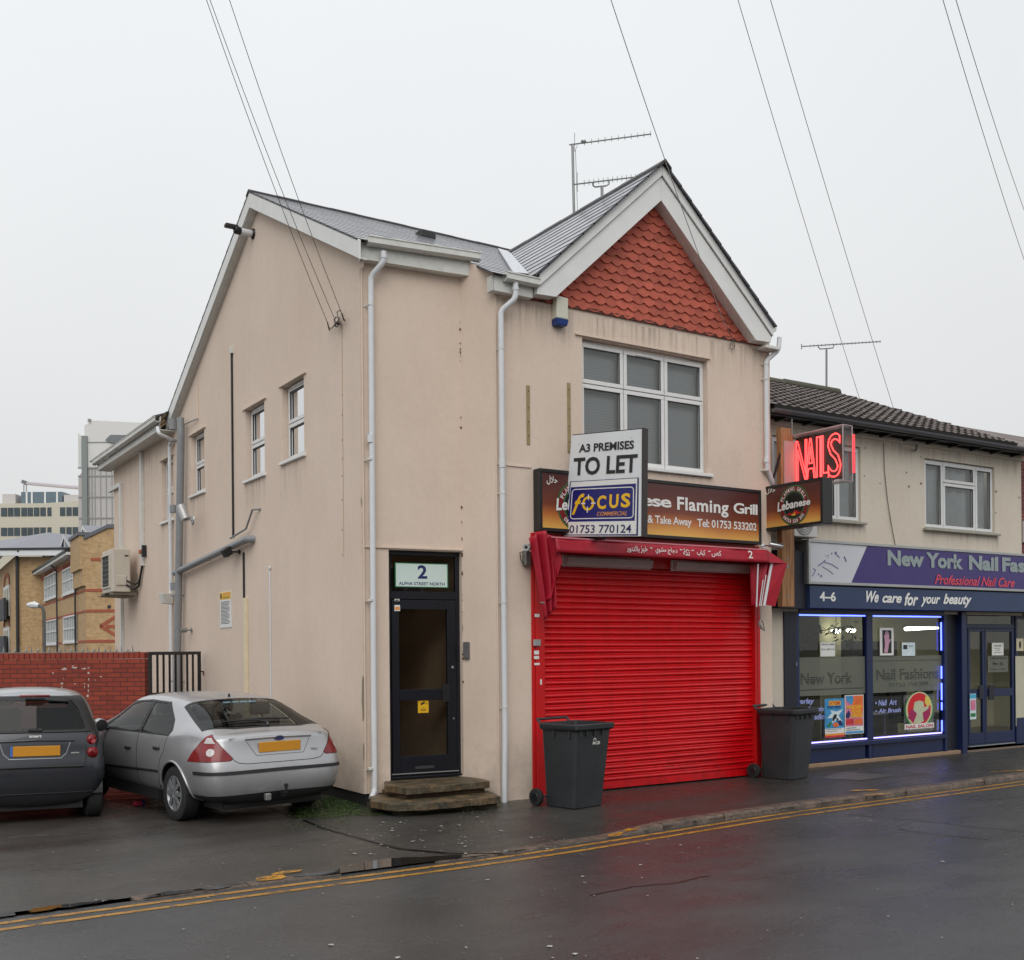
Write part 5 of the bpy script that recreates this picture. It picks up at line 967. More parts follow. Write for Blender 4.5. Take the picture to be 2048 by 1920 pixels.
M = MB(); M.tube([wa, side.at(*side.uz(658, 659), 0)], .01, 6); M.tube([wc, side.at(*side.uz(688, 640), 0)], .01, 6); M.tube([S3(678, 645, 0), S3(676, 648, .12)], .018, 6); M.build('hook', m_black, t)
we = FP(1466, 668, .03); wire(1222, FP(1452, 655, .06), 9.5, 'wire crossing the front gable to the curled end on the wall')
M = MB(); F3 = lambda a, b, d=.03: FP(a, b, d)
M.tube([F3(1455, 655, .05), F3(1461, 668), F3(1468, 685), F3(1470, 692), F3(1465, 699), F3(1460, 696), F3(1460, 688), F3(1466, 683)], .007, 6); M.build('cable_loop', m_wire2, label='curled dark cable end below the right side of the gable', cat='cable', smooth=True)
wire(1476, onY(1738, 803, 15.75)-ZU*.6, 11.0, 'wire running down behind the nail shop roof, the left one of two'); wire(1541, onY(1806, 825, 15.75)-ZU*.6, 11.0, 'wire running down behind the nail shop roof, the right one of two')
wire(1886, onY(2052, 530, 13), 10.5, 'wire at the top right corner, the left one of two'); wire(1912, onY(2052, 430, 13), 10.5, 'wire at the top right corner, the right one of two')
# ================================================================== WHEELIE BINS
m_bin = mat('bin_grey_plastic', srgb(46, 48, 50), .48, var=.22, scale=5, bump=.08, bscale=90)
def bin_(loc, ang, lab):
    t = thing('wheelie_bin', lab, 'wheelie bin', loc, (0, 0, ang), 'wheelie bins on the pavement'); t.scale = (1.19, 1.06, 1.08)
    # local: x across (0..w), y depth (0 = front), z up; base corner at front-left
    def rr(x0, x1, y0, y1, r, z, n=5):
        o = []
        for (cx, cy, s0) in ((x1-r, y1-r, 0), (x0+r, y1-r, 90), (x0+r, y0+r, 180), (x1-r, y0+r, 270)):
            for k in range(n): q = math.radians(s0+90*k/(n-1)); o.append((cx+r*math.cos(q), cy+r*math.sin(q), z))
        return o
    def loft(M, rings, close0=True, close1=True):
        n = len(rings[0]); o = len(M.v)
        for r in rings: M.v += [V(p) for p in r]
        for i in range(len(rings)-1):
            for k in range(n): M.f.append([o+i*n+k, o+i*n+(k+1) % n, o+(i+1)*n+(k+1) % n, o+(i+1)*n+k]); M.m.append(0)
        if close0: M.f.append([o+k for k in range(n)][::-1]); M.m.append(0)
        if close1: e_ = o+(len(rings)-1)*n; M.f.append([e_+k for k in range(n)]); M.m.append(0)
    M = MB(); f = lambda s: (.03-.035*s, .46+.065*s, .03-.09*s, .50+.03*s)
    R_ = []
    for s, z in ((0, .0), (.02, .012), (.03, .03), (.3, .28), (.86, .80), (.87, .81), (.93, .87)): a, b, c_, d_ = f(s); gx_ = .012 if z in (.0,) else 0; R_.append(rr(a+gx_, b-gx_, c_+gx_, d_-gx_, .05, z))
    a, b, c_, d_ = f(1); inn = [rr(a+.015, b-.015, c_+.015, d_-.015, .045, .90), rr(.06, .40, .03, .47, .04, .08)]
    loft(M, R_+[rr(a-.02, b+.02, c_-.02, d_+.02, .06, .885), rr(a-.03, b+.03, c_-.035, d_+.02, .06, .90), rr(a-.03, b+.03, c_-.04, d_+.02, .06, .945), rr(a-.02, b+.02, c_-.03, d_+.01, .05, .955), rr(a+.012, b-.012, c_+.012, d_-.012, .045, .955)]+inn)
    M.build('body', m_bin, t, local=True, smooth=True)
    M = MB()
    for x in (.03, .12, .24, .36): M.box((x, -.075, .82), (x+.012, -.045, .89))
    M.box((-.015, .05, .80), (.0, .08, .885)); M.box((-.015, .3, .80), (.0, .33, .885)); M.build('rim_rib', m_bin, t, local=True)
    M = MB(); M.tube([(.02, .61, .99), (.46, .61, .99)], .016, 8); M.tube([(.02, .61, .99), (.02, .54, .93)], .014, 8); M.tube([(.46, .61, .99), (.46, .54, .93)], .014, 8); M.build('handle', m_bin, t, local=True, smooth=True)
    for x in (-.055, .475):
        M = MB(); M.rev([(.0, 0), (.06, 0), (.095, .003), (.1, .012), (.1, .045), (.095, .052), (.06, .055), (0, .055)], (x, .58, .1), (1, 0, 0), 28); w_ = M.build('wheel', m_dark, t, local=True, smooth=True); M = MB(); M.rev([(0, -.004), (.05, -.004), (.055, .0)], (x, .58, .1), (1, 0, 0), 20); M.build('hub', m_black, w_, local=True)
    M = MB(); M.tube([(-.02, .58, .1), (.5, .58, .1)], .012, 8); M.build('axle', m_galv, t, local=True)
    return t
ba = math.radians(11)
q = onZ(1150, 1621, 0); B1 = bin_((q.x-.02, q.y-.02, .004), ba, 'dark grey wheelie bin before the red shutter beside its left frame')
fr_ = Pl((0, 0, 0), (1, 0, 0), (0, -1, 0)); M = MB(); n_ = V((0, -1, -.18)).normalized(); w_ = V((0, -.115, 1)).normalized()
P_ = V((.235, -.045, .715)); text(M, 'MGB', P_, (1, 0, 0), w_, .11, .038, 0, off=.02)
for i in range(14): a0, a1 = math.pi*(-.2+1.4*i/14), math.pi*(-.2+1.4*(i+1)/14); c = P_+V((.03, -.004, .055)); f_ = lambda a, r: c+V((1, 0, 0))*math.cos(a)*r+w_*math.sin(a)*r; M.add([f_(a0, .022), f_(a1, .022), f_(a1, .012), f_(a0, .012)], [(0, 1, 2, 3)])
M.build('logo', m_white_t, B1, local=True, fix=False)
q = onZ(1585, 1562, 0); B2 = bin_((q.x-.03, q.y-.02, .004), math.radians(13), 'dark grey wheelie bin between the red shutter and the nail shop window')
# ================================================================== THE NAIL SHOP
YN = 11.97; nl_ = Pl((0, YN, 0), (1, 0, 0), (0, -1, 0)); NB = (12.19, 12.0, 0)
nail = thing('nail_shop_building', 'pale rendered building with brown tiled roof and dark blue nail shop below', 'building', NB)
WA, WB = (12.555, 14.63, 4.0, 5.27), (16.31, 18.36, 4.0, 5.24)
M = MB(); wall(M, nl_, [(12.19, 0), (12.76, 0), (12.76, 2.5), (19.20, 2.5), (19.2, 5.62), (12.19, 5.62)], [WA, WB], .09); M.quad((19.2, YN, 2.7), (19.2, 19, 2.7), (19.2, 19, 5.6), (19.2, 15.6, 7.2), (19.2, YN, 5.6)); M.quad((12.2, 19, 0), (19.2, 19, 0), (19.2, 19, 5.6), (12.2, 19, 5.6))
M.build('wall', m_wall_n, nail, fix=False)
CW = [(0, .27, 0, 1), (.27, .74, 0, .70), (.27, .74, .70, 1), (.74, 1, 0, 1)]
m_nw = mat('old_white_upvc', srgb(214, 215, 213), .4, var=.05); m_sillg = mat('dirty_sill', srgb(158, 154, 142), .6, var=.15)
for (a, b, c_, d) in (WA, WB): window(nail, nl_, a, b, c_+.01, d-.01, CW, 'net', .05, .09, fmat=m_nw, sillm=m_sillg)
for (a, b, c_, d) in (WA, WB): streaks(nail, nl_, a-.1, b+.1, c_-.04, .36)
streaks(nail, nl_, 12.3, 19.1, 5.42, .5)
# roof of profiled tiles
ey, ez, ry, rz_ = 11.58, 5.60, 15.6, 7.33; sl2 = math.atan2(rz_-ez, ry-ey); T2 = math.hypot(rz_-ez, ry-ey); M = MB(); t_ = 0; k = 0; random.seed(12)
while t_ < T2-.05:
    t1 = min(T2, t_+.34); x0, x1 = 12.2, 18.46+.03*(k % 2); nx = int((x1-x0)/.04); o = len(M.v)
    for i in range(nx+1):
        x = x0+(x1-x0)*i/nx; hh = .018*math.sin(x/.2*math.pi)**2*1.3; jj = random.uniform(-.004, .004)
        for (tt, th) in ((t_, -.02), (t_, .036+hh+jj), (t1, .004+hh)): M.v.append(V((x, ey+math.cos(sl2)*tt-math.sin(sl2)*th, ez+math.sin(sl2)*tt+math.cos(sl2)*th)))
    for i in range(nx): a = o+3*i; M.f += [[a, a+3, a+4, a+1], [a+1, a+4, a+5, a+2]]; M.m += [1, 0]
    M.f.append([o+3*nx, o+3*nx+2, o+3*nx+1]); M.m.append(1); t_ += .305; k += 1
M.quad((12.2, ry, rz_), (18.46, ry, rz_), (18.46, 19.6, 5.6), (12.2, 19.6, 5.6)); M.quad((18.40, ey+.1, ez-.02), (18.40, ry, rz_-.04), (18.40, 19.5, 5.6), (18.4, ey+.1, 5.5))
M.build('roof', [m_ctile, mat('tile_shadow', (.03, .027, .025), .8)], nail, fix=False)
M = MB(); n = 9
for i in range(n): x = 12.2+i*.5; M.tube([(x, ry, rz_+.0), (x+.49, ry, rz_+.0)], .11+.004*(i % 2), 12)
M.tube([(16.7, ry, rz_+.03), (18.35, ry, rz_+.03)], .10, 12); M.pieces('ridge_tiles', mat('mossy_ridge_tile', srgb(78, 76, 62), .8, var=.35, scale=7), nail, smooth=True)
M = MB(); pr_ = [(ey+.02+.06*math.cos(a), ez-.03+.06*math.sin(a)) for a in [math.pi+math.pi*i/8 for i in range(9)]]; M.prism([(12.2, a, b) for a, b in pr_], (7.1, 0, 0)); M.build('gutter', mat('grey_gutter', srgb(84, 84, 88), .25, var=.1), nail)
MB().box((12.2, ey+.07, ez-.11), (19.2, ey+.1, ez+.01)).build('fascia', m_black, nail); MB().box((12.2, ey+.1, ez-.08), (19.2, YN, ez-.06)).build('soffit', m_black, nail)
MB().box((12.2, YN-.06, 5.43), (19.2, YN, 5.49)).build('wall_trim', m_wall_n, nail)
for i in range(11): x = 12.55+i*.62; MB().prism([(x, ey+.1, ez-.06), (x, ey+.1, ez-.13), (x, YN-.06, ez-.14), (x, YN-.06, ez-.06)], (.05, 0, 0)).build('rafter_end', m_black, nail)
NP = lambda a, b, d=.02: nl_.at(*nl_.uz(a, b, d), d)
M = MB(); M.tube([NP(1767, 886), NP(1769, 940), NP(1775, 1000), NP(1782, 1045), NP(1791, 1092)], .007, 6); M.build('cable', m_wire2, nail, smooth=True); M = MB(); M.tube([NP(1834, 885, .3), NP(1833, 897, .1), NP(1832, 900, .02)], .02, 8); M.build('bracket', m_black, nail)
M = MB(); random.seed(8)
for (px, py) in ((1842, 914), (1842, 967), (1760, 967), (1818, 973), (1729, 952), (1730, 896), (1992, 983), (1992, 1025), (2038, 995), (1813, 945)): M.disc(NP(px, py, .003), nl_.n, random.uniform(.012, .024), 7, 0, 1.4)
M.build('wall_stain', mat('stain', srgb(128, 108, 88), .9), nail, fix=False)
# ---- shopfront
M = MB(); M.pbox(nl_, 12.76, 13.03, 0, 2.5, -.05, .03); M.build('pilaster', m_navyd, nail); M = MB()
M.pbox(nl_, 13.03, 13.11, .05, 2.5, -.1, .02); M.pbox(nl_, 14.75, 14.90, .33, 2.5, -.1, .0); M.pbox(nl_, 16.80, 16.87, .05, 2.5, -.1, .02); M.pbox(nl_, 13.11, 16.80, .30, .37, -.12, .05); M.pbox(nl_, 13.11, 16.80, 2.47, 2.56, -.1, .02)
M.pieces('window_frame', m_navy, nail, bevel=.006)
M = MB(); M.pbox(nl_, 13.11, 14.70, .07, .295, -.08, -.01); M.pbox(nl_, 14.76, 14.86, .06, .30, -.08, .015); M.pbox(nl_, 14.90, 16.8, .07, .295, -.08, -.01); M.pieces('stall_riser', m_navy, nail, bevel=.005)
MB().pbox(nl_, 12.76, 17.25, 0, .065, -.1, .04).build('plinth', mat('tan_plinth', srgb(148, 122, 98), .7, var=.15), nail, bevel=.008)
MB().pbox(nl_, 16.87, 17.22, 0.06, 2.55, -.12, -.04).build('pilaster', m_navyd, nail)
nd = Pl((0, 12.17, 0), (1, 0, 0), (0, -1, 0)); du = lambda px: nd.uz(px, 1400)[0]; dz = lambda px, py: nd.uz(px, py)[1]
xa_, xb_ = du(1933), du(2030); MB().box((17.22, YN-.08, 0), (17.36, 12.2, 2.55)).build('pilaster', m_navy, nail, bevel=.006)
MB().box((17.3, YN, -.0), (24, 12.5, .03)).build('door_step', mat('door_step_stone', srgb(120, 104, 90), .5, var=.2), nail)
sd_ = MB(); dr0, dr1 = .06, 2.56
fr_box(sd_, nd, xa_, xb_, dr0, dr1, .06, -.05, .0); sd_.pbox(nd, xa_, xb_, 2.26, 2.34, -.05, .005); df = sd_.build('door_frame', m_navy, nail, bevel=.005)
xm0, xm1, xr0 = du(1962), du(1974), du(2017)
def leaf(a, b, nm):
    M = MB(); fr_box(M, nd, a, b, dr0+.06, 2.26, .06, -.04, .012); M.pbox(nd, a+.06, b-.06, dr0+.12, dr0+.26, -.04, .011); M.pbox(nd, a+.06, b-.06, .98, 1.13, -.04, .011); d_ = M.build('door', m_navy, df, bevel=.004); return d_
leaf(xa_+.05, xm0+.1, 'l'); leaf(xm0+.11, xb_-.04, 'r')
M = MB(); M.pbox(nd, xm0-.10, xm0+.02, .94, 1.2, .012, .04); M.pbox(nd, xm0+.2, xm0+.36, .92, 1.2, .012, .04); M.pieces('handle', m_navyd, nail, bevel=.006); MB().pbox(nd, xa_+.05, xb_-.03, .07, .085, 0, .02).build('threshold', m_alu, nail)
MB().add([nd.at(xa_+.06, .2, -.02), nd.at(xb_-.06, .2, -.02), nd.at(xb_-.06, 2.5, -.02), nd.at(xa_+.06, 2.5, -.02)], [(0, 1, 2, 3)]).build('pane', m_glass_shop, nail, fix=False)
for (a, b) in ((13.11, 14.75), (14.90, 16.80)): MB().add([nl_.at(a, .37, -.05), nl_.at(b, .37, -.05), nl_.at(b, 2.47, -.05), nl_.at(a, 2.47, -.05)], [(0, 1, 2, 3)]).build('pane', m_glass_shop, nail, fix=False)
# right hand window beyond the door
M = MB(); fr_box(M, nd, xb_+.01, xb_+2.4, .55, 2.5, .06, -.05, .02); M.pbox(nd, xb_+.0, xb_+2.4, .05, .55, -.05, .03); M.build('window_frame', m_navy, nail, bevel=.005)
MB().add([nd.at(xb_+.06, .6, -.01), nd.at(xb_+2.35, .6, -.01), nd.at(xb_+2.35, 2.45, -.01), nd.at(xb_+.06, 2.45, -.01)], [(0, 1, 2, 3)]).build('pane', m_glass_shop, nail, fix=False)
# ---- fascia boxes
sN = Pl((0, 11.70, 0), (1, 0, 0), (0, -1, 0)); NX1 = 21.5
M = MB(); M.box((12.45, 11.78, 2.55), (NX1, YN-.0, 3.45)); M.build('fascia_board', m_navyd, nail)
M = MB(); M.box((13.09, 11.71, 2.56), (NX1, 11.9, 2.905)); M.build('lower_fascia', mat('blue_fascia_panel', srgb(38, 56, 92), .4, var=.12, scale=1.5), nail)
ns_ = thing('nail_shop_sign', 'long silver framed purple sign reading New York Nail Fashions', 'sign', (17, 11.75, 2.93))
M = MB(); M.box((13.045, 11.705, 2.935), (NX1, YN+.0, 3.63)); M.build('case', mat('sign_case_grey', srgb(96, 96, 94), .5, var=.12), ns_)
M = MB(); fr_box(M, sN, 13.04, NX1, 2.93, 3.635, .045, -.03, .02); M.build('frame', m_alu, ns_, bevel=.004)
m_purple = mat('purple_panel', srgb(56, 40, 108), .35, var=.08, scale=1.5)
M = MB(); M.add([sN.at(13.08, 2.975, .001), sN.at(14.5, 2.975, .001), sN.at(14.5, 3.59, .001), sN.at(13.08, 3.59, .001)], [(0, 1, 2, 3)], 0); M.add([sN.at(14.045, 2.975, .003), sN.at(NX1-.04, 2.975, .003), sN.at(NX1-.04, 3.59, .003), sN.at(14.44, 3.59, .003)], [(0, 1, 2, 3)], 1); M.build('face', [mat('grey_white_panel', srgb(198, 200, 206), .4, var=.05, scale=2), m_purple], ns_, fix=False)
M = MB(); random.seed(21)
def sw(px, py, d=.006): return sN.at(*sN.uz(px, py), d)
M.tube([sw(1624, 1152), sw(1631, 1140), sw(1626, 1137)], .006, 4); M.tube([sw(1636, 1131), sw(1644, 1126), sw(1650, 1120)], .008, 4); M.tube([sw(1648, 1124), sw(1662, 1128), sw(1676, 1137)], .005, 4); M.tube([sw(1644, 1133), sw(1656, 1140), sw(1666, 1148)], .004, 4); M.tube([sw(1688, 1113), sw(1692, 1123)], .009, 4); M.tube([sw(1650, 1112), sw(1657, 1109), sw(1655, 1117)], .003, 4); M.tube([sw(1669, 1106), sw(1679, 1115)], .005, 4)
M.disc(sw(1663, 1107), sN.n, .016, 8); M.disc(sw(1671, 1106), sN.n, .024, 9); M.disc(sw(1642, 1152), sN.n, .024, 4); M.tube([sw(1636, 1147), sw(1638, 1150)], .006, 4); M.build('faded_drawing', mat('faded_violet', srgb(104, 96, 150), .5, var=.3, scale=30), ns_, fix=False)
m_lg = mat('grey_green_letters', srgb(140, 152, 152), .35, var=.06)
M = MB(); base, cap = sN.uz(1800, 1132.5)[1], sN.uz(1785, 1100.5)[1]
for (s_, a, b, hh) in (('New', 1774, 1847, 1), ('York', 1851, 1925, 1), ('Nail', 1936.5, 1995, 1)): text(M, s_, sN.at(sN.uz(a, 1120)[0], base, .012), sN.u, ZU, sN.uz(b, 1120)[0]-sN.uz(a, 1120)[0], cap-base, off=.045)
text(M, 'Fashions', sN.at(sN.uz(2003, 1125)[0], base, .012), sN.u, ZU, 1.95, cap-base, off=.045); M.build('lettering', m_lg, ns_, fix=False)
M = MB(); text(M, 'Professional Nail Care', sN.at(sN.uz(1868, 1155)[0], 3.005, .012), sN.u, ZU, sN.uz(2028, 1160)[0]-sN.uz(1868, 1155)[0], .17, off=.02, shear=.4); M.build('lettering', mat('coral_letters', srgb(206, 66, 82), .4, var=.1), ns_, fix=False)
lf = Pl((0, 11.71, 0), (1, 0, 0), (0, -1, 0)); M = MB(); zl = 2.645
text(M, '4–6', lf.at(lf.uz(1639, 1195)[0], zl+.02, .006), lf.u, ZU, lf.uz(1671, 1195)[0]-lf.uz(1639, 1195)[0], .155, off=.03)
for (s_, a, b, dz_, hh) in (('We', 1732, 1757, 0, .19), ('care', 1764, 1803, 0, .12), ('for', 1808, 1836, -.04, .22), ('your', 1841, 1880, -.05, .17), ('beauty', 1886, 1943, -.05, .235)): text(M, s_, lf.at(lf.uz(a, 1195)[0], zl+.02+dz_, .006), lf.u, ZU, lf.uz(b, 1195)[0]-lf.uz(a, 1195)[0], hh, off=.03, shear=.35)
M.pieces('lettering', m_white_t, nail, fix=False, gap=.3)
# timber post
t = MB(); x0, x1 = NP(1565, 1218, .37).x, NP(1589.5, 1218, .37).x; t.box((x0, 11.60, 2.56), (x1, 11.70, 5.30)); k_ = NT('bare_timber'); g_ = k_.noise(3, 5, .6, sxyz=(9, 9, .7)); k_.col(k_.mix(k_.mr(g_, .35, .68, 0, 1), srgb(170, 126, 84), srgb(122, 82, 50))); k_.b.inputs['Roughness'].default_value = .7; m_tim = k_.m
pt = thing('timber_post', 'rough brown timber upright holding the neon sign', 'post', ((x0+x1)/2, 11.65, 2.56)); t.build('beam', m_tim, pt, bevel=.006)
M = MB(); random.seed(3)
for i in range(16): M.disc((random.uniform(x0+.02, x1-.02), 11.597, random.uniform(2.65, 3.7)), (0, -1, 0), .008, 7)
for (z, w_) in ((3.18, .03), (2.72, .02), (3.3, .015)): M.disc((x0+.12, 11.597, z), (0, -1, 0), w_, 8)
M.build('screw', m_galv, pt, fix=False)
MB().tube([(x0+.0, 11.62, 4.9), (12.25, 11.72, 4.38)], .018, 8).build('brace', m_black, pt)
# neon sign
XNE = x1+.05; ne = Pl((XNE, 0, 0), (0, -1, 0), (-1, 0, 0)); nu0, nu1 = ne.uz(1592, 890)[0], ne.uz(1687, 870)[0]; nz0, nz1 = 4.42, 5.16
nt_ = thing('neon_sign', 'glowing red neon sign reading NAILS in a clear case', 'neon sign', tuple(ne.at((nu0+nu1)/2, nz0)))
MB().pbox(ne, nu0, nu1, nz0, nz1, -.012, 0).build('back_panel', mat('smoke_panel', srgb(40, 26, 30), .3, var=.05), nt_)
k_ = NT('clear_acrylic'); tr = k_.n('BsdfTransparent'); tr.inputs[0].default_value = (.93, .9, .9, 1); gl = k_.n('BsdfGlossy'); gl.inputs['Roughness'].default_value = .08; mxs = k_.n('MixShader'); mxs.inputs[0].default_value = .06; k_.l(tr.outputs[0], mxs.inputs[1]); k_.l(gl.outputs[0], mxs.inputs[2]); k_.l(mxs.outputs[0], k_.o.inputs[0]); m_acr = k_.m
M = MB(); M.pbox(ne, nu0-.03, nu1+.03, nz0-.04, nz1+.04, -.16, .05); M.build('case', m_acr, nt_); M = MB(); M.pbox(ne, nu0-.03, nu1+.03, nz1+.03, nz1+.045, -.16, .055); M.pbox(ne, nu0-.03, nu1+.03, nz0-.045, nz0-.03, -.16, .055); M.pbox(ne, nu1+.022, nu1+.034, nz0-.04, nz1+.04, .043, .055); M.pbox(ne, nu1+.022, nu1+.034, nz0-.04, nz1+.04, -.16, -.148); M.build('case_edge', mat('acrylic_edge', srgb(190, 170, 170), .2, var=.05), nt_)
M = MB()
for s_, a, b, o_ in (('N', .0, .245, .011), ('A', .2, .45, .011), ('I', .455, .55, .011), ('L', .56, .72, .011), ('S', .70, .985, .011)):
    for gr in (0,):
        wd = (nu1-nu0-.04); text(M, s_, ne.at(nu0+.02+wd*a, nz0+.03, .018), ne.u, ZU, wd*(b-a), nz1-nz0-.08, 0, off=.0, outline=.012)
M.build('tube', emis('neon_red', (1, .05, .05), 4.5), nt_, fix=False, smooth='all')
M = MB(); M.tube([ne.at(nu1+.07, nz0+.08, -.14), ne.at(nu1+.07, nz1-.1, -.14)], .016, 8); M.build('tube', emis('neon_red_b', (1, .04, .05), 2.2), nt_)
MB().box((x0+.05, 11.585, nz0-.05), (x1+.03, 11.598, nz1-.06)).build('mounting_plate', mat('mount_board', srgb(170, 150, 146), .6, var=.08), nt_)
MB().tube([(x1-.03, 11.6, 5.2), (x1-.03, 11.6, 5.45)], .012, 6).build('spike', m_galv, nt_)
# air conditioner above the shop sign
a, b = sN.uz(1590, 1082), sN.uz(1631, 1052); t = thing('air_conditioner', 'white air conditioner on the pale wall behind the projecting sign', 'air conditioner', (a[0]+.3, 11.8, 3.66))
M = MB(); M.box((a[0]-.05, 11.66, 3.66), (b[0], YN-.0, 4.12)); M.build('casing', mat('ac_white', srgb(206, 204, 200), .45, var=.06), t, bevel=.01)
M = MB(); c = V((a[0]+.16, 11.655, 3.88))
for r in (.1, .14, .18): M.rev([(r, 0), (r, -.01), (r+.012, -.01), (r+.012, 0)], c, (0, 1, 0), 28)
M.build('fan_grille', m_galv, t, smooth=True); M = MB(); text(M, 'TOSHIBA'[:0] or 'Inverter', (b[0]-.24, 11.655, 4.03), (1, 0, 0), ZU, .14, .03); M.build('lettering', mat('red_print', srgb(176, 70, 70), .5, var=0), t, fix=False)
# ---- inside the nail shop
M = MB(); ix0, ix1, iy0, iy1, iz1 = 13.05, 23.5, 12.06, 15.4, 2.62; mi_ = [mat('shop_wall_paint', srgb(206, 200, 160), .8, var=.06, scale=1), mat('shop_floor', srgb(96, 84, 70), .35, var=.15), mat('shop_ceiling', srgb(176, 174, 160), .8)]
M.quad((ix0, iy1, 0), (ix1, iy1, 0), (ix1, iy1, iz1), (ix0, iy1, iz1), mi=0); M.quad((ix0, iy0, 0), (ix0, iy1, 0), (ix0, iy1, iz1), (ix0, iy0, iz1), mi=0); M.quad((ix1, iy0, 0), (ix1, iy1, 0), (ix1, iy1, iz1), (ix1, iy0, iz1), mi=0)
M.quad((ix0, iy0, .03), (ix1, iy0, .03), (ix1, iy1, .03), (ix0, iy1, .03), mi=1); M.quad((ix0, iy0, iz1), (ix1, iy0, iz1), (ix1, iy1, iz1), (ix0, iy1, iz1), mi=2); M.box((15.9, 14.0, 0), (16.5, 15.4, iz1), 0); M.build('shop_room', mi_, nail, fix=False)
tb_ = thing('strip_lamp', 'lit white fluorescent tube on the nail shop ceiling', 'lamp', (18, 13.6, 2.3)); a, b = onY(1811, 1258, 14.0), onY(1878, 1254, 14.0); MB().tube([a, b], .035, 10).build('tube', emis('fluorescent', (1, 1, .86), 14), tb_); MB().box((a.x-.03, 13.96, a.z+.04), (b.x+.03, 14.04, a.z+.09)).build('batten', m_white, tb_)
for i, (px, py) in enumerate(((1672, 1264), (1702, 1263))):
    c = onY(px, py, 13.8); t = thing('ceiling_lamp', 'lit petal shaped lamp seen through the left shop window, '+('the left one' if i == 0 else 'the right one'), 'lamp', tuple(c), group='petal lamps in the nail shop'); M = MB()
    for k in range(5): q = k*1.2566; d_ = V((math.cos(q), math.sin(q), .35)); M.rev([(0, 0), (.035, .03), (.03, .08), (0, .1)], c, d_, 8)
    M.build('petal', emis('lamp_glow', (1, .98, .85), 10), t, smooth='all'); MB().tube([c, c+V((0, 0, .3))], .008, 6).build('stem', m_galv, t)
def obx(nm, lab, cat, a, b, m, z0, z1, y0, y1):
    M = MB(); M.box((a, y0, z0), (b, y1, z1)); return M
t = thing('manicure_table', 'white topped manicure table inside the right shop window', 'table', (15.4, 12.9, 0)); MB().box((14.95, 12.6, .72), (16.1, 13.2, .76)).build('table_top', m_white, t, bevel=.008)
for (x, y) in ((15.0, 12.66), (16.05, 12.66), (15.0, 13.15), (16.05, 13.15)): MB().tube([(x, y, .03), (x, y, .72)], .02, 8).build('leg', m_alu, t)
for i, (x, y) in enumerate(((13.6, 13.6), (14.3, 14.2), (17.2, 14.4), (18.2, 13.8), (19.6, 14.2))):
    t = thing('salon_chair', 'dark padded chair inside the nail shop, '+('first', 'second', 'third', 'fourth', 'fifth')[i]+' from the left', 'chair', (x, y, 0), group='chairs inside the nail shop')
    MB().box((x-.27, y-.27, .42), (x+.27, y+.27, .54)).build('seat', m_black, t, bevel=.03); MB().box((x-.27, y+.2, .54), (x+.27, y+.3, 1.15)).build('backrest', m_black, t, bevel=.04, seg=2); MB().tube([(x, y, .03), (x, y, .42)], .04, 8).build('pedestal', m_alu, t)
t = thing('shop_cabinet', 'tall dark cabinet at the back of the nail shop', 'cabinet', (18.2, 15.2, 0)); MB().box((17.2, 14.95, 0.03), (19.4, 15.38, 2.05)).build('carcass', mat('dark_wood', (.03, .022, .018), .4), t, bevel=.01); MB().box((17.7, 14.93, 1.3), (18.1, 14.95, 1.75)).build('picture', mat('tan_picture', srgb(150, 120, 84), .6, var=.2), t)
# plants behind the glass
m_leaf = mat('leaf_green', (.05, .12, .03), .5, var=.4, scale=8)
def leafy(nm, lab, pts, n, ln, sp, loc):
    t = thing(nm, lab, 'plant', loc); M = MB()
    for i in range(n):
        k = random.random()*(len(pts)-1); j = int(k); c = V(pts[j]).lerp(V(pts[j+1]), k-j)+V([random.gauss(0, sp) for _ in range(3)]); a = random.random()*6.28; d = V((math.cos(a), math.sin(a)*.5, random.uniform(-.7, .2))).normalized(); s_ = d.cross(ZU).normalized(); l_ = ln*random.uniform(.6, 1.2)
        M.add([c, c+d*l_*.4+s_*l_*.2, c+d*l_, c+d*l_*.4-s_*l_*.2], [(0, 1, 2, 3)])
    M.build('leaves', m_leaf, t, fix=False); MB().tube([V(p) for p in pts], .008, 5).build('stem', m_leaf, t); return t
random.seed(30); leafy('trailing_plant', 'green trailing plant hanging along the top of the left shop window', [(13.2, 12.25, 1.95), (13.7, 12.3, 2.15), (14.3, 12.3, 2.25), (14.7, 12.25, 2.3), (14.75, 12.25, 1.9)], 130, .16, .07, (14, 12.3, 2.3))
leafy('potted_plant', 'dark leafy plant behind the right edge of the shop window', [(16.6, 12.2, .45), (16.62, 12.2, 1.0), (16.7, 12.2, 1.5)], 60, .2, .05, (16.6, 12.2, .4))
# LED strips
m_led = emis('blue_led', (.08, .12, 1.0), 6); m_ledw = emis('violet_led', (.36, .32, 1.0), 3.5)
for i, (a, b, z, m) in enumerate(((13.12, 14.72, 2.455, m_led), (14.93, 16.74, 2.455, m_led), (13.3, 14.74, .40, m_ledw), (14.92, 16.74, .40, m_ledw))):
    MB().tube([(a, YN+.01, z), (b, YN+.01, z)], .011, 8).build('led_strip', m, nail)
for (a, b) in ((2.36, 1.86), (1.58, 1.36), (1.28, .98), (.94, .80), (.62, .42)): MB().tube([(16.75, YN+.01, a), (16.75, YN+.01, b)], .013, 8).build('led_strip', m_led, nail)
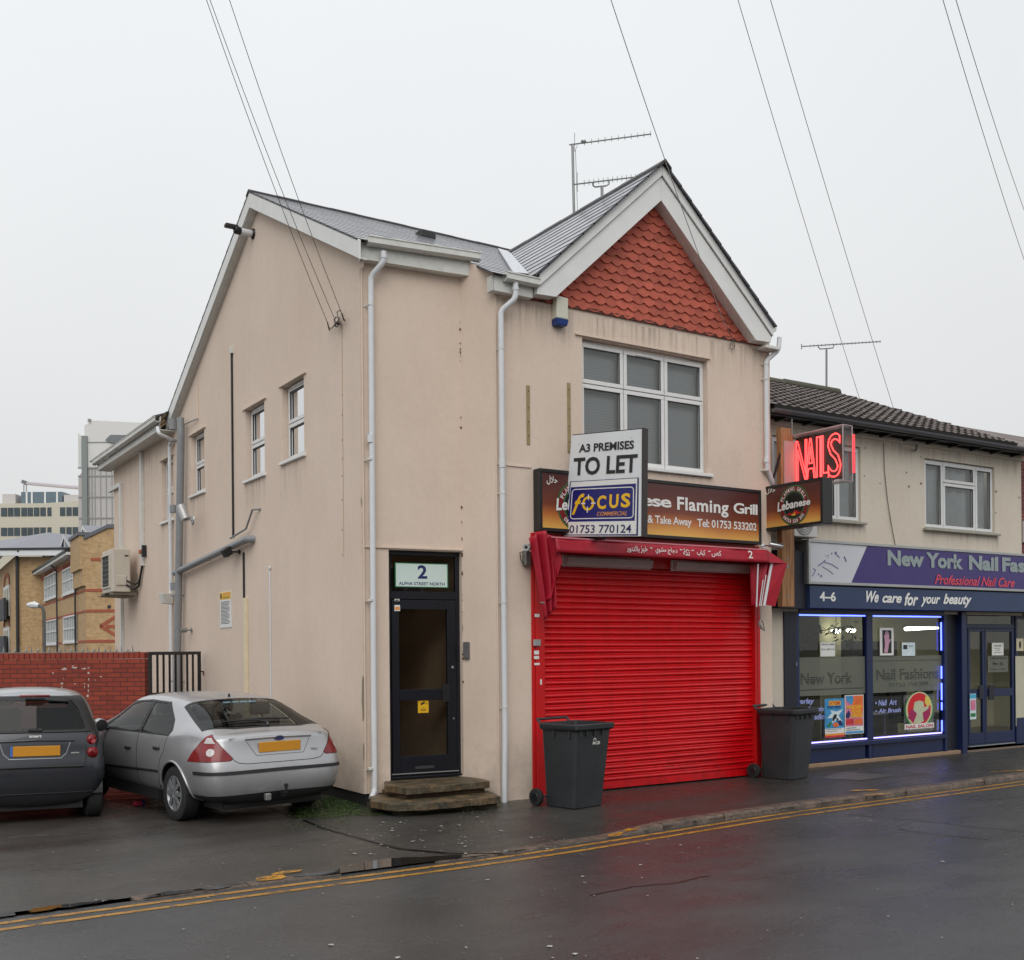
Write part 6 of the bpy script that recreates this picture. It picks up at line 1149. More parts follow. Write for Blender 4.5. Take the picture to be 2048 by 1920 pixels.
# frosted band with cut-out words
k_ = NT('frosted_film'); tr = k_.n('BsdfTransparent'); mxs = k_.n('MixShader'); mxs.inputs[0].default_value = .72; k_.b.inputs['Base Color'].default_value = (*srgb(116, 120, 108), 1); k_.b.inputs['Roughness'].default_value = .6; k_.l(tr.outputs[0], mxs.inputs[1]); k_.l(k_.b.outputs[0], mxs.inputs[2]); k_.l(mxs.outputs[0], k_.o.inputs[0]); m_fro = k_.m
k_ = NT('striped_cutout'); P_ = k_.sep(); s_ = k_.math('FRACT', k_.math('MULTIPLY', P_[2], 34)); f = k_.mr(s_, .45, .55, 0, 1); tr = k_.n('BsdfTransparent'); mxs = k_.n('MixShader'); k_.l(f, mxs.inputs[0]); k_.b.inputs['Base Color'].default_value = (.02, .02, .018, 1); k_.l(k_.b.outputs[0], mxs.inputs[1]); k_.l(tr.outputs[0], mxs.inputs[2]); k_.l(mxs.outputs[0], k_.o.inputs[0]); m_strp = k_.m
gl_p = Pl((0, YN+.045, 0), (1, 0, 0), (0, -1, 0))
for (a, b) in ((13.11, 14.75), (14.90, 16.80)): MB().add([gl_p.at(a, 1.155), gl_p.at(b, 1.155), gl_p.at(b, 1.775), gl_p.at(a, 1.775)], [(0, 1, 2, 3)]).build('frosted_film', m_fro, nail, fix=False)
M = MB(); G = lambda px, py: gl_p.uz(px, py); a, b = G(1601, 1360)[0], G(1704, 1355)[0]
text(M, 'New York', gl_p.at(a, 1.33, .004), gl_p.u, ZU, b-a, .20, off=.03); a, b = G(1752, 1350)[0], G(1877, 1350)[0]; text(M, 'Nail Fashions', gl_p.at(a, 1.36, .004), gl_p.u, ZU, b-a, .20, off=.03); a, b = G(1777, 1368)[0], G(1856, 1368)[0]; text(M, '01753 550 300', gl_p.at(a, 1.245, .004), gl_p.u, ZU, b-a, .075, off=.02)
M.pieces('window_lettering', m_strp, nail, fix=False, gap=.2); M = MB(); M.pbox(gl_p, 13.14, 14.7, 1.245, 1.26, .002, .004); M.pbox(gl_p, 14.95, 16.75, 1.69, 1.702, .002, .004); M.pieces('film_line', mat('film_dark', (.06, .06, .055), .6), nail)
m_vi = mat('pale_violet_letters', srgb(150, 160, 214), .5, emit=None, var=0); M = MB()
for (s_, p0_, p1_) in (('Overlay', (1583, 1412), (1628, 1396)), ('• Extension', (1610, 1424), (1650, 1412)), ('Pedicure', (1620, 1440), (1664, 1426)), ('• Nail  Art', (1750, 1412), (1793, 1398)), ('• Air Brush', (1750, 1427), (1801, 1415))):
    (a, c_), (b, d) = G(*p0_), G(*p1_); text(M, s_, gl_p.at(a, c_, .006), gl_p.u, ZU, b-a, max(.05, d-c_), off=.035, shear=.2)
M.pieces('window_lettering', m_vi, nail, fix=False, gap=.1)
# papers and posters on the glass
m_cglr = glass_mat('clear_backing', (.97, .97, .97), .3)
gp_ = Pl((0, YN+.03, 0), (1, 0, 0), (0, -1, 0)); m_pb = mat('poster_blue', srgb(60, 140, 190), .5, var=.35, scale=5); m_po = mat('poster_orange', srgb(226, 110, 50), .5, var=.3, scale=6); m_pr = mat('poster_red', srgb(196, 50, 60), .5, var=.25, scale=8); m_pk = mat('poster_pink', srgb(206, 120, 150), .5, var=.3, scale=7); m_pl = mat('poster_light', srgb(206, 222, 226), .5, var=.2, scale=9)
def poster(nm, lab, px0, px1, base, items, pl=gp_):
    q = pl.at(*pl.uz(*px0)); t = thing(nm, lab, 'poster' if 'poster' in nm else 'notice', tuple(q)); mm, ms2 = card(None, pl, px0, px1, .006, base, items); mm.build('sheet', ms2, t, fix=False); return t
poster('event_poster', 'bright blue stunt show poster at the bottom of the left shop window', (1650, 1476), (1688, 1396), m_pb, [('p', m_pl, 0, 0, 1, 1, [(.1, .5), (.35, .62), (.3, .7), (.6, .66), (.95, .72), (.7, .55), (.9, .4), (.6, .44), (.35, .36), (.4, .5)]), ('b', m_yel, .22, .82, .6, .12), ('t', m_pr, .25, .835, .55, .09, 'EXTREME', dict(off=.03)), ('t', m_navyink, .12, .74, .7, .07, 'STUNT SHOW', dict(off=.03)), ('p', m_blackink, 0, 0, 1, 1, [(.38, .5), (.5, .6), (.62, .58), (.58, .48), (.46, .46)]), ('o', m_blackink, .38, .42, .12, .06), ('o', m_blackink, .58, .43, .12, .06), ('p', m_navyink, 0, 0, 1, 1, [(.65, .42), (.8, .44), (.95, .3), (.75, .3)]), ('o', m_po, .4, .26, .3, .12), ('p', m_green, 0, 0, 1, 1, [(.08, .3), (.3, .42), (.36, .36), (.2, .27)]), ('b', m_sticker, 0, .1, 1, .13), ('b', m_blackink, .05, .2, .8, .012), ('b', m_blackink, .05, .15, .6, .012), ('b', m_orange, 0, .05, 1, .05), ('b', m_pr, 0, 0, 1, .05)])
poster('event_poster', 'pink and orange circus poster with white border in the left shop window', (1690, 1469), (1727, 1389), m_sticker, [('b', m_pk, .04, .2, .92, .78), ('p', m_navyink, 0, 0, 1, 1, [(.04, .5), (.2, .62), (.3, .5), (.2, .4), (.04, .42)]), ('p', m_pb, 0, 0, 1, 1, [(.04, .98), (.4, .98), (.55, .8), (.35, .75), (.1, .85)]), ('p', m_po, 0, 0, 1, 1, [(.5, .98), (.96, .98), (.96, .6), (.8, .4), (.5, .45), (.3, .6)]), ('t', m_yel, .1, .64, .8, .1, 'MOSCOW', dict(off=.05)), ('t', m_yel, .35, .53, .5, .09, 'STATE', dict(off=.05)), ('t', m_yel, .28, .42, .65, .1, 'CIRCUS', dict(off=.05)), ('b', m_pr, .05, .24, .4, .15), ('b', m_po, .5, .24, .42, .14), ('b', m_blackink, .08, .15, .5, .012), ('b', m_blackink, .08, .1, .7, .012), ('b', m_pb, .04, .02, .92, .05)])
poster('paper_notice', 'white special offer paper taped in the left shop window', (1641, 1313), (1670, 1284.5), m_sticker, [('t', m_blackink, .06, .80, .9, .1, 'SPECIAL OFFER', dict(off=.02)), ('t', m_blackink, .06, .45, .9, .1, 'FULL SET £18', dict(off=.02))])
poster('hand_poster', 'framed picture of a raised hand in the right shop window', (1760, 1311), (1787, 1256), m_sticker, [('b', m_blackink, .18, .08, .66, .84), ('p', mat('hand_skin', srgb(196, 150, 172), .6, var=.1), 0, 0, 1, 1, [(.3, .1), (.55, .1), (.62, .3), (.64, .42), (.8, .56), (.78, .62), (.66, .56), (.66, .72), (.62, .84), (.58, .84), (.57, .7), (.53, .9), (.48, .9), (.48, .7), (.43, .86), (.38, .85), (.4, .68), (.34, .76), (.3, .74), (.34, .55), (.36, .4)]), ('b', m_sticker, .3, .14, .24, .02), ('b', m_sticker, .31, .2, .24, .02), ('b', m_sticker, .33, .26, .24, .02)])
poster('paper_notice', 'white paper with a small dark picture in the right shop window', (1804, 1312), (1830, 1285), m_pl, [('b', m_blackink, .1, .5, .3, .32), ('b', m_ink, .5, .75, .4, .02), ('b', m_ink, .5, .68, .3, .02)])
M_ = [('o', m_green, .02, .08, .96, .92), ('o', mat('oval_cream', srgb(196, 192, 150), .5, var=.05), .06, .12, .88, .88), ('o', mat('oval_red', srgb(206, 28, 36), .45, var=.05), .12, .15, .76, .82), ('p', mat('magenta', srgb(160, 30, 84), .5, var=.1), 0, 0, 1, 1, [(.12, .35), (.2, .55), (.4, .6), (.6, .6), (.84, .62), (.86, .4), (.7, .25), (.3, .25)]), ('p', mat('pale_figure', srgb(186, 192, 160), .5, var=.08), 0, 0, 1, 1, [(.3, .22), (.42, .45), (.3, .55), (.34, .74), (.5, .78), (.64, .74), (.66, .6), (.82, .64), (.8, .56), (.6, .46), (.64, .25), (.5, .2)]), ('p', mat('blonde', srgb(216, 196, 90), .5, var=.1), 0, 0, 1, 1, [(.7, .88), (.84, .84), (.88, .66), (.76, .62), (.68, .72)]), ('b', m_sticker, .02, .07, .96, .13), ('t', mat('banner_red', srgb(186, 60, 60), .5, var=0), .06, .09, .88, .085, 'NAIL SALON', dict(off=.03))]
poster('oval_sticker', 'oval red nail salon sticker at the bottom right of the shop window', (1808, 1465), (1868, 1382), m_cglr, M_)
dp = Pl((0, 12.15, 0), (1, 0, 0), (0, -1, 0))
poster('paper_notice', 'white opening hours paper on the nail shop door', (1984, 1311), (2007, 1285.5), m_sticker, [('t', m_blackink, .2, .7, .6, .12, 'PLEASE', dict(off=.02)), ('b', m_ink, .2, .55, .5, .03), ('b', m_ink, .3, .4, .4, .03), ('b', m_ink, .2, .22, .6, .03)], dp)
poster('frosted_hours_panel', 'frosted opening times panel on the nail shop door', (1976, 1345), (2016, 1312), m_fro, [('t', m_blackink, .1, .82, .8, .1, 'OPENING HOURS', dict(off=.02)), ('t', m_blackink, .25, .45, .5, .2, 'Mon - Sat', dict(off=.02)), ('t', m_blackink, .1, .12, .8, .12, '9.30am - 7.00pm', {})], dp)
poster('blue_flyer_poster', 'tall pale flyer with blue top on the narrow door leaf', (1940, 1439), (1952, 1387), m_pl, [('b', mat('cyan_print', srgb(70, 170, 210), .5, var=0), 0, .82, 1, .16), ('b', m_pk, .1, .35, .8, .4), ('b', m_green, .1, .1, .8, .14)], dp)
poster('cream_panel_poster', 'cream information poster at the right edge of the shopfront', (2032, 1452), (2052, 1312), mat('cream_poster', srgb(190, 186, 164), .6, var=.12, scale=3), [], dp)
poster('cream_card_notice', 'small cream card with a dark bottle shape at the right edge', (2033, 1302), (2047, 1277), mat('cream_card', srgb(206, 196, 164), .6), [('o', m_blackink, .35, .2, .3, .6)], dp)
M = MB()
for (px, py, w_, h_) in ((1590.5, 1229, .05, .05), (1592, 1243, .035, .1), (1592.5, 1328, .06, .06), (1928, 1275, .03, .04), (1928, 1284, .04, .06), (1928, 1304, .04, .07)): q = gl_p.uz(px, py, .08); M.pbox(gl_p, q[0]-w_/2, q[0]+w_/2, q[1]-h_/2, q[1]+h_/2, .066, .068)
M.pieces('sticker', m_sticker, nail)
# neighbour beyond
nb = thing('red_brick_building', 'dark red building at the far right edge beyond the nail shop', 'building', (22, 12, 0)); m_rb = brick_mat('dark_red_brick', srgb(122, 52, 48), srgb(100, 42, 40), srgb(110, 90, 84))
MB().box((19.22, YN+.02, 2.7), (30, 20, 5.55)).build('wall', m_rb, nb); M = MB(); M.prism([(19.7, 11.8, 5.52), (19.7, 18.2, 5.52), (19.7, 15, 6.9)], (12, 0, 0)); M.build('roof', m_ctile, nb); M = MB(); fr_box(M, nl_, 19.5, 20.8, 3.6, 4.9, .07, -.04, .03); M.pbox(nl_, 19.26, 19.5, 3.9, 4.3, -.02, .04); M.build('window', m_nw, nb)
# ================================================================== CARS
def interp(t, x):
    for (a, p), (b, q) in zip(t, t[1:]):
        if x <= b:
            k = (x-a)/(b-a) if b > a else 0
            return [lerp(i, j, max(0, k)) for i, j in zip(p, q)] if isinstance(p, (list, tuple)) else lerp(p, q, max(0, k))
    return t[-1][1]
def shell(stations, sub=2):
    """stations: list of rings, each a list of (x, y, z) from bottom centre round the left side to top centre; mirrored, smoothed, returned as a bmesh"""
    bm = bmesh.new(); rows = []; n = len(stations[0])
    for ring in stations:
        l = [bm.verts.new(p) for p in ring]; r = [l[i] if abs(ring[i][1]) < 1e-6 else bm.verts.new((ring[i][0], -ring[i][1], ring[i][2])) for i in range(n)]
        rows.append(l+r[::-1][1:-1] if True else l)
    for a, b in zip(rows, rows[1:]):
        m = len(a)
        for k in range(m):
            vs = [a[k], a[(k+1) % m], b[(k+1) % m], b[k]]; u = []
            for v in vs:
                if v not in u: u.append(v)
            if len(u) >= 3:
                try: bm.faces.new(u)
                except ValueError: pass
    bmesh.ops.remove_doubles(bm, verts=bm.verts, dist=.0005); bmesh.ops.recalc_face_normals(bm, faces=bm.faces)
    me = bpy.data.meshes.new('tmp'); bm.to_mesh(me); bm.free(); o = bpy.data.objects.new('tmp', me); C.objects.link(o); md = o.modifiers.new('s', 'SUBSURF'); md.levels = sub; md.render_levels = sub
    bpy.context.view_layer.update(); m2 = bpy.data.meshes.new_from_object(o.evaluated_get(bpy.context.evaluated_depsgraph_get())); bm = bmesh.new(); bm.from_mesh(m2); bpy.data.objects.remove(o); bpy.data.meshes.remove(me); bpy.data.meshes.remove(m2)
    for f in bm.faces: f.smooth = True; f.material_index = 0
    return bm
def inside(poly, u, v):
    s = 0; n = len(poly)
    for i in range(n):
        a, b = poly[i], poly[(i+1) % n]; c_ = (b[0]-a[0])*(v-a[1])-(b[1]-a[1])*(u-a[0])
        if c_ > 1e-7: s |= 1
        elif c_ < -1e-7: s |= 2
    return s != 3
def region(bm, polys, U, W, filt, mi=None):
    """cut the shell along convex polygons seen along U x W; returns the faces inside (and gives them material mi)"""
    U = V(U).normalized(); W = V(W).normalized(); res = []
    for poly in polys:
        us = [p[0] for p in poly]; vs = [p[1] for p in poly]; m = .03; box = (min(us)-m, max(us)+m, min(vs)-m, max(vs)+m)
        for i in range(len(poly)):
            a, b = poly[i], poly[(i+1) % len(poly)]; d = (b[0]-a[0], b[1]-a[1])
            if math.hypot(*d) < 1e-5: continue
            no = (U*(-d[1])+W*d[0]).normalized(); co = U*a[0]+W*a[1]; fs = []
            for f in bm.faces:
                fu = [v.co.dot(U) for v in f.verts]; fv = [v.co.dot(W) for v in f.verts]
                if max(fu) > box[0] and min(fu) < box[1] and max(fv) > box[2] and min(fv) < box[3] and filt(f.calc_center_median(), f.normal): fs.append(f)
            g = set(fs)
            for f in fs: g |= set(f.edges) | set(f.verts)
            bmesh.ops.bisect_plane(bm, geom=list(g), dist=1e-5, plane_co=co, plane_no=no)
        for f in bm.faces:
            c_ = f.calc_center_median()
            if filt(c_, f.normal) and inside(poly, c_.dot(U), c_.dot(W)): res.append(f)
    if mi is not None:
        for f in res: f.material_index = mi
    return res
def lift(bm, faces, name, m, parent, off=0., th=0):
    """take faces off the shell as a part of their own"""
    faces = list(set(f for f in faces if f.is_valid)); b2 = bmesh.new(); vm = {}
    for f in faces:
        for v in f.verts:
            if v not in vm: vm[v] = b2.verts.new(v.co+v.normal*off)
    for f in faces:
        try: q = b2.faces.new([vm[v] for v in f.verts]); q.smooth = True
        except ValueError: pass
    me = bpy.data.meshes.new(name); b2.to_mesh(me); b2.free(); me.materials.append(m); o = bpy.data.objects.new(name, me); C.objects.link(o); o.parent = parent; ORG[o.name] = V((0, 0, 0))
    bmesh.ops.delete(bm, geom=faces, context='FACES')
    if th: s_ = o.modifiers.new('s', 'SOLIDIFY'); s_.thickness = th; s_.offset = -1
    return o
def bm_obj(bm, name, mats, parent, angle=None):
    me = bpy.data.meshes.new(name); bm.to_mesh(me); bm.free()
    for m in mats: me.materials.append(m)
    if angle: me.set_sharp_from_angle(angle=math.radians(angle))
    o = bpy.data.objects.new(name, me); C.objects.link(o); o.parent = parent; ORG[o.name] = V((0, 0, 0)); return o
def mondeo_rings():
    top = [(-2.36, .99), (-2.22, 1.03), (-2.02, 1.05), (-1.8, 1.14), (-1.55, 1.245), (-1.28, 1.35), (-.95, 1.405), (-.5, 1.44), (0, 1.442), (.35, 1.41), (.7, 1.27), (1.0, 1.12), (1.22, 1.02), (1.5, .97), (1.9, .88), (2.15, .78), (2.32, .64)]
    hw = [(-2.2, .855), (-1.95, .89), (-1.6, .905), (-1.0, .91), (0, .91), (1.2, .905), (1.7, .885), (2.0, .83), (2.2, .72), (2.33, .55)]
    R_ = []
    def ring(x, yscale, dxs=None, cab=0, topz=None):
        W_ = interp(hw, x); t = topz or interp(top, x); bot = .24
        deck = [(.88*W_, min(.93, t-.10)), (.90*W_, t-.06), (.80*W_, t-.018), (.55*W_, t-.004), (.28*W_, t+.002), (0, t+.004)]
        cabn = [(.962*W_, .955), (.93*W_, .995), (.715*W_, t-.075), (.61*W_, t-.022), (.3*W_, t-.002), (0, t+.004)]
        low = [(0, bot), (.78*W_, bot), (.91*W_, .30), (.975*W_, .44), (1.0*W_, .62), (.99*W_, .80)]
        up = [(lerp(a[0], b[0], cab), lerp(a[1], b[1], cab)) for a, b in zip(deck, cabn)]
        if x > 1.5: k = (t-.24)/(.97-.24); low = [(a, .24+(b-.24)*k*.98) for a, b in low]; up = [(a, min(b, t) if i > 1 else .24+(.9-.24)*k) for i, (a, b) in enumerate(up)]
        return [(x+(dxs(z_, y_/max(W_, .01)) if dxs else 0), y_*yscale, z_) for y_, z_ in low+up]
    def tail(z, _):  # profile of the tail seen from the side
        return interp([(.2, .12), (.27, .02), (.36, -.045), (.5, -.062), (.60, -.058), (.655, -.03), (.70, .0), (.9, .035), (.99, .05), (1.04, .10)], z)
    for ys, xx in ((0, -2.29), (.35, -2.285), (.7, -2.262), (.9, -2.225)): r = ring(-2.2, ys, None, 0, 1.03); R_.append([(xx+tail(z, 0)*1.0, y, z) for x, y, z in r])
    r = ring(-2.2, 1.0, None, 0, 1.03); R_.append([(-2.14+tail(z, 0)*.9, y, z) for x, y, z in r])
    for x, cab in ((-1.98, .1), (-1.8, .4), (-1.55, .75), (-1.28, 1), (-.95, 1), (-.5, 1), (0, 1), (.35, 1), (.62, .93), (.92, .6), (1.18, .15), (1.3, 0), (1.55, 0), (1.85, 0), (2.08, 0), (2.22, 0)): R_.append(ring(x, 1, None, cab))
    for ys, x in ((.97, 2.29), (.8, 2.34), (.4, 2.365), (0, 2.37)): r = ring(2.25, ys, None, 0); R_.append([(x, y, z) for _, y, z in r])
    return R_
def smart_rings():
    hw = [(-1.3, .73), (-1.1, .765), (-.8, .78), (0, .775), (.8, .76), (1.1, .70), (1.3, .5)]
    top = [(-1.2, 1.46), (-1.0, 1.50), (-.5, 1.535), (0, 1.54), (.3, 1.49), (.6, 1.30), (.85, 1.08), (1.05, .94), (1.25, .78), (1.33, .6)]
    def ring(x, cab, topz=None):
        W_ = interp(hw, x); t = topz or interp(top, x)
        low = [(0, .20), (.74*W_, .20), (.92*W_, .26), (1.01*W_, .43), (1.02*W_, .62), (.985*W_, .80)]
        cabn = [(.95*W_, .95), (.905*W_, 1.05), (.80*W_, t-.15 if t > 1.3 else t-.1), (.70*W_, t-.05), (.38*W_, t-.008), (0, t)]
        deck = [(.93*W_, min(.9, t-.08)), (.88*W_, t-.05), (.75*W_, t-.02), (.5*W_, t-.006), (.25*W_, t), (0, t)]
        return [(x, a, b) for a, b in low+[(lerp(p[0], q[0], cab), lerp(p[1], q[1], cab)) for p, q in zip(deck, cabn)]]
    R_ = []
    prof = [(.2, .08), (.28, .0), (.40, -.045), (.56, -.05), (.635, -.04), (.66, .015), (.75, .0), (.90, .005), (1.0, .03), (1.08, .075), (1.3, .17), (1.42, .22), (1.47, .27), (1.54, .36)]
    for ys, dx in ((0, -1.33), (.4, -1.325), (.75, -1.30), (.92, -1.262)): R_.append([(dx+interp(prof, z), y*ys, z) for x, y, z in ring(-1.15, 1, 1.475)])
    R_.append([(-1.16+interp(prof, z)*.8, y, z) for x, y, z in ring(-1.15, 1, 1.48)])
    for x, cab in ((-.88, 1), (-.4, 1), (0, 1), (.3, 1), (.58, .8), (.82, .4), (1.0, 0), (1.15, 0), (1.24, 0)): R_.append(ring(x, cab))
    for ys, x in ((.8, 1.31), (.4, 1.335), (0, 1.34)): R_.append([(x, y*ys, z) for _, y, z in ring(1.25, 0)])
    return R_
M_LOC, M_ROT = (4.10, 14.07, 0), math.atan2(.990, -.143)
S_LOC, S_ROT = (2.18, 14.59, 0), math.radians(90-6)
from mathutils.bvhtree import BVHTree
def carpaint(name, col, metal=.55, rough=.34):
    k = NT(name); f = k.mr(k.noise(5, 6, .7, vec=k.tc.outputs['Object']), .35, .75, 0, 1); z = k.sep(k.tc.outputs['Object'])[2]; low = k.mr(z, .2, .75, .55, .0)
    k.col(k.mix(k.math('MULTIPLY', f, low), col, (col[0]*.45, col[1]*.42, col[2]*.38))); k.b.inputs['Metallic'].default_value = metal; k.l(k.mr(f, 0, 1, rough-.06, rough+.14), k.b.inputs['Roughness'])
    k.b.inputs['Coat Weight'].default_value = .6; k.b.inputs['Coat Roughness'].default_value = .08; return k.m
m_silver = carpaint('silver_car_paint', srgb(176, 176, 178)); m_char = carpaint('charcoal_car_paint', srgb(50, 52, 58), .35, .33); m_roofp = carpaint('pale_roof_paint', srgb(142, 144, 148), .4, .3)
m_rub = mat('black_trim', (.016, .016, .017), .55, var=.1); m_cglass = glass_mat('car_glass', (.72, .80, .77), .8, .02, .0); m_red = mat('red_lamp_plastic', srgb(122, 3, 8), .22, var=.35, scale=14, coat=.25); m_clear = mat('clear_lamp', srgb(196, 190, 188), .12, var=.15, scale=30, coat=.6)
m_plate = mat('amber_plate', srgb(206, 142, 40), .45, var=.06, scale=5); m_tyre = mat('tyre_rubber', (.018, .018, .018), .75, var=.2, scale=12); m_rim = mat('wheel_trim_silver', srgb(150, 152, 154), .35, metal=.5, var=.12, scale=9); m_int = mat('car_interior', (.045, .045, .047), .8, var=.15); m_chrome = mat('chrome', (.6, .6, .6), .12, metal=1, var=0)
class Surf:
    def __init__(s, bm): s.t = BVHTree.FromBMesh(bm)
    def side(s, x, z, sg=1, o=0.): h = s.t.ray_cast(V((x, 2*sg, z)), V((0, -sg, 0)))[0]; return V((x, (h.y if h else .85*sg)+o*sg, z))
    def rear(s, y, z, o=0.): h = s.t.ray_cast(V((-4, y, z)), V((1, 0, 0)))[0]; return V(((h.x if h else -2.2)-o, y, z))
    def top(s, x, y, o=0.): h = s.t.ray_cast(V((x, y, 3)), V((0, 0, -1)))[0]; return V((x, y, (h.z if h else 1)+o))
def line(fn, pts, n=10): return [fn(lerp(a[0], b[0], i/n), lerp(a[1], b[1], i/n)) for a, b in zip(pts, pts[1:]) for i in range(n+1 if b is pts[-1] else n)]
def wheel(parent, x, y, r, w_, spokes=8):
    sg = 1 if y > 0 else -1; c = V((x, y, r)); ax = V((0, sg, 0)); M = MB()
    M.rev([(r*.62, -w_/2), (r*.9, -w_/2), (r*.985, -w_*.4), (r, -w_*.3), (r, w_*.3), (r*.985, w_*.42), (r*.9, w_*.5), (r*.66, w_*.46), (r*.64, w_*.3)], c, ax, 40); M.rev([(0, -w_*.3), (r*.64, -w_*.3)], c, ax, 30)
    t_ = M.build('wheel', m_tyre, parent, local=True, smooth=True)
    M = MB(); M.rev([(r*.66, w_*.44), (r*.62, w_*.46), (r*.58, w_*.36), (r*.2, w_*.34), (r*.17, w_*.44), (0, w_*.45)], c, ax, 40)
    for i in range(spokes):
        a = 2*math.pi*i/spokes; d = V((math.cos(a), 0, math.sin(a))); s_ = V((-math.sin(a), 0, math.cos(a))); p, q = c+ax*w_*.40, c+ax*w_*.36
        M.hexa([p+d*r*.14-s_*.018, p+d*r*.14+s_*.018, p+d*r*.14+s_*.018+ax*w_*.07, p+d*r*.14-s_*.018+ax*w_*.07, p+d*r*.60-s_*.028, p+d*r*.60+s_*.028, p+d*r*.60+s_*.028+ax*w_*.05, p+d*r*.60-s_*.028+ax*w_*.05])
    M.build('rim', m_rim, t_, local=True); M = MB()
    for i in range(spokes): a = 2*math.pi*(i+.5)/spokes; d = V((math.cos(a), 0, math.sin(a))); M.disc(c+d*r*.40+ax*w_*.352, ax, r*.14, 14)
    M.build('rim_opening', m_rub, t_, local=True, fix=False); return t_
def seat(parent, x, y, z, w_=.5):
    M = MB(); M.box((x-.25, y-w_/2, z), (x+.25, y+w_/2, z+.14)); M.prism([(x-.22, y-w_/2, z+.12), (x-.10, y-w_/2, z+.12), (x-.28, y-w_/2+.03, z+.66), (x-.38, y-w_/2+.03, z+.66)], (0, w_, 0)); s_ = M.build('seat', m_int, parent, local=True, bevel=.04, seg=2)
    M = MB(); M.box((x-.38, y-.13, z+.70), (x-.29, y+.13, z+.86)); M.build('headrest', m_int, s_, local=True, bevel=.03, seg=2)
# ---------------- silver hatchback
car = thing('parked_car', 'silver five door hatchback parked beside the cream side wall', 'car', M_LOC, (0, 0, M_ROT))
bm = shell(mondeo_rings()); sf_ = Surf(bm); side_of = lambda sg: (lambda c_, n_: c_.y*sg > .45)
X_, Y_, Z_ = V((1, 0, 0)), V((0, 1, 0)), V((0, 0, 1)); gls = []
for sg in (1, -1):
    f_ = side_of(sg)
    region(bm, [[(.98, .955), (.90, 1.03), (.38, 1.325), (-.2, 1.36), (-.76, 1.345), (-1.12, 1.15), (-1.23, 1.03), (-1.19, .965)]], X_, Z_, f_, 1)
    for nm, pl_ in (('f', [(.84, .99), (.38, 1.275), (.1, 1.325), (-.25, 1.335), (-.30, .982)]), ('r', [(-.37, .982), (-.335, 1.335), (-.70, 1.322), (-1.05, 1.13), (-1.15, 1.035), (-1.13, .987)])):
        fs = region(bm, [pl_], X_, Z_, f_); lift(bm, fs, 'window', m_cglass, car, -.006)
region(bm, [[(-.635, -1.12), (.635, -1.12), (.76, -1.87), (.42, -1.985), (-.42, -1.985), (-.76, -1.87)]], Y_, X_, lambda c_, n_: c_.z > 1.0, 1)
lift(bm, region(bm, [[(-.595, -1.165), (.595, -1.165), (.715, -1.85), (.4, -1.945), (-.4, -1.945), (-.715, -1.85)]], Y_, X_, lambda c_, n_: c_.z > 1.0), 'rear_window', m_cglass, car, -.004)
lift(bm, region(bm, [[(.60, .44), (-.60, .44), (-.76, 1.10), (.76, 1.10)]], Y_, X_, lambda c_, n_: c_.z > .9), 'windscreen', m_cglass, car, -.004)
for sg in (1, -1):
    U_ = V((1, sg, 0)).normalized(); f_ = lambda c_, n_, sg=sg: c_.y*sg > .3 and c_.x < -1.5
    lamp = [(-.62, .718), (-.70, .83), (-.79, .93), (-.87, .995), (-.925, 1.018), (-1.03, .93), (-1.185, .762), (-1.165, .735)]
    region(bm, [[(a+(a+.9)*.03, b+(b-.86)*.04) for a, b in lamp]], U_, Z_, f_, 1); fs = region(bm, [lamp], U_, Z_, f_); lo = lift(bm, fs, 'tail_lamp', m_red, car, .004)
    b2 = bmesh.new(); b2.from_mesh(lo.data)
    w1 = region(b2, [[(-.85, .925), (-1.0, .925), (-.945, .985), (-.885, .985)]], U_, Z_, lambda c_, n_: True); lift(b2, w1, 'reversing_lens', m_clear, lo, .002)
    cir = [(-.955+.05*math.cos(i*math.pi/6), .828+.042*math.sin(i*math.pi/6)) for i in range(12)]; w1 = region(b2, [cir], U_, Z_, lambda c_, n_: True); lift(b2, w1, 'round_lens', m_clear, lo, .005)
    b2.to_mesh(lo.data); b2.free()
    region(bm, [[(-1.75, .19), (-.74, .19), (-.66, .335), (-1.75, .365)]], U_, Z_, lambda c_, n_, sg=sg: c_.y*sg > -.001 and c_.x < -1.55, 1)
    fs = region(bm, [[(-1.75, .588), (-.72, .575), (-.72, .612), (-1.75, .628)]], U_, Z_, lambda c_, n_, sg=sg: c_.y*sg > -.001 and c_.x < -1.6); lift(bm, fs, 'bumper_strip', m_rub, car, .009)
    for xc in (-1.37, 1.385):
        fs = region(bm, [[(xc+.365*math.cos(i*math.pi/9), .315+.365*math.sin(i*math.pi/9)) for i in range(18)]], X_, Z_, lambda c_, n_, sg=sg: c_.y*sg > .5); bmesh.ops.delete(bm, geom=[f for f in set(fs) if f.is_valid], context='FACES')
bm_obj(bm, 'body', [m_silver, m_rub], car, 50)
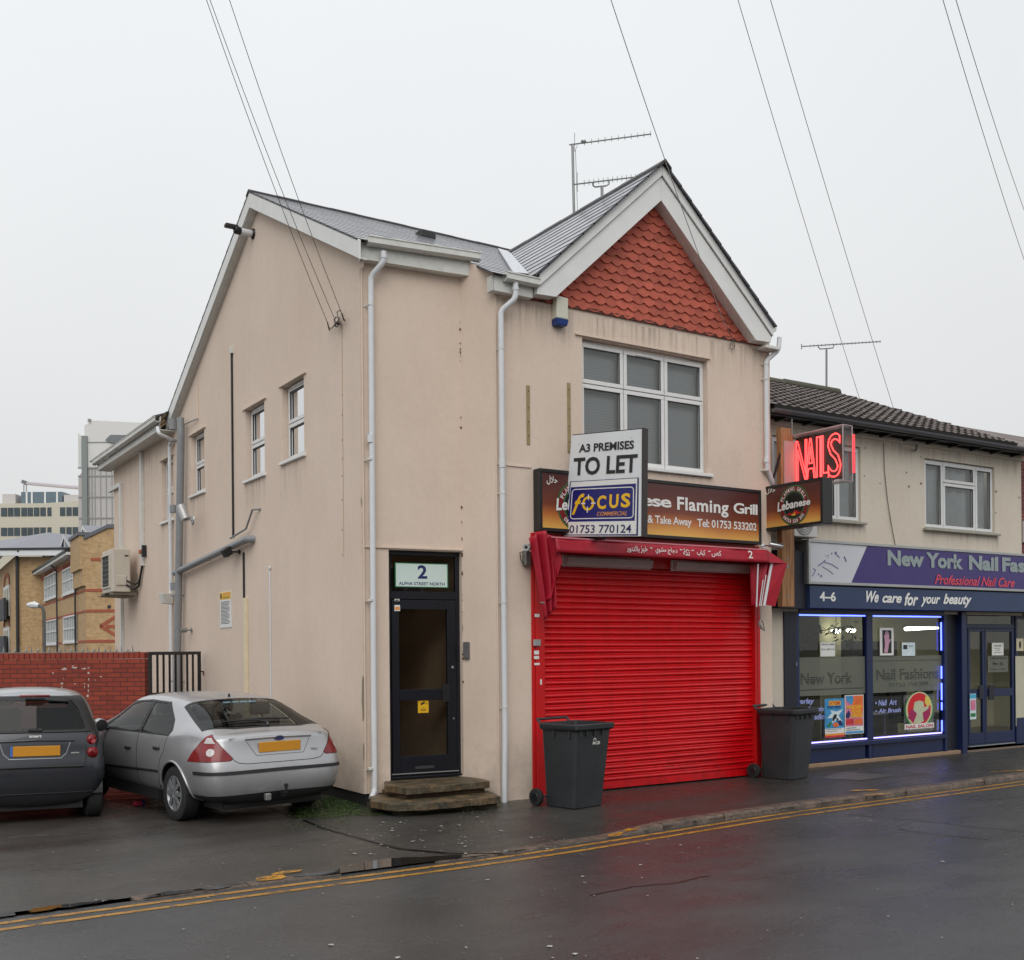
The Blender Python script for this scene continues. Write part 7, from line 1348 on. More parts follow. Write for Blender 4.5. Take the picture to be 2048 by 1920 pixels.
for sg in (1, -1):
    for xc in (-1.37, 1.385):
        M = MB(); M.tube([sf_.side(xc+.372*math.cos(a), max(.26, .315+.372*math.sin(a)), sg, .002) for a in [math.pi*(-.05+1.1*i/24) for i in range(25)]], .014, 8); M.build('arch_lip', m_silver, car, local=True, smooth=True)
        M = MB(); M.grid(lambda u, v: (xc+.375*math.cos(math.pi*(.03+.94*u)), sg*(.55+.33*v), .315+.375*math.sin(math.pi*(.03+.94*u))), 16, 1); M.grid(lambda u, v: (xc+.37*math.cos(math.pi*(.03+.94*u))*v, sg*.56, .315+.37*math.sin(math.pi*(.03+.94*u))*v), 16, 1); M.build('wheel_well', m_rub, car, local=True, fix=False)
        wheel(car, xc, sg*.785, .315, .205)
    for pts, r in (([(-.33, .97), (-.335, .6), (-.35, .31)], .0045), ([(-1.17, .96), (-1.12, .78), (-1.03, .68), (-.99, .5), (-.9, .32)], .0045), ([(.78, .93), (.76, .6), (.74, .3)], .0045), ([(.8, .30), (-.9, .30)], .005)):
        M = MB(); M.tube(line(lambda a, b: sf_.side(a, b, sg, -.001), pts), r, 5); M.build('door_gap', m_black, car, local=True)
    M = MB(); M.tube(line(lambda a, b: sf_.side(a, b, sg, .0), [(.74, .5), (-.97, .545)], 16), .016, 6); M.build('side_moulding', m_rub, car, local=True, smooth=True)
    for x, z in ((-.07, .77), (-.93, .815)):
        p = sf_.side(x, z, sg); M = MB(); M.box((x-.085, p.y-.01*sg, z-.018), (x+.085, p.y+.022*sg, z+.014)); M.disc((x, p.y+.001*sg, z-.045), (0, sg, 0), .03, 14); M.build('door_handle', m_rub, car, local=True, bevel=.008)
    p = sf_.side(.70, .965, sg); M = MB(); M.rev([(0, -.07), (.05, -.065), (.085, -.03), (.09, .02), (.07, .06), (0, .075)], V((.74, p.y+.10*sg, 1.01)), (1, 0, 0), 16); mr_ = M.build('mirror', m_silver, car, local=True, smooth=True); M = MB(); M.tube([(.72, p.y-.02*sg, .965), (.74, p.y+.08*sg, .975)], .03, 8); M.rev([(0, -.075), (.075, -.066)], V((.74, p.y+.10*sg, 1.01)), (1, 0, 0), 14); M.build('mirror_base', m_rub, mr_, local=True, smooth=True)
M = MB(); R_ = sf_.rear
M.tube([sf_.rear(.61, .80, -.001), sf_.rear(.565, .735, -.001), sf_.rear(.52, .705, -.001), sf_.rear(.45, .695, -.001)]+[sf_.rear(.4-.8*i/14, .69, -.001) for i in range(15)]+[sf_.rear(-.45, .695, -.001), sf_.rear(-.52, .705, -.001), sf_.rear(-.565, .735, -.001), sf_.rear(-.61, .80, -.001)], .005, 5); M.build('tailgate_gap', m_black, car, local=True)
M = MB(); M.tube([sf_.rear(.42-.84*i/16, .965+.006*math.cos((i-8)*.2), .004) for i in range(17)], .020, 8); M.build('tailgate_trim', m_silver, car, local=True, smooth=True)
rec_pts = [(.40, .935), (.30, .775), (-.30, .775), (-.40, .935)]; M = MB(); M.tube(line(lambda a, b: sf_.rear(a, b, -.002), rec_pts), .006, 5); M.build('plate_recess_edge', mat('recess_shadow', srgb(120, 120, 122), .4), car, local=True)
p = sf_.rear(0, .86, .012); MB().box((p.x-.008, -.262, .805), (p.x+.012, .262, .92)).build('number_plate', m_plate, car, local=True, bevel=.004)
p = sf_.rear(.0, .957, .022); M = MB(); M.disc((p.x, 0, .957), (-1, 0, 0), .027, 28, 0, 2.2); b_ = M.build('badge', m_chrome, car, local=True); M = MB(); M.disc((p.x-.002, 0, .957), (-1, 0, 0), .022, 28, 0, 2.3); text(M, 'Ford', (p.x-.004, .036, .947), (0, -1, 0), (0, 0, 1), .072, .022, 1, shear=.3); M.build('badge_face', [m_navyink, m_chrome], b_, local=True, fix=False)
p = sf_.rear(.5, .97, .004); M = MB(); text(M, 'MONDEO', (p.x, .60, .955), (.12, -1, 0), (0, 0, 1), .2, .026, 0, off=.02); text(M, 'LX', (sf_.rear(-.56, .98, .004).x, -.53, .968), (-.15, -1, 0), (0, 0, 1), .05, .026, 0, off=.02); text(M, 'TDCi', (sf_.rear(-.45, .80, .004).x, -.40, .79), (-.12, -1, 0), (0, 0, 1), .09, .025, 0, off=.02); M.build('lettering', m_chrome, car, local=True, fix=False)
M = MB(); T_ = sf_.top; M.tube([T_(-1.93, -.02, .03), T_(-1.87, .1, .035), T_(-1.86, .30, .035), T_(-1.84, .50, .03)], [.016, .013, .01, .008], 6); M.tube([T_(-1.83, -.36, .025), T_(-1.82, .02, .025), T_(-1.83, .60, .022)], .009, 5); M.tube([T_(-1.95, -.02, .0), T_(-1.93, -.02, .03)], .024, 8); M.build('rear_wiper', m_black, car, local=True, smooth=True)
M = MB(); M.rev([(0, .04), (.012, .03), (.018, 0)], T_(-1.0, .0, 0), (0, 0, 1), 10); M.build('aerial_stub', m_black, car, local=True)
M = MB(); M.box((-2.38, -.02, .30), (-2.2, .04, .345)); M.tube([(-2.36, .01, .32), (-2.42, .01, .34), (-2.42, .01, .41)], .016, 8); M.rev([(0, -.03), (.026, -.015), (.026, .01), (0, .025)], (-2.42, .01, .43), (0, 0, 1), 12); M.build('tow_bar', m_black, car, local=True); M = MB(); M.box((-2.40, .18, .27), (-2.34, .25, .35)); M.build('tow_socket', m_galv, car, local=True, bevel=.01)
M = MB(); M.box((-2.1, -.64, .17), (2.0, .64, .46)); M.box((-2.12, -.62, .19), (-1.75, .62, .24)); M.box((-.85, -.84, .19), (.85, .84, .3)); M.build('underbody', m_rub, car, local=True)
MB().box((-1.95, -.72, .90), (-1.25, .72, .93)).build('parcel_shelf', m_int, car, local=True)
for x, y, w_ in ((.25, .37, .5), (.25, -.37, .5), (-.75, .37, .62), (-.75, -.37, .62)): seat(car, x, y, .46, w_)
M = MB(); M.box((.95, -.7, .7), (1.2, .7, .96)); M.rev([(.17, 0), (.17, .02), (.2, .02), (.2, 0)], (.72, -.37, .86), (-1, 0, .4), 20); M.build('dashboard', m_int, car, local=True, bevel=.02)
M = MB(); 
for i in range(4): M.box((-1.32, -.19+.11*i, 1.335), (-1.31, -.10+.11*i, 1.345))
M.build('window_sticker', mat('pale_blue_sticker', srgb(150, 190, 210), .5), car, local=True)
# ---------------- small charcoal two seater
sm_ = thing('parked_car', 'small charcoal two seater car with pale roof seen from behind at the left edge', 'car', S_LOC, (math.radians(1.0), 0, S_ROT))
bm = shell(smart_rings()); sf2 = Surf(bm); rf = lambda c_, n_: c_.x < -.85
region(bm, [[(-.9, 1.452), (.9, 1.452), (.9, 1.7), (-.9, 1.7)]], Y_, Z_, lambda c_, n_: c_.x < .5, 2)
region(bm, [[(.52, 1.448), (-.52, 1.448), (-.60, 1.25), (-.675, 1.035), (.675, 1.035), (.60, 1.25)]], Y_, Z_, lambda c_, n_: c_.x < -.8 and c_.z < 1.46, 1)
lift(bm, region(bm, [[(.40, 1.40), (-.40, 1.40), (-.47, 1.30), (-.535, 1.085), (-.50, 1.065), (.50, 1.065), (.535, 1.085), (.47, 1.30)]], Y_, Z_, lambda c_, n_: c_.x < -.85), 'rear_window', m_cglass, sm_, -.004)
for sg in (1, -1):
    f_ = lambda c_, n_, sg=sg: c_.y*sg > .4
    region(bm, [[(-.80, 1.04), (-.66, 1.38), (.25, 1.38), (.78, 1.06)]], X_, Z_, f_, 1); lift(bm, region(bm, [[(-.40, 1.08), (-.38, 1.35), (.22, 1.35), (.68, 1.09)]], X_, Z_, f_), 'window', m_cglass, sm_, -.005)
    for xc in (-.93, .94):
        fs = region(bm, [[(xc+.335*math.cos(i*math.pi/8), .29+.335*math.sin(i*math.pi/8)) for i in range(16)]], X_, Z_, lambda c_, n_, sg=sg: c_.y*sg > .45); bmesh.ops.delete(bm, geom=[f for f in set(fs) if f.is_valid], context='FACES')
lift(bm, region(bm, [[(.58, .68), (.45, 1.32), (-.45, 1.32), (-.58, .68)]], Y_, Z_, lambda c_, n_: c_.x > .2 and c_.z > .95), 'windscreen', m_cglass, sm_, -.004)
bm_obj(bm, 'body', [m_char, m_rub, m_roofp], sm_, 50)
for sg in (1, -1):
    for xc in (-.93, .94):
        M = MB(); M.grid(lambda u, v: (xc+.345*math.cos(math.pi*(.03+.94*u)), sg*(.45+.28*v), .29+.345*math.sin(math.pi*(.03+.94*u))), 16, 1); M.grid(lambda u, v: (xc+.345*math.cos(math.pi*(.03+.94*u))*v, sg*.46, .29+.345*math.sin(math.pi*(.03+.94*u))*v), 16, 1); M.build('wheel_well', m_rub, sm_, local=True, fix=False); wheel(sm_, xc, sg*.655, .29, .175, 6)
    for z, r, yy in ((.943, .060, .655), (.795, .066, .665)):
        p = sf2.rear(yy*sg*.93, z); nr_ = V((-.86, .5*sg, 0)).normalized(); M = MB(); M.rev([(r, -.03), (r, .006), (r*.86, .020), (r*.5, .030), (0, .034)], p, nr_, 26); l_ = M.build('tail_lamp', m_red, sm_, local=True, smooth=True)
        if z > .9: M = MB(); M.rev([(r*.5, .030), (r*.3, .034), (0, .036)], p+V((0, 0, -.018)), nr_, 18); M.build('lens_centre', mat('pink_lens', srgb(190, 90, 96), .15), l_, local=True, smooth=True)
    M = MB(); M.tube([sf2.rear(.545*sg, 1.03, -.001), sf2.rear(.545*sg, .85, -.001), sf2.rear(.54*sg, .70, -.001), sf2.rear(.50*sg, .655, -.001)], .007, 5); M.build('tailgate_gap', m_black, sm_, local=True)
M = MB(); M.tube([sf2.rear(.52-1.04*i/20, .648-.004*abs(i-10)/10, -.004) for i in range(21)], .017, 6); M.build('bumper_gap', m_black, sm_, local=True)
M = MB(); M.tube([sf2.rear(.62-1.24*i/24, .345, .0) for i in range(25)], .009, 6); M.build('bumper_crease', m_black, sm_, local=True)
M = MB(); M.tube([sf2.rear(.60-1.20*i/20, 1.04, .004) for i in range(21)], .007, 6); M.build('window_seal', m_black, sm_, local=True)
M = MB(); M.tube([sf2.rear(.42-.84*i/20, .955-.012*abs(i-10)/10, .002) for i in range(21)], .016, 8); M.build('tailgate_trim', m_char, sm_, local=True, smooth=True)
M = MB(); M.tube(line(lambda a, b: sf2.rear(a, b, -.003), [(.37, .925), (.33, .80), (.27, .745), (-.27, .745), (-.33, .80), (-.37, .925)]), .008, 6); M.build('plate_recess_edge', m_roofp, sm_, local=True)
p = sf2.rear(0, .83, .012); MB().box((p.x-.008, -.262, .775), (p.x+.014, .235, .89)).build('number_plate', m_plate, sm_, local=True, bevel=.004); MB().box((p.x-.009, .236, .776), (p.x+.014, .262, .889)).build('plate_band', mat('plate_blue', srgb(70, 116, 196), .4), sm_, local=True)
M = MB(); p = sf2.rear(.0, 1.0, .006); text(M, 'smart', (p.x, .065, .985), (0, -1, 0), (0, 0, 1), .13, .03, 0, off=.04); p = sf2.rear(-.4, .80, .005); text(M, 'micro', (p.x, -.38, .795), (0, -1, 0), (0, 0, 1), .085, .016, 0, off=.02); M.build('lettering', m_white_t, sm_, local=True, fix=False)
p = sf2.rear(.0, 1.455, .008); M = MB(); M.tube([sf2.rear(.16-.32*i/8, 1.452, .004) for i in range(9)], .014, 8); M.build('brake_lamp', m_red, sm_, local=True, smooth=True)
M = MB(); M.tube([sf2.rear(.03, 1.425, .02), sf2.rear(-.05, 1.41, .03), sf2.rear(-.36, 1.385, .02)], [.022, .016, .01], 6); M.box((-1.2, -.1, 1.41), (-1.1, .1, 1.43)); M.build('rear_wiper', m_black, sm_, local=True, smooth=True)
M = MB(); M.box((-1.2, -.52, .15), (1.15, .52, .5)); M.box((-.5, -.72, .17), (.5, .72, .3)); M.build('underbody', m_rub, sm_, local=True); MB().box((-1.12, -.6, .9), (-.7, .6, .98)).build('parcel_shelf', m_int, sm_, local=True)
for y in (.32, -.32): seat(sm_, .0, y, .62, .48)
p = sf2.rear(.08, 1.07, .01); MB().box((p.x-.01, -.08, 1.04), (p.x+.03, .08, 1.085)).build('tailgate_grip', m_rub, sm_, local=True, bevel=.015)
# drinks can under the cars
q = onZ(279, 1612, 0); t = thing('drinks_can', 'crushed pink and blue drinks can on the ground between the two cars', 'can', (q.x, q.y, 0)); M = MB(); M.tube([q+V((-.075, .0, .033)), q+V((-.03, .0, .031)), q+V((.03, .01, .034))], [.030, .033, .032], 14); M.build('can_body', mat('can_pink', srgb(196, 60, 90), .3, metal=.4, var=.4, scale=30), t, smooth=True); M = MB(); M.tube([q+V((.03, .01, .034)), q+V((.06, .012, .034)), q+V((.066, .012, .034))], [.0325, .033, .026], 14); M.build('can_end', mat('can_blue', srgb(60, 70, 150), .3, metal=.4), t, smooth=True)
# ================================================================== BRICK WALL AND GATE
wA, wB = V((2.47, 19.33, 0)), V((4.46, 18.05, 0)); wu = (wB-wA).normalized(); wA = wA-wu*9; wn_ = V((wu.y, -wu.x, 0)).normalized(); wn_ = wn_ if wn_.y < 0 else -wn_; bw = Pl(wA, wu, wn_); LW = (wB-wA).length
bwt = thing('brick_wall', 'red brick wall with spiked top behind the parked cars', 'wall', tuple(wA))
k = NT('red_garden_brick'); uv = k.n('CombineXYZ'); P_ = k.geo.outputs['Position']; dv = k.n('VectorMath', operation='DOT_PRODUCT'); k.l(P_, dv.inputs[0]); dv.inputs[1].default_value = wu; k.l(dv.outputs['Value'], uv.inputs[0]); sp3 = k.sep(); k.l(k.math('ADD', sp3[2], -.04), uv.inputs[1])
br = k.n('TexBrick'); k.l(uv.outputs[0], br.inputs['Vector']); br.inputs['Scale'].default_value = 1; br.inputs['Brick Width'].default_value = .225; br.inputs['Row Height'].default_value = .075; br.inputs['Mortar Size'].default_value = .007; br.inputs['Color1'].default_value = (*srgb(150, 58, 38), 1); br.inputs['Color2'].default_value = (*srgb(128, 46, 32), 1); br.inputs['Mortar'].default_value = (*srgb(74, 40, 32), 1); br.inputs['Mortar Smooth'].default_value = .2
cc = k.mix(k.mr(k.noise(1.6, 6, .7), .45, .75, 0, .35), br.outputs['Color'], srgb(96, 44, 36)); k.col(cc); k.b.inputs['Roughness'].default_value = .7; bp_ = k.n('Bump'); bp_.invert = True; bp_.inputs['Strength'].default_value = .6; bp_.inputs['Distance'].default_value = .01; k.l(br.outputs['Fac'], bp_.inputs['Height']); k.l(bp_.outputs[0], k.b.inputs['Normal']); m_rbw = k.m
M = MB(); M.pbox(bw, 0, LW, 0, 1.84, -.21, 0); M.build('brickwork', m_rbw, bwt)
M = MB(); random.seed(15); n = int(LW/.085)
for i in range(n): u = LW*i/n; M.pbox(bw, u+.005, u+LW/n-.005, 1.845, 1.948+random.uniform(-.003, .003), -.215, .004+random.uniform(-.003, .003))
M.build('coping', mat('coping_brick', srgb(140, 56, 40), .75, var=.3, scale=9), bwt)
M = MB(); M.pbox(bw, 0, LW-.12, 1.95, 1.962, -.14, -.06); n = int((LW-.12)/.0925)
for i in range(n):
    u = .04+i*.0925; a = bw.at(u, 1.96, -.10); M.add([a-wu*.014, a+wu*.014, a-wn_*.02, a+V((0, 0, .12))+wn_*.03*(-1)**i*.5], [(0, 1, 3), (1, 2, 3), (2, 0, 3)])
    if i % 2: M.add([a-wu*.01+wn_*.02, a+wu*.014, a+wu*.05+V((0, 0, .05))], [(0, 1, 2)])
M.build('spike_strip', m_galv, bwt, fix=False)
m_glue = mat('old_glue', srgb(186, 172, 162), .8, var=.25, scale=30)
def bP(px, py, d=.004): u, z = bw.uz(px, py); return bw.at(u, z, d)
random.seed(17); q6 = lambda x, y: (x/6.2133, 1280+y/6.2133)
for (x, y, a, b) in ((800, 362, .055, .016), (800, 350, .02, .014), (925, 345, .06, .014), (910, 325, .02, .014), (1045, 357, .045, .018), (1100, 345, .02, .012), (1100, 410, .018, .026), (1105, 490, .008, .03), (1100, 570, .012, .035), (1100, 630, .012, .03), (1090, 698, .026, .028), (770, 540, .025, .022), (768, 590, .014, .03), (765, 635, .014, .03), (1050, 545, .013, .012), (1052, 585, .008, .022), (1255, 455, .018, .014), (1185, 498, .014, .008), (790, 480, .01, .01), (930, 545, .02, .01), (660, 412, .016, .016)):
    c = bP(*q6(x, y), .004); n = 11; M = MB(); M.add([c+wu*math.cos(i/n*6.283)*a*random.uniform(.55, 1.1)+ZU*math.sin(i/n*6.283)*b*random.uniform(.55, 1.1) for i in range(n)], [tuple(range(n))]); M.build('glue_residue', m_glue, bwt, fix=False)
g0_, g1_ = V((4.52, 18.0, 0)), V((5.62, 18.9, 0)); gu = (g1_-g0_).normalized(); gn = V((gu.y, -gu.x, 0)).normalized(); gp2 = Pl(g0_, gu, gn); LG = (g1_-g0_).length
gt = thing('metal_gate', 'black barred metal gate between brick wall and cream building', 'gate', tuple(g0_))
M = MB(); M.pbox(gp2, 0, LG, 1.90, 1.955, -.025, .02); M.pbox(gp2, 0, .05, .05, 1.9, -.025, .02); M.pbox(gp2, LG-.05, LG, .05, 1.9, -.025, .02); M.pbox(gp2, .05, LG-.05, .08, .13, -.02, .015); M.pbox(gp2, .05, .33, 1.24, 1.28, -.02, .015); M.pbox(gp2, .05, .33, 1.10, 1.14, -.02, .015); gf = M.build('frame', m_blackm, gt, bevel=.003)
for i in range(7): u = .05+(LG-.1)*(i+1)/8; MB().pbox(gp2, u-.014, u+.014, .13, 1.90, -.015, .012).build('bar', m_blackm, gt)
M = MB(); M.tube([gp2.at(LG, 1.6, 0), gp2.at(LG+.09, 1.6, 0), gp2.at(LG+.1, 1.53, .0)], .014, 6); M.build('hinge', mat('rusty_hinge', srgb(84, 50, 38), .7), gt)
# ================================================================== FAR BUILDINGS ON THE LEFT
def depth_pt(px, py, d): return CAM+ray(px, py)*d
m_tan = brick_mat('tan_brick', srgb(196, 162, 118), srgb(180, 144, 100), srgb(176, 156, 124), bump=.1); m_redb = mat('red_brick_band', srgb(158, 84, 62), .8, var=.12); m_slf = mat('far_slate', srgb(128, 128, 136), .5, var=.08); m_fw = mat('far_white_frame', srgb(214, 216, 216), .5, var=0); m_fg = mat('far_window_glass', srgb(66, 78, 84), .15, var=.3, scale=1.2); m_fd = mat('far_black_pipe', (.02, .022, .024), .5)
off_ = thing('brick_office', 'tan brick office with white windows red bands and dormers behind the brick wall', 'building', tuple(depth_pt(172, 1310, 65)-V((0, 0, 0))))
cn = depth_pt(172, 1200, 65); cn.z = 0; dA = (FW+RT*((-190-CXP)/FPX)); dA.z = 0; dA = dA.normalized(); nA = V((-dA.y, dA.x, 0)); nA = nA if nA.dot(CAM-cn) > 0 else -nA; fA = Pl(cn, -dA, nA)   # u grows to the right
fB = Pl(cn, R0, -FW)
q7 = lambda x, y: (x/6.657, 1040+y/6.657)
def fp(pl, x, y, d=0): u, z = pl.uz(*q7(x, y), 0); return u, z
uL = fp(fA, 270, 900)[0]; zE = fp(fA, 1000, 470)[1]
M = MB(); up_ = fp(fA, 1012, 290)[0]; zp = fp(fA, 1012, 290)[1]; M.add([fA.at(uL, 0), fA.at(0, 0), fA.at(0, zE), fA.at(uL, zE)], [(0, 1, 2, 3)]); M.pbox(fA, up_, 0, zE-1.2, zp, -.5, .35); M.pbox(fA, up_, 0, zE-2.2, zE-1.2, -.5, .2)
z1_ = fp(fB, 1145, 252)[1]; pk = fp(fB, 1445, 106); M.prism([fB.at(0, 0), fB.at(22, 0), fB.at(22, pk[1]-2), fB.at(pk[0]+3, pk[1]), fB.at(pk[0], pk[1]), fB.at(0, z1_)], FW*.4); M.add([fA.at(uL, 0), fA.at(uL, 0, -14), fA.at(uL, zE, -14), fA.at(uL, zE)], [(0, 1, 2, 3)])
M.build('wall', m_tan, off_, fix=False)
M = MB(); q0, q1 = fB.at(-.1, z1_-.05, .1), fB.at(pk[0], pk[1], .1); M.prism([q0, q1, q1+ZU*.22, q0+ZU*.22], FW*.6); q2 = fB.at(pk[0]+3, pk[1], .1); M.prism([q1, q2, q2+ZU*.22, q1+ZU*.22], FW*.6); M.pbox(fA, up_-.1, .1, zp, zp+.2, -.6, .45); M.build('coping', mat('far_coping', srgb(96, 98, 104), .6), off_)
def bandm(M, pl, u0, u1, z, h_, d=.03): M.pbox(pl, u0, u1, z-h_/2, z+h_/2, 0, d)
for (y0, h_) in ((935, 1.0), (1210, 1.0), (1613, 1.0)):
    z = fp(fB, 1300, y0)[1]; h_ = abs(fp(fB, 1300, y0-19)[1]-fp(fB, 1300, y0+19)[1]); M = MB(); bandm(M, fB, .02, 12, z, h_); bandm(M, fA, uL, -.02, z, h_*.8); M.build('brick_band', m_redb, off_)
M = MB(); bandm(M, fB, fp(fB, 1210, 525)[0], fp(fB, 1345, 525)[0], fp(fB, 1280, 525)[1], abs(fp(fB, 1300, 505)[1]-fp(fB, 1300, 545)[1])); M.build('brick_band', m_redb, off_); M = MB(); bandm(M, fA, uL, up_, zE-.35, .3); M.build('brick_band', m_redb, off_)
c = fp(fB, 1530, 1415); w_ = c[0]-fp(fB, 1330, 1415)[0]; h_ = fp(fB, 1530, 1290)[1]-c[1]; M = MB()
for s_ in (1, -1):
    for t_ in (1, -1):
        n = 9
        for i in range(n): a_, b_ = i/n, (i+1)/n; M.pbox(fB, c[0]+s_*w_*(1-b_), c[0]+s_*w_*(1-a_), c[1]+t_*h_*a_-.09, c[1]+t_*h_*a_+.13, 0, .03)
M.pbox(fB, c[0]-.55, c[0]+.3, c[1]-.1, c[1]+.1, 0, .03); M.build('brick_diamond', m_redb, off_)
for (px0, px1, yt0, yt1, yb0, yb1) in ((385, 525, 830, 785, 1115, 1085), (603, 765, 745, 695, 1060, 1025), (848, 1025, 655, 600, 990, 950), (392, 535, 1395, 1370, 1690, 1670), (608, 775, 1345, 1318, 1660, 1640), (858, 1032, 1285, 1262, 1630, 1610)):
    a, b = fp(fA, px0, yt0), fp(fA, px1, yt1); z1 = (a[1]+b[1])/2; z0 = (fp(fA, px0, yb0)[1]+fp(fA, px1, yb1)[1])/2; u0, u1 = a[0], b[0]
    M = MB(); fr_box(M, fA, u0, u1, z0, z1, .10, .02, .10); n = 4
    for i in range(1, n*2): u = u0+(u1-u0)*i/(n*2); M.pbox(fA, u-(.07 if i % 2 == 0 else .03), u+(.07 if i % 2 == 0 else .03), z0, z1, .03, .08)
    M.pbox(fA, u0, u1, z0+(z1-z0)*.48, z0+(z1-z0)*.53, .03, .085); M.pbox(fA, u0-.1, u1+.1, z0-.12, z0, 0, .15); w2 = M.build('window', m_fw, off_); M = MB(); M.pbox(fA, u0, u1, z0, z1, .005, .025); M.build('pane', mat('far_pane', srgb(150, 156, 158) if yt0 < 1000 else srgb(84, 92, 94), .2, var=.35, scale=1.0), w2)
    if yt0 < 1000: MB().pbox(fA, u0-.2, u1+.2, z1+.02, z1+.28, 0, .03).build('brick_lintel', m_redb, off_)
for x in (345, 545, 785, 1033): u = fp(fA, x, 1000)[0]; MB().tube([fA.at(u, 0, .15), fA.at(u, zE-.5, .15), fA.at(u-.5, zE-.1, .35), fA.at(u-1.6, zE+.1, .5)], .055, 6).build('downpipe', m_fd, off_)
M = MB(); M.pbox(fA, uL-1.5, up_, zE-.02, zE+.16, 0, .6); M.build('fascia', m_fw, off_); M = MB(); M.pbox(fA, uL-1.5, up_, zE+.16, zE+.30, .0, .68); M.build('gutter', m_fd, off_)
M = MB(); M.quad(fA.at(uL-1.5, zE+.3, .68), fA.at(up_, zE+.3, .68), fA.at(up_, zE+4.2, -6), fA.at(uL-1.5, zE+4.2, -6)); M.build('roof', m_slf, off_, fix=False)
fD = Pl(cn-nA*1.6, -dA, nA)
for (xl, xr, yb_, xa, ya) in ((560, 712, 528, 628, 305), (788, 962, 440, 868, 193), (1052, 1205, 270, 1130, 66)):
    a, b, c_ = fD.uz(*q7(xl, yb_)), fD.uz(*q7(xr, yb_-80)), fD.uz(*q7(xa, ya)); um = (a[0]+b[0])/2; hw_ = (b[0]-a[0])/2; zb_ = min(a[1], b[1]); zt_ = c_[1]; M = MB()
    for s_ in (-1, 1): M.add([fD.at(um, zt_, .1), fD.at(um+s_*hw_, zb_, .1), fD.at(um+s_*hw_, zb_, -2.5), fD.at(um, zt_, -6.5)], [(0, 1, 2, 3)])
    d_ = M.build('dormer_roof', m_slf, off_, fix=False); M = MB()
    for s_ in (-1, 1): M.add([fD.at(um, zt_+.03, .13), fD.at(um+s_*hw_*1.03, zb_, .13), fD.at(um+s_*hw_*.86, zb_, .13), fD.at(um, zt_-.3, .13)], [(0, 1, 2, 3)])
    M.pbox(fD, um-.06, um+.06, zb_, zt_-.4, .0, .1); M.build('dormer_frame', m_fw, d_, fix=False); M = MB(); M.add([fD.at(um-hw_*.95, zb_, .02), fD.at(um+hw_*.95, zb_, .02), fD.at(um, zt_-.15, .02)], [(0, 1, 2)]); M.build('dormer_window', m_fg, d_, fix=False)
u_, z_ = fp(fB, 1455, 1155); r_ = abs(fp(fB, 1435, 1155)[0]-u_); MB().pbox(fB, u_-r_, u_+r_, z_-r_, z_+r_, 0, .05).build('vent', m_fd, off_)
# wing at the far left
wg = thing('brick_wing', 'tan brick block with hipped slate roof and arched windows at the far left', 'building', tuple(depth_pt(20, 1300, 88))); wc = depth_pt(29, 1200, 86); wc.z = 0; wS = Pl(wc, -dA, nA); wF = Pl(wc, R0, -FW)
ze = wF.uz(*q7(300, 490))[1]; M = MB(); M.add([wS.at(-40, 0), wS.at(0, 0), wS.at(0, ze), wS.at(-40, ze)], [(0, 1, 2, 3)]); M.add([wF.at(0, 0), wF.at(16, 0), wF.at(16, ze), wF.at(0, ze)], [(0, 1, 2, 3)]); M.build('wall', m_tan, wg, fix=False)
a, b, apx = wF.uz(*q7(55, 440)), wF.uz(*q7(600, 440)), wF.uz(*q7(640, 165)); M = MB(); E0, E1 = wF.at(-1, ze+.35, 1), wF.at(17, ze+.35, 1); A_ = wF.at((wF.uz(*q7(640, 165), -7)[0]), wF.uz(*q7(640, 165), -7)[1], -7); B_ = wS.at(-40, ze+.35, 1.2)
M.add([E0, E1, A_], [(0, 1, 2)]); M.add([E0, B_, B_+V((0, 0, 4)), A_], [(0, 1, 2, 3)]); M.add([E1, A_, A_+R0*.1-ZU*0, E1+FW*14], [(0, 1, 3)]); M.build('roof', m_slf, wg, fix=False)
M = MB(); M.pbox(wF, -1, 17, ze, ze+.45, .7, 1.0); M.pbox(wS, -40, .6, ze, ze+.45, .8, 1.1); M.build('fascia', m_fw, wg); M = MB(); M.pbox(wF, -1, 17, ze+.45, ze+.62, .7, 1.08); M.pbox(wS, -40, .6, ze+.45, ze+.62, .8, 1.15); M.build('gutter', m_fd, wg)
for (y0, y1) in ((880, 1290), (1430, 1740)):
    a, b = wS.uz(*q7(60, y0)), wS.uz(*q7(130, y0-15)); zb_ = wS.uz(*q7(95, y1))[1]; zt_ = wS.uz(*q7(95, y0))[1]; M = MB(); M.pbox(wS, a[0], b[0], zb_, zt_, .02, .1); w2 = M.build('window', m_fw, wg); M = MB(); M.pbox(wS, a[0]+.9, b[0]-.5, zb_, zt_-.3, .1, .13); M.build('pane', m_fg, w2)
    M = MB(); n = 10
    for i in range(n): q0, q1 = math.pi*i/n, math.pi*(i+1)/n; cu_, r_ = (a[0]+b[0])/2, (b[0]-a[0])/2*1.2; M.add([wS.at(cu_+math.cos(t)*r_*k, zt_+math.sin(t)*r_*k*.35, .06) for t, k in ((q0, 1), (q1, 1), (q1, .72), (q0, .72))], [(0, 1, 2, 3)])
    M.build('brick_arch', m_redb, wg, fix=False); zr = wS.uz(*q7(70, (1210 if y0 < 1000 else 1690)))[1]; M = MB(); M.pbox(wS, a[0]-1, b[0]+.3, zr-.9, zr+.9, .3, .5); M.build('balcony', mat('balcony_dark', srgb(52, 56, 66), .6), wg)
x_ = wF.uz(*q7(240, 500))[0]; MB().tube([wF.at(x_, 0, .2), wF.at(x_, ze, .2), wF.at(x_+.5, ze+.4, 1)], .12, 6).build('downpipe', m_fd, wg)
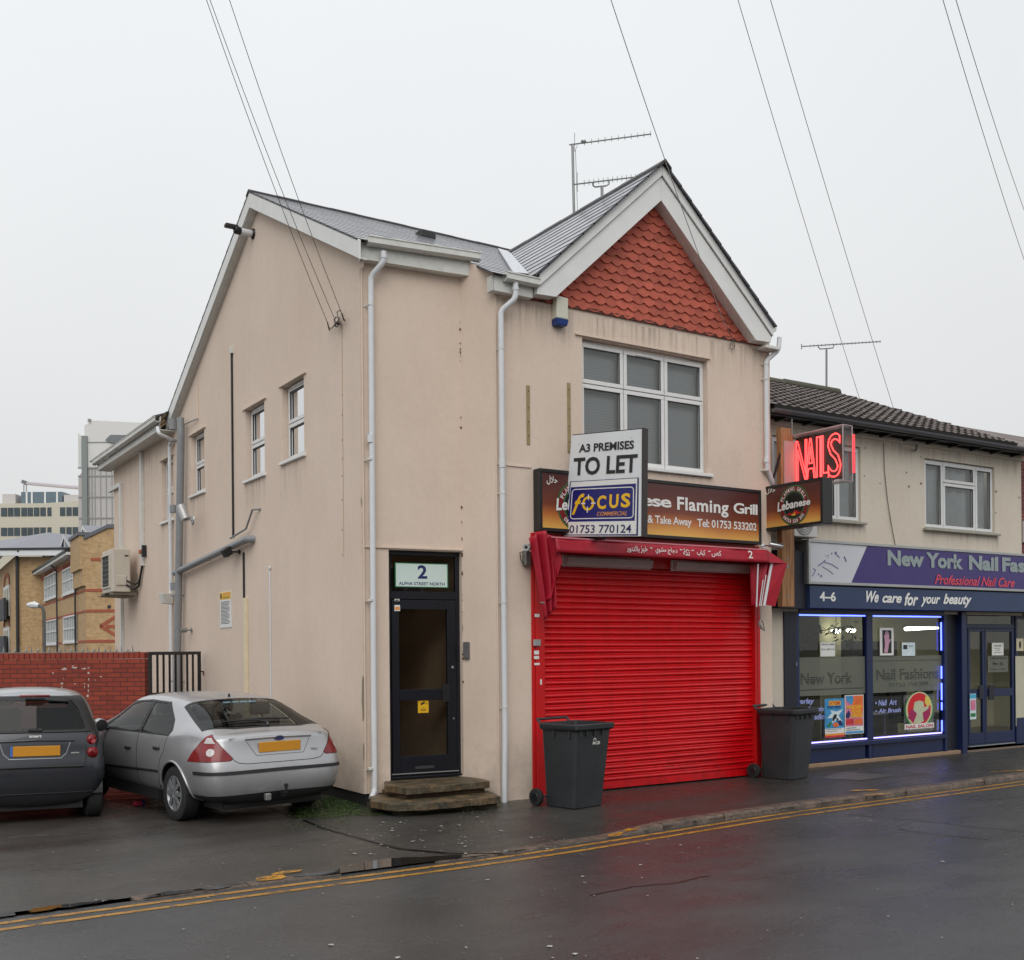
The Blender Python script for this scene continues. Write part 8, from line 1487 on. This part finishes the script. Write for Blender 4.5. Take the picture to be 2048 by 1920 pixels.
# street lamp
L0 = depth_pt(88, 1290, 58); lp = thing('street_lamp', 'slim street lamp with curved arm in front of the tan brick office', 'street lamp', (L0.x, L0.y, 0)); pxm = lambda a, b: depth_pt(*q7(a, b), 58)
MB().tube([V((pxm(590, 1740).x, pxm(590, 1740).y, 0)), pxm(590, 1740), pxm(585, 1230), pxm(570, 1170), pxm(545, 1150), pxm(515, 1140)], .09, 8).build('column', mat('lamp_column', srgb(84, 84, 80), .5), lp, smooth=True); MB().tube([pxm(515, 1142), pxm(450, 1130), pxm(365, 1130)], [.12, .2, .1], 8).build('lantern', m_fw, lp, smooth=True)
# cream office and tower
m_cro = mat('cream_concrete', srgb(204, 198, 180), .8, var=.03, scale=.3); co = thing('cream_office', 'long cream office block with window bands and rooftop plant', 'building', tuple(depth_pt(90, 1310, 150)))
q8 = lambda x, y: (x/6.657, 820+y/6.657); cF = Pl(depth_pt(92, 1300, 150), R0, -FW); cF.P.z = 0; cu0 = lambda x, y, d=0: cF.uz(*q8(x, y), d)
dW = (FW*.25-R0).normalized(); cW = Pl(cF.at(0, 0), -dW, V((-FW.x-.2*R0.x, -FW.y-.2*R0.y, 0)))
zt_ = cu0(620, 1240)[1]; zt2 = cu0(720, 1212)[1]; M = MB(); M.add([cF.at(-60, 0), cF.at(0, 0), cF.at(0, zt_), cF.at(-60, zt_)], [(0, 1, 2, 3)]); M.add([cF.at(0, 0), cF.at(40, 0), cF.at(40, zt2), cF.at(5, zt2), cF.at(0, zt_)], [(0, 1, 2, 3, 4)]); M.add([cF.at(-60, zt_), cF.at(40, zt_), cF.at(40, zt_, -30), cF.at(-60, zt_, -30)], [(0, 1, 2, 3)]); M.build('wall', m_cro, co, fix=False)
for (ya, yb_) in ((1300, 1415), (1565, 1675)):
    z1, z0 = cu0(300, ya)[1], cu0(300, yb_)[1]; xs_ = [(-500, -430), (-415, -330), (-320, -230), (-215, -130), (-120, -5), (15, 95), (105, 180), (190, 268), (285, 360), (368, 440), (452, 525), (538, 610), (632, 685), (800, 870), (885, 955), (968, 1040), (1050, 1120)]
    for a, b in xs_: M = MB(); M.pbox(cF, cu0(a, ya)[0], cu0(b, ya)[0], z0, z1, 0, .06); M.build('window', m_fg, co)
M = MB(); z1, z0 = cu0(60, 1815)[1], cu0(60, 1900)[1]; M.pbox(cF, -60, cu0(160, 1815)[0], z0, z1, 0, .08); M.build('window', mat('far_teal_glass', srgb(120, 146, 144), .2), co)
m_plant = mat('plant_room_glass', srgb(96, 112, 122), .3, var=.15, scale=.5); M = MB(); a, b = cu0(280, 1100, -3), cu0(830, 1100, -3); M.pbox(cF, a[0], b[0], zt_, cu0(500, 1090, -3)[1], -8, -3); M.build('plant_room', m_plant, co)
M = MB()
for x in (355, 425, 600, 760): u = cu0(x, 1100, -2.95)[0]; M.pbox(cF, u-.12, u+.12, zt_, cu0(500, 1090, -3)[1], -3, -2.9)
M.build('mullion', m_fw, co); M = MB(); a, b = cu0(30, 1120, -3), cu0(205, 1120, -3); M.pbox(cF, a[0], b[0], zt_, a[1], -8, -3); a, b = cu0(850, 1130, -3), cu0(1100, 1130, -3); M.pbox(cF, a[0], b[0], zt_, a[1], -8, -3); M.build('rooftop_unit', mat('pale_plant', srgb(190, 186, 184), .7), co)
ct = thing('crane_jib', 'pale crane jib above the cream office', 'crane', tuple(depth_pt(60, 965, 175))); d5 = lambda x, y: depth_pt(*q8(x, y), 175); MB().tube([d5(325, 970), d5(850, 1018), d5(1400, 1060)], .30, 6).build('jib', mat('crane_pink_grey', srgb(186, 180, 186), .6), ct); MB().tube([d5(320, 985), d5(335, 940)], .5, 6).build('jib_head', mat('crane_dark', srgb(110, 112, 118), .6), ct)
for x in (318, 352): MB().tube([d5(x, 990), d5(x, 1100)], .1, 4).build('hoist_rope', mat('rope_grey', srgb(140, 140, 144), .6), ct)
MB().tube([V((d5(1400, 1060).x, d5(1400, 1060).y, 0)), d5(1400, 1060)], .7, 6).build('mast', mat('crane_mast', srgb(170, 168, 172), .6), ct)
tw = thing('panel_tower', 'tall pale grey panelled tower behind the rear wing', 'building', tuple(depth_pt(200, 1300, 120))); tF = Pl(depth_pt(172.5, 1300, 120), R0, -FW); tF.P.z = 0; tu = lambda x, y, d=0: tF.uz(*q8(x, y), d)
m_tw = mat('tower_panel', srgb(216, 215, 211), .6, var=.04, scale=.12); m_tw2 = mat('tower_glass_panel', srgb(186, 182, 180), .35, var=.12, scale=.15); m_tl = mat('tower_joint', srgb(150, 150, 146), .6)
zt_ = tu(1160, 205)[1]; z2 = tu(1200, 770)[1]; M = MB(); pts = [(0, z2), (30, z2), (30, zt_-1.0), (4.4, zt_+.4+1.0), (3.4, zt_+3.2), (0, zt_)]; zt3 = tu(1235, 140)[1]; u3 = tu(1235, 140)[0]; pts = [(0, z2), (30, z2), (30, zt3-1.5), (u3, zt3), (0, zt_)]
M.prism([tF.at(a, b) for a, b in pts], FW*26); uw = tu(1038, 300)[0]; M.add([tF.at(0, z2), tF.at(0, zt_-1.5), tF.at(uw, tu(1038, 300)[1]), tF.at(uw, z2)], [(0, 1, 2, 3)]); M.build('upper_cladding', m_tw, tw, fix=False)
M = MB(); M.prism([tF.at(a, b) for a, b in ((0, 0), (30, 0), (30, z2), (0, z2))], FW*26); M.add([tF.at(uw, 0), tF.at(0, 0), tF.at(0, z2), tF.at(uw, z2-1)], [(0, 1, 2, 3)]); M.build('lower_cladding', m_tw2, tw, fix=False)
M = MB()
for x in (1185, 1225, 1265, 1340, 1415, 1490, 1570, 1650, 1730): u = tu(x, 900)[0]; M.pbox(tF, u-.04, u+.04, 0, z2, 0, .06)
for y in (880, 1160, 1440): z = tu(1200, y)[1]; M.pbox(tF, uw, 30, z-.08, z+.08, 0, .07)
z = tu(1200, 430)[1]; M.pbox(tF, 0, 30, z-.05, z+.05, 0, .06); M.pbox(tF, uw, 30, z2-.1, z2+.1, 0, .1); M.build('panel_joint', m_tl, tw)
u = tu(1133, 500)[0]; MB().pbox(tF, u-.3, u+.3, 0, zt_-1.2, 0, .3).build('corner_column', mat('tower_column', srgb(132, 138, 136), .5), tw); a = tu(1475, 335); M = MB(); M.add([tF.at(tu(1405, 410)[0], tu(1405, 410)[1], .2), tF.at(a[0], a[1], .2), tF.at(30, a[1]-.5, .2), tF.at(30, tu(1500, 450)[1], .2), tF.at(tu(1500, 440)[0], tu(1500, 440)[1], .2)], [(0, 1, 2, 3, 4)]); M.build('louvre_opening', mat('louvre_grey', srgb(118, 122, 124), .6), tw, fix=False)
M = MB(); M.tube([tF.at(*tu(1190, 160)), tF.at(*tu(1195, 120))], .2, 6); M.build('roof_mast', m_tl, tw)
# ================================================================== HOUSES OPPOSITE (behind the camera, seen in the glass and the wet road)
m_ob = brick_mat('opposite_brick', srgb(120, 84, 66), srgb(104, 70, 56), srgb(120, 110, 100)); ow = Pl((-14, -8.5, 0), (1, 0, 0), (0, 1, 0))
for i in range(6):
    x0 = -16+i*6.4; oh = thing('terraced_house', 'brown brick terraced house across the road behind the viewer, '+('first', 'second', 'third', 'fourth', 'fifth', 'sixth')[i]+' of the row', 'house', (x0+3.2, -8.5, 0), group='terraced houses across the road')
    MB().box((x0, -16, 0), (x0+6.38, -8.5, 5.6)).build('wall', m_ob, oh); MB().prism([(x0, -8.2, 5.55), (x0, -16.3, 5.55), (x0, -12.2, 8.2)], (6.38, 0, 0)).build('roof', m_slate, oh)
    pl_ = Pl((x0, -8.5, 0), (-1, 0, 0), (0, 1, 0))
    for a, z0 in ((-2.4, 3.3), (-5.2, 3.3), (-5.2, .9)): M = MB(); fr_box(M, pl_, a, a+1.2, z0, z0+1.4, .08, 0, .05); M.pbox(pl_, a+.56, a+.64, z0, z0+1.4, 0, .05); w2 = M.build('window', m_nw, oh); MB().pbox(pl_, a+.05, a+1.15, z0+.05, z0+1.35, 0, .02).build('pane', m_fg, w2)
    MB().pbox(pl_, -2.3, -1.3, 0, 2.1, 0, .05).build('door', m_door, oh)
M = MB(); ribbon(M, frange(-60, 80, 10), lambda x: -8.6, lambda x: -4.6, 1, .05, lambda x, y: 0); M.build('opposite_pavement', m_pave, kind='structure', label='pavement across the road behind the viewer', fix=False)
